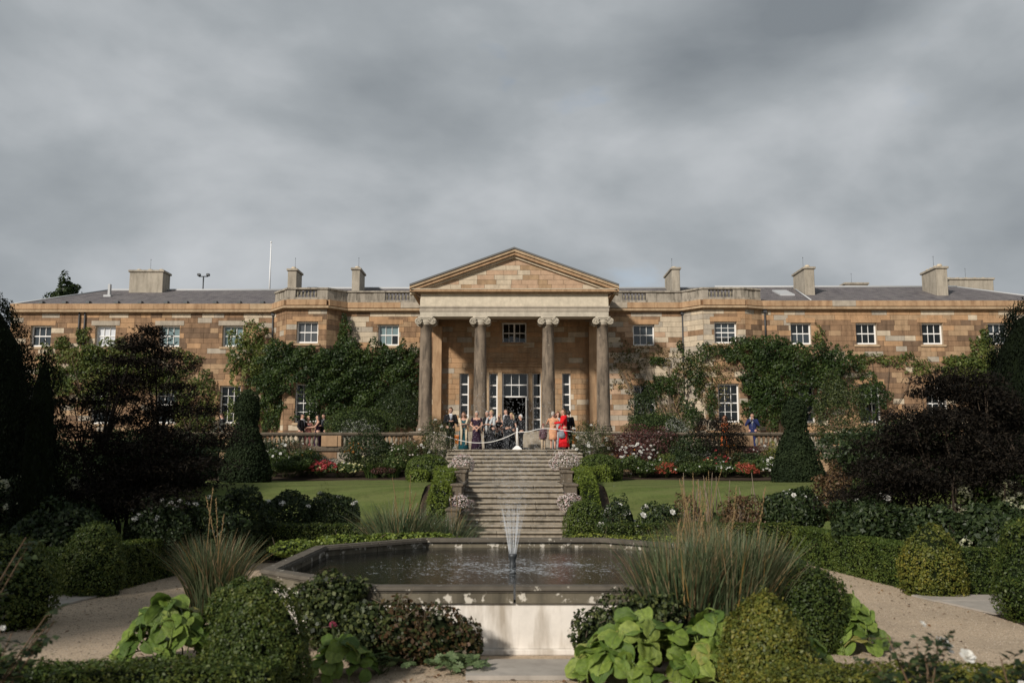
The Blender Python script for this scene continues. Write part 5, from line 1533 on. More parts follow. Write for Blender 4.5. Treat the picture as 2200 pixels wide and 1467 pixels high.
# ------------------------------------------------ left border, seen from the left
ZBd = ZL + 0.15
for (name, label, cat, u, vt, w, Y, leaf, n, s, kw) in [
    ('border_plant', 'bushy plant with white flowers beside the left yew cone', 'plant', 590, 972, 60, 34.2, 'green', 2200, 0.07, dict(fl=('daisy', 'white', 25, 0.1, 0.45))),
    ('border_plant', 'green leafy plant in front of the left border', 'plant', 630, 988, 66, 33.6, 'green', 2000, 0.08, dict(amp=0.5)),
    ('border_plant', 'tall twiggy plant with bare stems against the left balustrade', 'plant', 645, 945, 60, 35.6, 'brown', 500, 0.06, dict(nst=40, woody='twig', amp=0.6)),
    ('border_plant', 'leafy plant left of the red sedum', 'plant', 655, 975, 60, 34.6, 'green', 1800, 0.075, dict(amp=0.5)),
    ('sedum', 'deep red flat-headed sedum in the left border', 'sedum', 692, 1000, 60, 33.9, 'green', 900, 0.07, dict(fl=('flat', 'red', 73, 0.16, 0.45), zc=0.45)),
    ('border_plant', 'orange-flowered plant low in the left border', 'plant', 664, 978, 26, 35.4, 'green', 500, 0.06, dict(fl=('daisy', 'orange', 19, 0.1, 0.7))),
    ('border_plant', 'orange-flowered plant standing tall beside the dark bush', 'plant', 760, 962, 30, 35.5, 'green', 700, 0.06, dict(fl=('daisy', 'orange', 25, 0.11, 0.75))),
    ('border_plant', 'pale yellow-flowered plant right of the red sedum', 'plant', 744, 1002, 52, 33.9, 'green', 1100, 0.06, dict(fl=('daisy', 'yellow', 41, 0.085, 0.3))),
    ('border_plant', 'silver-grey leafy plant behind the red sedum', 'plant', 690, 985, 70, 35.0, 'silver', 700, 0.07, dict(amp=0.5)),
    ('border_shrub', 'tall dark bush against the left balustrade', 'shrub', 800, 938, 90, 35.3, 'dark', 4200, 0.075, dict(amp=0.45)),
    ('border_shrub', 'bushy green plant between the dark bush and the stairs', 'shrub', 862, 955, 70, 35.2, 'green', 2600, 0.07, dict(amp=0.5, fl=('daisy', 'pinkwhite', 28, 0.07, 0.6))),
    ('border_shrub', 'low bronze-leaved plant under the left balustrade', 'shrub', 880, 940, 54, 35.9, 'brown', 1200, 0.06, dict(amp=0.5)),
    ('border_plant', 'white-flowered tuft at the foot of the left balustrade', 'plant', 612, 950, 80, 35.9, 'dark', 1800, 0.07, dict(fl=('daisy', 'white', 16, 0.1, 0.5))),
    ('border_shrub', 'low dark green filler plant at the left end of the border', 'shrub', 560, 955, 70, 35.4, 'dark', 2200, 0.08, dict(amp=0.4)),
    ('border_plant', 'low plant with dark red leaves at the left lawn edge', 'plant', 822, 1010, 44, 33.7, 'purple', 500, 0.06, dict(amp=0.4)),
    ]:
    bsh(name, label, cat, u, vt - 7, w * 1.25, Y, ZBd, leaf, int(n * 1.35), s, group='plants in the left border', **kw)
for (label, u, Y, h) in (('arching green strap-leaved daylily left of the dome', 800, 33.9, 0.75), ('arching strap-leaved daylily nearest the left clipped dome', 845, 34.1, 0.8)):
    grass_clump(label, (ax(u, 1010, Y), Y, ZBd - 0.05), 0.3, h, 130, 0.8, 0.03, 0.0, 0, leaf='green', name='daylily')
# ------------------------------------------------ right border
for (name, label, cat, u, vt, w, Y, leaf, n, s, kw) in [
    ('smoke_bush', 'purple-leaved shrub with pink plumes by the right balustrade', 'shrub', 1385, 922, 130, 35.6, 'purple', 5200, 0.075, dict(amp=0.35, fl=('flat', 'pinkwhite', 41, 0.07, 0.5))),
    ('border_plant', 'white-flowered plant with dark leaves below the purple shrub', 'plant', 1365, 958, 70, 34.6, 'purple', 1700, 0.06, dict(fl=('rose', 'white', 38, 0.1, 0.55), fl2=('daisy', 'orange', 8, 0.08, 0.5))),
    ('border_shrub', 'green bush between the purple shrub and the dark bush', 'shrub', 1462, 938, 110, 35.4, 'dark', 4200, 0.075, dict(amp=0.45)),
    ('border_shrub', 'tall dark brownish bush over the right balustrade', 'shrub', 1540, 905, 100, 35.3, 'maple', 5600, 0.07, dict(amp=0.45, k=22)),
    ('border_plant', 'leafy green plant behind the right clipped dome', 'plant', 1352, 985, 80, 34.0, 'green', 2400, 0.08, dict(amp=0.5)),
    ('sedum', 'coral sedum with flat flower heads in the right border', 'sedum', 1432, 1000, 38, 33.8, 'green', 600, 0.07, dict(fl=('flat', 'coral', 54, 0.14, 0.35), zc=0.45)),
    ('sedum', 'small coral sedum near the right clipped dome', 'sedum', 1375, 1008, 16, 33.8, 'dark', 300, 0.06, dict(fl=('flat', 'coral', 16, 0.12, 0.45), zc=0.45)),
    ('border_plant', 'dark strappy plant between the coral sedums', 'plant', 1400, 992, 60, 34.2, 'green', 1500, 0.08, dict(amp=0.55)),
    ('border_plant', 'white-dotted green plant right of the coral sedum', 'plant', 1490, 1000, 66, 33.7, 'green', 2200, 0.07, dict(fl=('daisy', 'white', 8, 0.07, 0.4), amp=0.4)),
    ('border_plant', 'tall plant with red flower heads in mid border', 'plant', 1538, 978, 40, 34.4, 'dark', 900, 0.07, dict(fl=('flat', 'red', 19, 0.13, 0.5))),
    ('grass_plant', 'pale feathery tuft standing in the right border', 'plant', 1570, 962, 50, 34.9, 'brown', 1200, 0.07, dict(amp=0.4, aspect=0.25)),
    ('border_plant', 'silver-blue leafy plant beside the feathery tuft', 'plant', 1515, 970, 50, 35.0, 'silver', 700, 0.07, dict(amp=0.5)),
    ('border_plant', 'orange-flowered plant above the feathery tuft', 'plant', 1572, 965, 34, 35.5, 'green', 700, 0.06, dict(fl=('daisy', 'orange', 25, 0.11, 0.7))),
    ('sedum', 'red sedum nearest the right yew cone', 'sedum', 1604, 1002, 42, 33.9, 'green', 700, 0.07, dict(fl=('flat', 'coral', 51, 0.14, 0.4), zc=0.45)),
    ('border_plant', 'white phlox close to the right yew cone', 'plant', 1648, 990, 40, 34.1, 'green', 1300, 0.06, dict(fl=('rose', 'white', 35, 0.1, 0.3))),
    ('border_plant', 'lime-green leafy plant under the right balustrade', 'plant', 1660, 958, 36, 35.4, 'lime', 900, 0.06, dict(amp=0.5)),
    ('border_plant', 'pink-brown seed-headed plant under the blue-suited man', 'plant', 1625, 955, 60, 35.6, 'purple', 1600, 0.055, dict(fl=('daisy', 'white', 9, 0.1, 0.5), amp=0.5)),
    ('border_plant', 'small white daisy plant below the pale feathery tuft', 'plant', 1556, 998, 36, 33.8, 'green', 900, 0.06, dict(fl=('daisy', 'white', 22, 0.07, 0.5))),
    ('border_shrub', 'dark green filler shrub behind the red sedum', 'shrub', 1600, 975, 80, 34.9, 'dark', 2600, 0.075, dict(amp=0.4)),
    ('border_shrub', 'dark filler shrub behind the white-dotted plant', 'shrub', 1470, 975, 90, 34.6, 'dark', 2600, 0.075, dict(amp=0.4)),
    ]:
    bsh(name, label, cat, u, vt - 5, w * 1.15, Y, ZBd, leaf, int(n * 1.25), s, group='plants in the right border', **kw)

ORD = ['first', 'second', 'third', 'fourth', 'fifth', 'sixth', 'seventh', 'eighth', 'ninth', 'tenth', 'eleventh']
# low fillers along the front of both borders
for side, (ua, ub), grp in (('left', (570, 880), 'green fillers in the left border'), ('right', (1345, 1690), 'green fillers in the right border')):
    for k in range(11):
        u = ua + (ub - ua) * (k + 0.5) / 11 + random.uniform(-8, 8); Y = random.uniform(33.7, 35.6); vt = random.uniform(985, 1003) - (Y - 33.6) * 14
        fk = random.choice([None, ('daisy', 'white', 9, 0.08, 0.55), ('daisy', 'pinkwhite', 12, 0.07, 0.5), None, ('daisy', 'yellow', 8, 0.07, 0.5)])
        bsh('border_plant', '%s leafy filler plant from the stairs in the %s border' % (ORD[10 - k if side == 'left' else k], side), 'plant', u, vt, random.uniform(44, 66), Y, ZBd, random.choice(['green', 'green', 'ivy', 'climberlight']), 1500, 0.07, group=grp, amp=0.5, k=20, fl=fk)
# ------------------------------------------------ clipped yew cones, box domes and hedges by the stairs
def cone_prof(r, h): return [(r, 0), (r * 1.02, h * 0.1), (r * 0.8, h * 0.32), (r * 0.58, h * 0.5), (r * 0.42, h * 0.62), (r * 0.46, h * 0.68), (r * 0.5, h * 0.78), (r * 0.46, h * 0.9), (r * 0.28, h * 0.97), (0, h)]
topiary('yew_cone', 'tall dark clipped yew cone on the left lawn', (ax(527, 1035, 31.7), 31.7, ZL), cone_prof(0.84, 3.2), 'yew', 14000, 0.06)
topiary('yew_cone', 'tall dark clipped yew cone on the right lawn', (ax(1714, 1035, 31.7), 31.7, ZL), cone_prof(0.86, 2.9), 'yew', 14000, 0.06)
topiary('box_dome', 'smooth clipped box dome left of the stairs', (ax(920, 1000, 32.4), 32.4, ZL), dome_prof(0.80, 0.98), 'boxmid', 9000, 0.04, rough=0.015)
topiary('box_dome', 'smooth clipped box dome right of the stairs', (ax(1288, 1000, 32.4), 32.4, ZL), dome_prof(0.82, 0.98), 'boxmid', 9000, 0.04, rough=0.015)
hedge('bright low box hedge edging the stairs on the left', [(-2.6, 31.2, ZL), (-2.0, 31.2, ZL), (-2.02, 28.6, ZL - 0.02), (-2.05, 26.6, 1.1), (-2.05, 25.2, 0.6)], 0.48, 0.5, 'boxlight', 1500, 0.045, 0.05)
hedge('bright low box hedge running out from the left dome', [(-3.5, 31.3, ZL), (-2.9, 31.3, ZL)], 0.5, 0.36, 'boxlight', 1500, 0.045, 0.05)
hedge('bright low box hedge edging the stairs on the right', [(3.3, 31.3, ZL), (2.3, 31.2, ZL), (2.15, 28.6, ZL - 0.02), (2.2, 26.6, 1.1), (2.2, 25.3, 0.6)], 0.48, 0.5, 'boxlight', 1500, 0.045, 0.05)
topiary('box_ball', 'round clipped box ball at the foot of the stairs on the right', (ax(1256, 1110, 23.6), 23.6, 0.0), dome_prof(0.54, 1.22), 'boxmid', 9000, 0.035)
# ------------------------------------------------ daisies spilling over the stair walls
for (label, x, y, z, r) in (('mound of tiny pink-white daisies on the left upper stair pier', ax(994, 1000, 30.0), 30.0, 1.70, 0.42), ('mound of tiny pink-white daisies on the right upper stair pier', ax(1212, 998, 30.0), 30.0, 1.72, 0.48),
                            ('cushion of daisies low on the left stair wall', ax(988, 1078, 26.2), 26.0, 0.66, 0.36), ('cushion of daisies low on the right stair wall', ax(1224, 1078, 26.2), 26.0, 0.68, 0.36)):
    t = shrub('daisy_mound', label, 'daisies', (x, y, z), r, r * 0.9, r * 1.55, 'ivy', 1100, 0.04, amp=0.3, k=18, nst=10)
    P, N = crown_pts(1500, r * 1.06, r * 0.95, r * 0.85, r * 0.8, 18, 0.3, 0.06, 0.1, -0.6)
    foliage('daisies', P, N, 0.032, 'pinkwhite', t, 0.95, 0.4)['kind'] = 'stuff'

# ------------------------------------------------ garden hedges round the basin
hedge('dark box hedge along the left of the gravel', [(-7.0, 15.9, 0), (-6.5, 20.6, 0)], 0.5, 0.74, 'box', 3000, 0.032, 0.018)
hedge('box hedge behind the basin on the left', [(-6.3, 20.9, 0), (-1.75, 20.9, 0)], 0.5, 0.78, 'box', 2100, 0.035)
hedge('dark box hedge by the left path opening', [(-8.6, 15.75, 0), (-7.4, 15.75, 0)], 0.5, 0.72, 'box', 3000, 0.032, 0.018)
hedge('box hedge along the right of the gravel', [(7.05, 15.9, 0), (6.5, 20.6, 0)], 0.5, 0.74, 'boxmid', 3000, 0.032, 0.018)
hedge('box hedge behind the basin on the right', [(6.3, 20.9, 0), (1.9, 20.9, 0)], 0.5, 0.78, 'box', 2100, 0.035)
hedge('box hedge right of the clipped box bush at the path', [(7.5, 15.75, 0), (9.3, 15.75, 0)], 0.5, 0.72, 'box', 3000, 0.032, 0.018)
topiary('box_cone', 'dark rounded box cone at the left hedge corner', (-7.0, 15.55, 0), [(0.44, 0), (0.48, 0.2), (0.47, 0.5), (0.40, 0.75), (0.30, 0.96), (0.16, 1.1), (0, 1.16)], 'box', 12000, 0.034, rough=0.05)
topiary('box_cone', 'sunlit rounded box cone at the right hedge corner', (7.0, 15.5, 0), [(0.44, 0), (0.49, 0.2), (0.48, 0.5), (0.41, 0.75), (0.30, 0.96), (0.16, 1.1), (0, 1.16)], 'boxgold', 12000, 0.034, rough=0.05)  # gold leaf colour paints in the sunlight on this cone
topiary('box_ball', 'clipped box ball cut by the right edge of the picture', (7.35, 13.0, 0), [(0.4, 0), (0.52, 0.2), (0.56, 0.45), (0.5, 0.75), (0.42, 1.0), (0.44, 1.15), (0.3, 1.35), (0, 1.4)], 'box', 14000, 0.034, rough=0.05)
topiary('box_ball', 'very dark clipped box ball at the left edge of the gravel', (-6.85, 12.6, 0), [(0.5, 0), (0.6, 0.2), (0.62, 0.5), (0.5, 0.85), (0.3, 1.05), (0, 1.12)], 'box', 14000, 0.034, rough=0.06)

# foreground domes and hedges
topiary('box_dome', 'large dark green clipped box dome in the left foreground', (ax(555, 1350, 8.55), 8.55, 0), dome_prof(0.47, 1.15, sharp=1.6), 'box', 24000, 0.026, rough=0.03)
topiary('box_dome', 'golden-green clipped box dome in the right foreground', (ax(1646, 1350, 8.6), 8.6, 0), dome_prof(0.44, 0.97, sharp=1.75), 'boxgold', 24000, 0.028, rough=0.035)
topiary('box_dome', 'smaller dark box dome behind the left foreground dome', (ax(515, 1270, 10.6), 10.6, 0), dome_prof(0.38, 0.86), 'box', 13000, 0.03)
topiary('box_dome', 'smooth dark dome behind the golden right foreground dome', (ax(1718, 1260, 11.2), 11.2, 0), dome_prof(0.56, 0.98), 'box', 15000, 0.03)
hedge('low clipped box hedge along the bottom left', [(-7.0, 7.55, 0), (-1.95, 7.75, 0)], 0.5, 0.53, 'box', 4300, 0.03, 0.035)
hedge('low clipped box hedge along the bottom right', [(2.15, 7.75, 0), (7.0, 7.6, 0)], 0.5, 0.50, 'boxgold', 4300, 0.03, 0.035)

# ------------------------------------------------ round the basin: bergenias, ivy, grasses
bergenia('lush bergenia clump with big round leaves left of the basin', (ax(358, 1310, 10.3), 10.3, 0), 0.52, 0.4, 0.72, 120, 0.215)
bergenia('small bergenia clump in front of the ivy, left of the slab', (ax(735, 1390, 9.65), 9.65, 0), 0.38, 0.28, 0.42, 40, 0.19, 1)
bergenia('wide bright bergenia clump in front of the grass on the right', (ax(1375, 1390, 9.55), 9.55, 0), 0.70, 0.45, 0.66, 105, 0.245)
bergenia('bergenia clump between the grass and the golden dome', (ax(1530, 1370, 9.5), 9.5, 0), 0.44, 0.36, 0.68, 55, 0.25)
bergenia('bergenia with pink flowers beside the right gravel path', (ax(1815, 1310, 11.2), 11.2, 0), 0.42, 0.5, 0.55, 60, 0.24, 2)
bergenia('few bergenia leaves to the right of the golden dome', (ax(1745, 1370, 9.6), 9.6, 0), 0.26, 0.26, 0.4, 20, 0.24)
def ivy_mass(label, pts, leaf, n, size, twigs=20, name='ivy'):
    """pts = lobes (x, y, z, rx, ry, rz) against the basin wall"""
    x0, y0 = pts[0][0], pts[0][1]
    t = thing(name, label, 'ivy', (x0, y0, 0))
    Ps, Ns = [], []
    tot = sum(p_[3] * p_[5] for p_ in pts)
    for (x, y, z, rx, ry, rz) in pts:
        P, N = crown_pts(int(n * rx * rz / tot), rx, ry, rz, z, 10, 0.3, 0.08, 0.25, -1)
        Ps.append(P + np.array((x - x0, y - y0, 0))); Ns.append(N)
    P, N = np.concatenate(Ps), np.concatenate(Ns); k = P[:, 2] > 0.01; P, N = P[k], N[k]
    foliage('foliage', P, N, size, leaf, t, 0.75, 0.7)
    b = MB()
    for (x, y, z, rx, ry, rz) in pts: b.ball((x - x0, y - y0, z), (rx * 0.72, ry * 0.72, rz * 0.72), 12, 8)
    b.build('dark_core', M['core'], t)
    idx = rng.choice(len(P), twigs, replace=False); b = MB()
    for i in idx:
        p_ = Vector(P[i]); q = p_ + Vector(N[i]) * 0.12 + Vector((random.uniform(-.1, .1), -0.03, random.uniform(-.1, .08))); b.tube([p_ * 0.9, p_, q], [0.005, 0.004, 0.002], 4)
    b.build('twigs', M['twig'], t)['kind'] = 'stuff'
    return t
ivy_mass('ivy climbing over the left corner of the basin rim', [(-2.05, 10.55, 0.46, 0.38, 0.34, 0.46), (-1.6, 10.3, 0.32, 0.4, 0.3, 0.4), (-2.25, 10.7, 0.66, 0.3, 0.3, 0.2), (-1.85, 10.65, 0.74, 0.22, 0.22, 0.16)], 'ivy', 5200, 0.055)
ivy_mass('rust-tinged ivy mound against the white basin wall', [(-1.25, 10.3, 0.3, 0.42, 0.3, 0.4), (-0.85, 10.28, 0.26, 0.38, 0.28, 0.36), (-0.55, 10.28, 0.2, 0.26, 0.22, 0.28)], 'rust', 4600, 0.05, 60)
ivy_mass('dark ivy mound at the right of the white basin wall', [(0.98, 10.26, 0.26, 0.36, 0.28, 0.36), (1.3, 10.3, 0.36, 0.42, 0.32, 0.42), (1.65, 10.35, 0.38, 0.4, 0.32, 0.4)], 'ivy', 4600, 0.05, 30)
ivy_mass('ivy creeping over the far left rim of the basin', [(-3.75, 15.8, 0.72, 0.35, 0.7, 0.14), (-3.0, 17.0, 0.74, 0.6, 0.35, 0.12), (-1.9, 17.65, 0.74, 0.9, 0.2, 0.1)], 'boxlight', 3600, 0.06)
ivy_mass('ivy tumbling over the right end of the basin', [(3.75, 12.9, 0.62, 0.35, 0.6, 0.25), (3.95, 13.8, 0.6, 0.35, 0.7, 0.3), (3.7, 12.0, 0.5, 0.4, 0.4, 0.4)], 'dark', 4200, 0.055)
ivy_mass('low creeping green along the right back rim', [(1.6, 17.75, 0.72, 0.6, 0.2, 0.1), (2.6, 17.4, 0.72, 0.6, 0.3, 0.1)], 'lime', 1600, 0.05)
for (label, u, v, n) in (("lady's mantle tuft by the left of the slab", 985, 1398, 26), ("lady's mantle tuft between the small bergenia and the rusty ivy", 822, 1395, 22)):
    x = ax(u, v, 9.85)
    t = thing('ladys_mantle', label, 'plant', (x, 9.85, 0))
    for k in range(n * 2):
        a, r = random.random() * 6.28, 0.27 * math.sqrt(random.random()); z = 0.06 + 0.16 * (1 - r / 0.3) * random.random() + 0.03
        if 'LMM' not in FL:
            V = []
            for q in range(9):
                a0, a1 = 2 * math.pi * (q - 0.42) / 9.6, 2 * math.pi * (q + 0.42) / 9.6; am = (a0 + a1) / 2
                V.append([(0, 0, 0), (0.42 * math.cos(a0), 0.42 * math.sin(a0), 0.10), (0.5 * math.cos(am), 0.5 * math.sin(am), 0.06), (0.42 * math.cos(a1), 0.42 * math.sin(a1), 0.10)])
            FL['LMM'] = quad_mesh('leaf', np.array(V), rng.random(9), LM['mantle'])
        s = random.uniform(0.09, 0.14)
        link('leaf', FL['LMM'], t, loc=(r * math.cos(a) * 1.25, r * math.sin(a) * 0.8, z), rot=(random.uniform(0, 0.9), random.uniform(-0.4, 0.4), random.random() * 6.28), scale=(s, s, s))
    stems(t, [(random.uniform(-.2, .2), random.uniform(-.15, .15), 0.12) for _ in range(16)], 0.1, 0.004)
grass_clump('tall tufted grass left of the basin with dry straw blades', (-4.35, 13.6, 0), 0.42, 1.25, 560, 0.48, 0.02, 0.35, 4, 1.9)
grass_clump('big blue-green grass clump growing before the right rim, left half', (1.95, 10.75, 0), 0.46, 1.48, 1000, 0.32, 0.022, 0.22, 3, 2.0)
grass_clump('big blue-green grass clump growing before the right rim, right half', (2.7, 11.1, 0), 0.5, 1.5, 1000, 0.34, 0.022, 0.2, 2, 2.0)
grass_clump('middle of the tall grass growing before the right rim', (2.5, 10.95, 0), 0.5, 1.5, 700, 0.34, 0.022, 0.25, 2, 2.1)
grass_clump('arching grey-green grass behind the basin at the left', (ax(862, 1140, 18.9), 18.9, 0), 0.62, 1.55, 620, 0.55, 0.024, 0.14, 7, 1.95)
grass_clump('smaller grey-green grass clump by the foot of the stairs', (ax(962, 1140, 19.0), 19.0, 0), 0.42, 1.3, 400, 0.55, 0.022, 0.12, 3, 1.6)
grass_clump('dry grass clump with tall brown seed spires behind the right rim', (ax(1500, 1140, 19.2), 19.2, 0), 0.6, 1.2, 380, 0.4, 0.016, 0.8, 14, 2.1)

# ------------------------------------------------ beds behind the hedges
for (name, label, cat, u, vt, w, Y, zb, leaf, n, s, kw) in [
    ('phlox', 'band of tall leafy stems topped with white phlox left of the basin', 'phlox', 620, 1055, 120, 22.0, 0, 'dark', 5200, 0.075, dict(fl=('head', 'white', 12, 0.13, 0.75), amp=0.2, droop=0.6)),
    ('phlox', 'tall leafy stems topped with white phlox beside the grass', 'phlox', 715, 1058, 120, 22.2, 0, 'dark', 5200, 0.075, dict(fl=('head', 'white', 9, 0.12, 0.75), amp=0.2, droop=0.6)),
    ('fennel', 'feathery yellow-green fennel in front of the left lawn', 'fennel', 702, 1048, 46, 22.8, 0, 'lime', 1500, 0.05, dict(aspect=0.15, amp=0.5)),
    ('phlox', 'white phlox in the shade left of the tall grass', 'phlox', 345, 1068, 130, 17.8, 0, 'dark', 4600, 0.08, dict(fl=('head', 'white', 14, 0.11, 0.7), amp=0.3)),
    ('border_shrub', 'dark leafy shrub under the left maple', 'shrub', 455, 1075, 150, 18.6, 0, 'dark', 4600, 0.085, dict(fl=('head', 'white', 8, 0.1, 0.7), amp=0.3)),
    ('border_shrub', 'dark shrub between the tall grass and the left phlox', 'shrub', 530, 1050, 120, 20.6, 0, 'dark', 4200, 0.08, dict(amp=0.3)),
    ('hydrangea', 'shaded hydrangea with pale cream heads at the far left', 'hydrangea', 60, 1022, 190, 19.0, 0, 'dark', 4600, 0.10, dict(fl=('head', 'cream', 34, 0.22, 0.62), amp=0.3)),
    ('hydrangea', 'cream hydrangea under the left maple stems', 'hydrangea', 190, 1020, 130, 20.0, 0, 'dark', 3600, 0.10, dict(fl=('head', 'cream', 22, 0.2, 0.68), amp=0.3)),
    ('border_shrub', 'black-green shrub behind the left hedge', 'shrub', 130, 1075, 220, 16.9, 0, 'dark', 4600, 0.09, dict(amp=0.3)),
    ('peony', 'dark glossy bush with few white blooms behind the right hedge', 'shrub', 1700, 1046, 132, 21.8, 0, 'dark', 5200, 0.10, dict(fl=('rose', 'white', 12, 0.09, 0.8), amp=0.25, aspect=0.45)),
    ('peony', 'large dark glossy bush under the right maple', 'shrub', 1868, 1062, 180, 18.8, 0, 'dark', 6200, 0.105, dict(fl=('rose', 'white', 3, 0.14, 0.7), amp=0.3, aspect=0.45)),
    ('border_shrub', 'dry brown-leaved shrub beside the right yew cone', 'shrub', 1800, 1005, 110, 22.5, 0, 'brown', 3600, 0.085, dict(amp=0.5)),
    ('border_shrub', 'fresh green shrub under the right maple', 'shrub', 1870, 1025, 110, 20.4, 0, 'green', 3200, 0.08, dict(amp=0.4)),
    ('hydrangea', 'sunlit cream hydrangea under the right maple', 'hydrangea', 2150, 1005, 170, 18.6, 0, 'green', 4600, 0.10, dict(fl=('head', 'cream', 44, 0.24, 0.55), amp=0.35)),
    ('hydrangea', 'hydrangea with pale heads low at the right edge', 'hydrangea', 2130, 1080, 140, 16.9, 0, 'dark', 3600, 0.11, dict(fl=('head', 'cream', 5, 0.22, 0.4), amp=0.3)),
    ('border_shrub', 'dark shrub behind the right path hedge', 'shrub', 2020, 1085, 150, 17.4, 0, 'dark', 4200, 0.09, dict(amp=0.4)),
    ('rose_bush', 'white rose bush before the right lawn beside the box ball', 'rose bush', 1332, 1072, 74, 21.9, 0, 'dark', 2600, 0.07, dict(fl=('rose', 'white', 11, 0.15, 0.35), amp=0.5, k=22)),
    ('rose_bush', 'white rose bush before the right lawn beside the brown spires', 'rose bush', 1418, 1082, 84, 21.9, 0, 'dark', 2400, 0.07, dict(fl=('rose', 'white', 8, 0.15, 0.4), amp=0.5, k=22)),
    ('spire_plant', 'brown dying spires of a tall plant left of the glossy bush', 'plant', 1470, 1058, 60, 22.0, 0, 'brown', 1000, 0.06, dict(amp=0.4, nst=30, woody='twig')),
    ('spire_plant', 'brown and yellowing tall plant beside the glossy bush', 'plant', 1590, 1055, 90, 21.8, 0, 'brown', 1700, 0.08, dict(amp=0.4, nst=40, woody='twig')),
    ('border_shrub', 'low green filler behind the right back hedge', 'shrub', 1540, 1095, 150, 22.6, 0, 'green', 2600, 0.08, dict(amp=0.3)),
    ]:
    bsh(name, label, cat, u, vt, w, Y, zb, leaf, n, s, **kw)
b = None
t = thing('spire_plant', 'row of thin dark seed spires standing before the right lawn', 'plant', (ax(1560, 1100, 22.3), 22.3, 0))
for k in range(26):
    x, y, h = random.uniform(-1.1, 1.0), random.uniform(-0.3, 0.3), random.uniform(1.2, 1.95)
    b = MB(); b.tube([(x, y, 0), (x + random.uniform(-.05, .05), y, h * 0.6), (x + random.uniform(-.1, .1), y, h)], [0.012, 0.018, 0.006], 5); b.build('spire', M['twig'], t)

# ------------------------------------------------ dark maples and tall yews at the sides
def cone_sprays(n, rx, ry, h0, h1, topx=0.0, power=0.8, rs=(0.35, 0.8)):
    out = []
    for k in range(n):
        f = (k + 0.5) / n; z = h0 + (h1 - h0) * f
        env = (1 - f) ** power * 0.95 + 0.06
        a = random.random() * 6.28; r = math.sqrt(random.random())
        out.append((rx * env * r * math.cos(a) + topx * f, ry * env * r * math.sin(a), z + random.uniform(-.15, .15), random.uniform(*rs) * (0.45 + 0.75 * env), random.uniform(*rs) * (0.45 + 0.75 * env)))
    return out
layered_tree('maple_tree', 'dark purple cut-leaf maple filling the left side', (-8.0, 19.0, 0), cone_sprays(120, 3.0, 1.6, 1.3, 5.0, 0.3, 1.0, (0.4, 0.75)), 'maple', 1250, 0.085, 'barkdark', 11, 2.4, 1.0)
layered_tree('maple_tree', 'dark purple cut-leaf maple filling the right side', (9.3, 19.0, 0), cone_sprays(115, 2.5, 1.5, 1.5, 4.05, 0.2, 0.55, (0.4, 0.85)), 'maple', 1300, 0.085, 'bark', 13, 2.2, 1.2)
def yew_column(label, loc, rx, ry, h, n, leaf, lean=0.0):
    t = thing('yew_tree', label, 'tree', loc)
    prof = [(0.75, 0), (0.92, 0.12), (1.0, 0.35), (0.96, 0.6), (0.82, 0.8), (0.55, 0.93), (0.2, 0.985), (0, 1.0)]
    P, N = profile_pts([(r * rx, z * h) for r, z in prof], n)
    wob = np.sin(np.arctan2(P[:, 1], P[:, 0]) * 11 + P[:, 2] * 0.6) * 0.06 + np.sin(P[:, 2] * 4.0 + P[:, 0] * 5) * 0.05
    P = P + N * (wob + rng.normal(0, 0.05, len(P)))[:, None]; P[:, 1] *= ry / rx; P[:, 0] += lean * P[:, 2]
    # upright shoots along the top
    k = P[:, 2] > h * 0.8; P[k, 2] += np.abs(rng.normal(0, 0.10, k.sum()))
    al = np.tile(np.array((0, 0, 1.0)), (len(P), 1))
    foliage('crown', P, N, 0.085, leaf, t, 0.3, 0.6, along=al)
    b = MB(); b.lathe([(max(0.01, r * rx - 0.1), z * (h - 0.12)) for r, z in prof], 20); o_ = b.build('dark_core', M['core'], t); o_.scale = (1, ry / rx, 1)
    b = MB(); b.tube([(0, 0, -0.05), (0, 0, h * 0.6)], 0.09, 8); b.build('trunk', M['barkdark'], t)
    return t
yew_column('huge black-green clipped yew at the left edge', (-13.2, 21.5, 0), 1.75, 1.5, az(622, 21.5), 42000, 'yewblack')
yew_column('smaller dark yew spire in front of the left house wall', (ax(88, 900, 17.0), 17.0, 0), 0.36, 0.4, 4.2, 7000, 'yewblack')
yew_column('huge black-green clipped yew at the right edge', (13.2, 22.0, 0), 1.6, 1.5, az(640, 22.0), 42000, 'yewblack')
bsh('dark_shrub', 'broad dark evergreen shrub behind the left maple', 'shrub', 330, 925, 330, 27.5, 0.9, 'dark', 9000, 0.11, amp=0.3, core=True)
bsh('dark_shrub', 'broad dark evergreen shrub at the far left behind the hydrangeas', 'shrub', 60, 930, 260, 26.5, 0.6, 'dark', 7000, 0.11, amp=0.3, core=True)
bsh('dark_shrub', 'broad dark evergreen shrub behind the right maple', 'shrub', 1930, 905, 330, 28.0, 1.0, 'dark', 9000, 0.11, amp=0.3, core=True)
bsh('dark_shrub', 'dark evergreen shrub at the far right behind the hydrangea', 'shrub', 2160, 930, 220, 26.5, 0.6, 'dark', 6000, 0.11, amp=0.3, core=True)
# tree behind the house at the left
t = thing('background_tree', 'distant green tree top showing above the left roof end', 'tree', (ax(140, 615, 70), 70, ZT))
zt = az(608, 70) - ZT
b = MB(); b.tube([(0, 0, 0), (0.2, 0, zt * 0.5), (0, 0, zt * 0.9)], [0.4, 0.28, 0.08], 8); tree_limbs(b, (0, 0, zt * 0.55), 1.6, zt * 0.4, 7, 0.12); b.build('trunk', M['bark'], t)
P, N = crown_pts(3800, 1.4, 1.5, zt * 0.22, zt * 0.8, 12, 0.5, 0.05, 0.4, -0.9); foliage('crown', P, N, 0.34, 'dark', t, 0.6, 0.9)

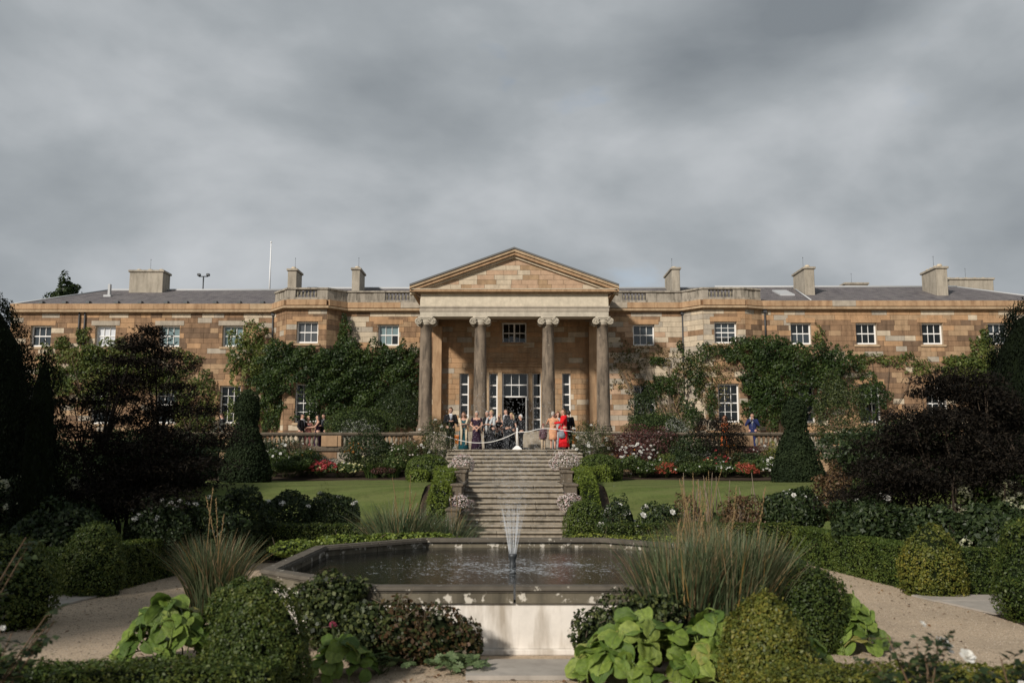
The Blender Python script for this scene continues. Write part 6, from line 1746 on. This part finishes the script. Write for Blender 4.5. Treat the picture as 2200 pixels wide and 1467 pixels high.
# ------------------------------------------------ roses in the near foreground
def rose(label, loc, canes, seed, fl_pts, leaf='dark', h=0.9, spread=0.5, nl=9, ls=0.075):
    random.seed(seed)
    t = thing('rose_bush', label, 'rose bush', loc)
    b = MB(); LP, LN = [], []
    for k in range(canes):
        a = random.random() * 6.28; r = spread * random.random() ** 0.6
        p0 = Vector((random.uniform(-.08, .08), random.uniform(-.08, .08), 0)); p2 = Vector((r * math.cos(a), r * 0.7 * math.sin(a), h * random.uniform(0.45, 1.0))); p1 = p0.lerp(p2, 0.5) + Vector((-p2.x * 0.15, 0, 0.08))
        b.tube([p0, p1, p2], [0.010, 0.008, 0.004], 5)
        for q in range(nl):
            f = random.uniform(0.35, 1.0); c = p0.lerp(p1, f * 2) if f < 0.5 else p1.lerp(p2, f * 2 - 1)
            d = Vector((random.uniform(-1, 1), random.uniform(-1, 1), random.uniform(-0.1, 0.5))).normalized()
            for j in range(5):          # compound leaf: five leaflets
                sd = Vector((-d.y, d.x, 0)) * (0, 0.55, -0.55, 0.5, -0.5)[j]; pos = c + d * (0.16, 0.10, 0.10, 0.045, 0.045)[j] * (ls / 0.075) + sd * 0.07
                LP.append(pos); LN.append((random.uniform(-.4, .4), random.uniform(-.6, .2), 1))
            b.tube([c, c + d * 0.15], [0.003, 0.0015], 4)
    b.build('canes', M['stemrose'], t)
    foliage('leaves', np.array(LP), np.array(LN), ls, leaf, t, 0.6, 0.35)
    for (x, y, z, s) in fl_pts:
        link('flower', flower_mesh('rose', 'white'), t, loc=(x, y, z), scale=(s, s, s), rot=(0.8, 0, random.random()))
    return t
M['stemrose'] = flat('rose_cane', (0.11, 0.07, 0.04), 0.6)
rose('rose bush with a white bloom in the blurred right foreground', (2.92, 6.6, 0), 15, 3, [(0.06, -0.1, 0.93, 0.13), (0.22, -0.1, 0.86, 0.1), (-0.03, 0, 1.06, 0.05), (0.36, -0.1, 0.62, 0.07)], h=1.12, spread=0.48)
rose('rose bush with small buds at the bottom right corner', (3.55, 6.5, 0), 12, 5, [(0.05, -0.05, 0.86, 0.05), (-0.1, -.1, 0.7, 0.05)], h=0.82, spread=0.5)
rose('shaded rose bush at the bottom left corner', (-3.85, 6.9, 0), 18, 8, [(0.1, 0, 0.98, 0.04)], h=1.1, spread=0.5)
rose('taller shaded rose bush at the left edge', (-4.55, 7.6, 0), 26, 9, [], h=1.75, spread=0.55, leaf='dark')
random.seed(21)
# ================================================================== people
M['skin'] = flat('skin', (0.50, 0.29, 0.21), 0.55, 0.3)
M['skin2'] = flat('skin_tanned', (0.36, 0.19, 0.125), 0.55, 0.3)
def cloth(name, c, rough=0.85):
    m, n, l, p = newmat(name)
    nz = noise_node(n, l, 14, 3, 0.6)
    l.new(ramp_node(n, l, nz, [(0.3, tuple(x * 0.75 for x in c)), (0.7, tuple(min(1, x * 1.15) for x in c))]), p.inputs['Base Color'])
    p.inputs['Roughness'].default_value = rough; p.inputs['Specular IOR Level'].default_value = 0.2
    bump_node(n, l, p, noise_node(n, l, 9, 2, 0.5), 0.6, 0.03)
    return m
CL = {k: cloth('cloth_' + k, c) for k, c in dict(black=(0.012, 0.012, 0.014), charcoal=(0.02, 0.022, 0.026), navy=(0.018, 0.026, 0.09), teal=(0.012, 0.075, 0.095), plum=(0.028, 0.013, 0.028), peach=(0.58, 0.30, 0.17), red=(0.62, 0.012, 0.018), cream=(0.60, 0.50, 0.36),
      silver=(0.42, 0.44, 0.45), white=(0.72, 0.72, 0.74), mauve=(0.12, 0.07, 0.085), beige=(0.42, 0.33, 0.23), rust=(0.42, 0.10, 0.03), pink=(0.55, 0.22, 0.2), shoe=(0.01, 0.01, 0.01), greybag=(0.22, 0.24, 0.27), tie=(0.16, 0.18, 0.22)).items()}
HAIR = {k: flat('hair_' + k, c, 0.5, 0.4) for k, c in dict(dark=(0.02, 0.014, 0.01), brown=(0.085, 0.045, 0.022), grey=(0.36, 0.33, 0.30), white=(0.62, 0.60, 0.57), blonde=(0.42, 0.30, 0.16), red=(0.16, 0.05, 0.025)).items()}
ARMS = {
    'down': (((.25, .03, 1.13), (.26, -.05, .88)),) * 2, 'clasp': (((.26, .02, 1.13), (.045, -.20, .95)),) * 2, 'chest': (((.26, -.02, 1.12), (.08, -.26, 1.17)),) * 2,
    'fold': (((.25, -.06, 1.12), (-.06, -.22, 1.13)),) * 2, 'drink': (((.28, -.12, 1.2), (.05, -.24, 1.43)),) * 2,
    'reach': (((.22, -.16, 1.16), (.10, -.44, 1.13)), ((.25, .02, 1.14), (.2, -.14, .93))), 'hold': (((.26, -.02, 1.13), (.16, -.24, 1.05)), ((.26, .03, 1.13), (.26, -.05, .88))),
    'out': (((.34, -.10, 1.22), (.30, -.38, 1.18)), ((.34, -.06, 1.2), (.46, -.2, 1.12)))}
def person(label, u, Y, face, H, fit, hair='dark', arms='down', long_hair=0, skin='skin', turn=0, z=ZT, stance=0.09, bun=False, extra=None, shawl=None, lean=0):
    s = H / 1.75
    x = ax(u, 920, Y)
    t = thing('person', label, 'person', (x, Y, z), R(face)); t.scale = (s, s, s)
    t.rotation_euler = (R(lean), 0, R(face))
    A = ARMS[arms]
    b = MB()
    Rt = Matrix.Rotation(R(turn), 3, 'Z')
    hd = Vector((0, -0.012, 1.63))
    def hp(x_, y_, z_): return hd + Rt @ Vector((x_, y_, z_))
    b.ball(hd, (0.074, 0.092, 0.118), 16, 12, rot=Rt); b.capsule(hp(0, -0.02, -0.05), 0.06, hp(0, -0.045, -0.085), 0.045)       # skull and jaw
    b.capsule(hp(0, -0.085, 0.015), 0.016, hp(0, -0.105, -0.02), 0.018, 8)                                                      # nose
    for sx in (-1, 1): b.ball(hp(sx * 0.075, 0.005, -0.005), (0.014, 0.02, 0.032), 8, 6, rot=Rt)                                # ears
    b.capsule((0, 0.01, 1.40), 0.062, (0, -0.005, 1.56), 0.055)
    b.capsule((0, 0, 1.0), 0.135, (0, 0, 1.28), 0.14); b.capsule((-0.13, 0.005, 1.39), 0.065, (0.13, 0.005, 1.39), 0.065)
    b.capsule((-0.07, 0, 0.93), 0.125, (0.07, 0, 0.93), 0.125)
    hands = []
    for i, sx in enumerate((1, -1)):
        e_, w_ = A[i % len(A)]
        sh, el, wr = Vector((sx * 0.18, 0.01, 1.395)), Vector((sx * e_[0], e_[1], e_[2])), Vector((sx * w_[0], w_[1], w_[2]))
        b.capsule(sh, 0.052, el, 0.042); b.capsule(el, 0.042, wr, 0.029)
        d = (wr - el).normalized(); pm = wr + d * 0.055
        b.capsule(wr, 0.03, pm, 0.037); hands.append((sx, wr, d, pm, sh, el))
        hx = sx * stance
        b.capsule((sx * 0.085, 0, 0.9), 0.088, (hx, -0.01, 0.5), 0.06); b.capsule((hx, -0.01, 0.5), 0.057, (hx, 0.015, 0.1), 0.04); b.capsule((hx, 0.03, 0.045), 0.042, (hx * 1.15, -0.13, 0.032), 0.03)
    me = b.me('body', M[skin])
    tmp = bpy.data.objects.new('tmp', me); COL.objects.link(tmp)
    md = tmp.modifiers.new('r', 'REMESH'); md.mode = 'VOXEL'; md.voxel_size = 0.02; md.use_smooth_shade = True
    dg = bpy.context.evaluated_depsgraph_get(); ev = bpy.data.meshes.new_from_object(tmp.evaluated_get(dg))
    bpy.data.objects.remove(tmp)
    # fingers are rooted in the palm and curl
    fb = MB(); fb.v = [v.co[:] for v in ev.vertices]; fb.f = [tuple(p.vertices) for p in ev.polygons]; fb.m = [0] * len(fb.f); fb.s = [True] * len(fb.f)
    for (sx, wr, d, pm, sh, el) in hands:
        sd = d.cross(Vector((0, 0, 1))); sd = sd.normalized() if sd.length > 0.05 else Vector((1, 0, 0)); dn = sd.cross(d).normalized()
        if dn.z > 0: dn = -dn
        for q, ln in enumerate((0.062, 0.074, 0.07, 0.055)):
            p0 = pm + sd * (q - 1.5) * 0.021 + d * 0.022; p1 = p0 + d * ln * 0.55 + dn * 0.012; p2 = p1 + d * ln * 0.4 + dn * ln * 0.5
            fb.tube([p0, p1, p2], [0.0095, 0.009, 0.007], 6)
        p0 = wr + d * 0.03 + sd * 0.03 * -sx; fb.tube([p0, p0 + d * 0.03 - sd * sx * 0.022, p0 + d * 0.06 - sd * sx * 0.018 + dn * 0.012], [0.012, 0.011, 0.008], 6)
    body = fb.build('body', M[skin], t)
    bpy.data.meshes.remove(ev)
    b = MB()
    for sx in (-1, 1): b.ball(hp(sx * 0.031, -0.083, 0.012), 0.011, 8, 6)
    b.capsule(hp(-0.02, -0.096, -0.055), 0.006, hp(0.02, -0.096, -0.055), 0.006, 6); b.build('face_features', HAIR['dark'], t)
    # hair
    bm = bmesh.new(); bmesh.ops.create_uvsphere(bm, u_segments=18, v_segments=14, radius=1)
    bmesh.ops.scale(bm, vec=(0.087, 0.103, 0.127), verts=bm.verts)
    kill = [v for v in bm.verts if (v.co.y < -0.045 and v.co.z < 0.055) or (v.co.z < -0.03 and v.co.y < 0.015) or v.co.z < -0.085]
    bmesh.ops.delete(bm, geom=kill, context='VERTS')
    for v in bm.verts: v.co = hd + Rt @ (v.co * (1 + 0.05 * math.sin(v.co.x * 90) * math.sin(v.co.z * 70 + v.co.y * 60)) + Vector((0, 0.008, 0.008)))
    hb = MB(); hb.bm(bm, 0, True)
    if long_hair:
        for k in range(7):
            a = R(-95 + 190 * k / 6); rx_ = Vector((0.085 * math.sin(a), 0.03 + 0.06 * math.cos(a), 0))
            hb.tube([hd + Rt @ (rx_ + Vector((0, 0, 0.03))), hd + Rt @ (rx_ * 1.25 + Vector((0, 0, -0.1))), hd + Rt @ (rx_ * 1.4 + Vector((0, 0.01, -0.1 - long_hair * (0.8 + 0.2 * (k % 2)))))], [0.035, 0.038, 0.016], 7)
    if bun: hb.ball(hp(0, 0.10, 0.03), (0.05, 0.045, 0.05), 10, 8)
    hb.build('hair', HAIR[hair], t)
    def sleeves(b, r=0.063, end=1.0, mi=0):
        for (sx, wr, d, pm, sh, el) in hands:
            b.capsule(sh, r + 0.012, el, r - 0.004, mi=mi)
            if end > 0.5: b.capsule(el, r - 0.004, el.lerp(wr, end), r * 0.72, mi=mi)
    kind, c = fit[0], fit[1]
    if kind == 'suit':
        b = MB(); b.loft([(0.80, 0, 0.01, 0.195, 0.135), (0.92, 0, 0.005, 0.185, 0.135), (1.06, 0, 0, 0.165, 0.125), (1.22, 0, 0, 0.195, 0.138), (1.34, 0, 0.005, 0.215, 0.13), (1.42, 0, 0.01, 0.19, 0.1), (1.46, 0, 0.012, 0.10, 0.07)], 20)
        sleeves(b, 0.066, 0.93); b.build('jacket', CL[c], t)
        b = MB()
        for sx in (-1, 1):
            b.capsule((sx * 0.088, 0, 0.86), 0.105, (sx * stance, -0.01, 0.5), 0.078); b.capsule((sx * stance, -0.01, 0.5), 0.078, (sx * stance, 0.01, 0.11), 0.066)
        b.build('trousers', CL[fit[2] if len(fit) > 2 else c], t)
        if not (len(fit) > 3 and fit[3] == 'none'):
            b = MB(); b.add([(-0.062, -0.128, 1.45), (0.062, -0.128, 1.45), (0.0, -0.150, 1.14), (-0.05, -0.07, 1.49), (0.05, -0.07, 1.49)], [(0, 2, 1), (0, 1, 4, 3)]); b.tube([(-0.06, -0.03, 1.475), (0, -0.085, 1.46), (0.06, -0.03, 1.475), (0, 0.07, 1.49), (-0.06, -0.03, 1.475)], 0.018, 6); b.build('shirt', CL['white'], t)
            b = MB()
            if len(fit) > 3 and fit[3] == 'bow': b.ball((-0.03, -0.12, 1.45), (0.032, 0.012, 0.02), 8, 6); b.ball((0.03, -0.12, 1.45), (0.032, 0.012, 0.02), 8, 6)
            else: b.add([(-0.016, -0.136, 1.45), (0.016, -0.136, 1.45), (0.022, -0.155, 1.22), (0, -0.16, 1.16), (-0.022, -0.155, 1.22)], [(0, 4, 3, 2, 1)])
            b.build('bow_tie' if len(fit) > 3 and fit[3] == 'bow' else 'tie', CL['black' if len(fit) > 3 and fit[3] == 'bow' else 'tie'], t)
    elif kind in ('gown', 'dress', 'coat'):
        hem = {'gown': 0.02, 'dress': 0.48, 'coat': 0.14}[kind]; fl_ = {'gown': 0.25, 'dress': 0.205, 'coat': 0.27}[kind]
        b = MB()
        rg = [(hem, 0, 0.0, fl_, fl_ * 0.85), (hem + (0.9 - hem) * 0.35, 0, 0, fl_ * 0.9, fl_ * 0.74), (hem + (0.9 - hem) * 0.7, 0, 0, 0.195, 0.15), (0.93, 0, 0, 0.185, 0.142), (1.07, 0, 0, 0.148, 0.115), (1.2, 0, -0.005, 0.172, 0.142), (1.30, 0, -0.005, 0.178, 0.14)]
        if kind == 'coat' or fit[-1] == 'high': rg += [(1.37, 0, 0.005, 0.2, 0.115), (1.43, 0, 0.01, 0.165, 0.088), (1.465, 0, 0.012, 0.085, 0.066)]
        else: rg += [(1.36, 0, 0.01, 0.165, 0.112)]
        b.loft(rg, 28, wob=0.06 if kind != 'dress' else 0.02)
        if kind == 'coat': sleeves(b, 0.066, 0.95)
        elif fit[-1] in ('cap', 'high'):
            for (sx, wr, d, pm, sh, el) in hands: b.capsule(sh + Vector((0, 0, -0.01)), 0.07, sh.lerp(el, 0.35), 0.06)
        b.build('coat' if kind == 'coat' else 'dress', CL[c], t)
    elif kind == 'kid':
        b = MB(); b.loft([(0.72, 0, 0, 0.22, 0.16), (0.9, 0, 0, 0.2, 0.15), (1.15, 0, 0, 0.2, 0.15), (1.34, 0, 0, 0.21, 0.13), (1.43, 0, 0.01, 0.13, 0.09)], 18); sleeves(b, 0.07, 0.9); b.build('jacket', CL[c], t)
        b = MB()
        for sx in (-1, 1): b.capsule((sx * 0.09, 0, 0.8), 0.11, (sx * stance, 0, 0.1), 0.07)
        b.build('trousers', CL[fit[2]], t)
    if shawl:
        b = MB()
        for (sx, wr, d, pm, sh, el) in hands:
            b.capsule(sh, 0.082, el, 0.07); b.tube([sh + Vector((0, -0.08, 0.02)), Vector((sx * 0.13, -0.17, 1.2)), Vector((sx * 0.10, -0.2, 0.9)), Vector((sx * 0.12, -0.17, shawl[1]))], [0.05, 0.06, 0.055, 0.045], 8)
        b.capsule((-0.17, 0.07, 1.36), 0.08, (0.17, 0.07, 1.36), 0.08); b.build('shawl', CL[shawl[0]], t)
    b = MB()
    for sx in (-1, 1): b.capsule((sx * stance, 0.035, 0.05), 0.052, (sx * stance * 1.15, -0.14, 0.036), 0.038)
    b.build('shoes', CL['shoe'], t)
    return t
YP = 38.3
person('man in black suit with grey tie, leftmost on the stair head, hands at his waist', 968, YP, 8, 1.80, ('suit', 'black'), 'brown', 'chest', turn=-38)
person('woman in long teal dress with cream shawl beside the man in black', 996, YP + .1, 5, 1.62, ('gown', 'teal', 'bare'), 'brown', 'chest', 0.12, turn=-25, shawl=('cream', 0.25))
person('woman in long dark plum dress with hands clasped in front', 1024, YP, 3, 1.64, ('gown', 'plum', 'cap'), 'grey', 'clasp', turn=-45)
person('bald man in black half hidden by the woman with the silver shawl', 1047, YP + .9, -40, 1.70, ('suit', 'black', 'black', 'none'), 'grey', 'down')
person('blonde woman in black with a silver-white shawl, arms folded', 1056, YP, -50, 1.68, ('gown', 'black', 'cap'), 'blonde', 'fold', bun=True, shawl=('silver', 0.75))
person('woman in black evening dress with bare pale arms behind the dark-suited man', 1073, YP + .5, -30, 1.55, ('gown', 'black', 'bare'), 'blonde', 'clasp')
person('dark-haired man in charcoal suit turned left beside the door', 1088, YP, -62, 1.74, ('suit', 'charcoal'), 'dark', 'hold')
person('blonde woman behind the charcoal-suited man at the doorway', 1099, YP + 1.0, -40, 1.62, ('gown', 'charcoal', 'high'), 'blonde', 'down', 0.15)
person('white-haired person in black seen in the doorway right of the post', 1119, YP + .4, -70, 1.52, ('suit', 'black', 'black', 'none'), 'white', 'hold', turn=-10)
person('small child in mauve jacket and beige trousers', 1167, YP, -150, 1.12, ('kid', 'mauve', 'beige'), 'red', 'down')
person('woman in knee-length peach dress with her back turned, leaning to others', 1188, YP, 158, 1.62, ('dress', 'peach', 'high'), 'grey', 'out', lean=0)
person('red-haired woman in white behind the peach dress', 1199, YP + .8, 10, 1.66, ('gown', 'silver', 'high'), 'red', 'reach', 0.1)
person('woman in long bright red coat with long brown hair, facing left', 1211, YP - .05, -72, 1.74, ('coat', 'red'), 'brown', 'reach', 0.34)
person('man in black suit half hidden behind the red coat', 1222, YP + .6, 150, 1.70, ('suit', 'black', 'black', 'none'), 'dark', 'down')
person('man in black suit behind the left balustrade, his back half turned', 648, 42.2, 70, 1.74, ('suit', 'black'), 'dark', 'reach')
person('blonde woman in pink top among the left balustrade group', 662, 42.5, 30, 1.64, ('gown', 'pink', 'bare'), 'blonde', 'chest')
person('dark-haired woman with bare arms in dark dress facing left over the balustrade', 683, 42.1, -72, 1.68, ('gown', 'plum', 'bare'), 'dark', 'reach', 0.2)
person('man in black dinner suit with white shirt and bow tie', 695, 42.3, -25, 1.74, ('suit', 'black', 'black', 'bow'), 'dark', 'chest')
person('man in black suit alone at the far left of the terrace', 477, 41.0, -75, 1.70, ('suit', 'black'), 'brown', 'down')
person('man in blue suit drinking at the right balustrade', 1617, 42.0, -20, 1.76, ('suit', 'navy'), 'dark', 'drink', skin='skin')
person('long-haired woman in rust dress behind the dark border bush', 1557, 42.3, 5, 1.66, ('gown', 'rust', 'bare'), 'red', 'chest', 0.3, skin='skin2')
# things they hold
t = thing('handbag', 'soft grey handbag hanging beside the red coat', 'bag', (ax(1206, 930, YP - .3), YP - .3, ZT + 0.5))
b = MB(); b.loft([(0.0, 0, 0, 0.06, 0.04), (0.03, 0, 0, 0.13, 0.07), (0.16, 0, 0, 0.15, 0.075), (0.27, 0, 0, 0.11, 0.05), (0.31, 0, 0, 0.06, 0.025)], 16); b.build('bag', CL['greybag'], t)
b = MB(); b.tube([(-0.05, 0, 0.3), (-0.03, 0, 0.44), (0.0, 0, 0.5), (0.03, 0, 0.44), (0.05, 0, 0.3)], 0.009, 6); b.build('strap', CL['greybag'], t)
def glass_thing(label, u, v, Y):
    p = at(u, v, Y); t = thing('wine_glass', label, 'glass', p)
    b = MB(); b.lathe([(0.03, -0.09), (0.006, -0.085), (0.005, 0.0), (0.03, 0.03), (0.038, 0.07), (0.032, 0.11)], 12); b.build('bowl', M['spray'], t)
glass_thing('wine glass at the lips of the man in blue', 1612, 901, 41.72)

# ------------------------------------------------ trees behind the viewer that shade the left of the garden
def shade_tree(label, loc, r, h, n):
    t = thing('shade_tree', label, 'tree', loc)
    b = MB(); b.tube([(0, 0, -0.1), (0.1, 0, h * 0.4), (0, 0.1, h * 0.8)], [0.3, 0.22, 0.08], 8); tree_limbs(b, (0, 0, h * 0.35), r * 0.8, h * 0.5, 7, 0.1); b.build('trunk', M['bark'], t)
    P, N = crown_pts(n, r, r, h * 0.34, h * 0.64, 16, 0.4, 0.06, 0.5, -0.95); foliage('crown', P, N, 0.34, 'dark', t, 0.6, 0.9)
shade_tree('tall broadleaf tree outside the view, nearest the left yew', (-14.6, 11.0, 0), 3.0, 9.0, 5200)
shade_tree('tall broadleaf tree outside the view, left of the viewer', (-14.2, 3.0, 0), 2.5, 9.0, 5200)

# ------------------------------------------------ loose stones and leaf litter on the gravel
pm, pn, pl_, pp = newmat('gravel_stone')
pa = pn.new('ShaderNodeAttribute'); pa.attribute_name = 'rnd'
pl_.new(ramp_node(pn, pl_, pa.outputs['Fac'], [(0.0, (0.10, 0.08, 0.06)), (0.45, (0.34, 0.29, 0.23)), (0.9, (0.50, 0.43, 0.35)), (1.0, (0.12, 0.06, 0.03))]), pp.inputs['Base Color']); pp.inputs['Roughness'].default_value = 0.9
n = 42000
yy = 8.6 + 12.5 * rng.random(n) ** 1.5; xx = (rng.random(n) * 2 - 1) * np.minimum(7.0, 0.6 * yy)
k = ~((np.abs(xx) < 3.6) & (np.abs(yy - 14.1) < 3.6))
pts = np.stack([xx, yy, np.full(n, 0.002)], 1)[k]
gm = octa(pts, rng.uniform(0.003, 0.009, len(pts)), pm)
ga = gm.attributes.new('rnd', 'FLOAT', 'FACE'); ga.data.foreach_set('value', np.repeat(rng.random(len(pts)), 8).astype(np.float32))
gm.polygons.foreach_set('use_smooth', np.zeros(len(gm.polygons), bool))
setp(link('loose_gravel', gm), 'small loose stones scattered over the gravel round the basin', 'gravel', kind='stuff')

fx = np.concatenate([rng.normal(-6.3, 0.5, 90), rng.normal(6.2, 0.6, 110), rng.uniform(-3, 3, 90), rng.uniform(-6, 6, 120)])
fy = np.concatenate([rng.uniform(12, 19, 90), rng.uniform(12.5, 19, 110), rng.uniform(8.8, 9.9, 90), rng.uniform(8.6, 12, 120)])
fp = np.stack([fx, fy, np.full(len(fx), 0.012)], 1)
LM['litter'] = leafmat('dead_leaves', [(0.06, 0.03, 0.015), (0.14, 0.07, 0.03), (0.24, 0.14, 0.05)], trans=0.1, rough=0.8)
lo = foliage('fallen_leaves', fp, np.tile(np.array((0, 0, 1.0)), (len(fp), 1)), 0.05, 'litter', None, 0.6, 0.25)
setp(lo, 'dead brown leaves scattered on the gravel', 'leaf litter', kind='stuff')
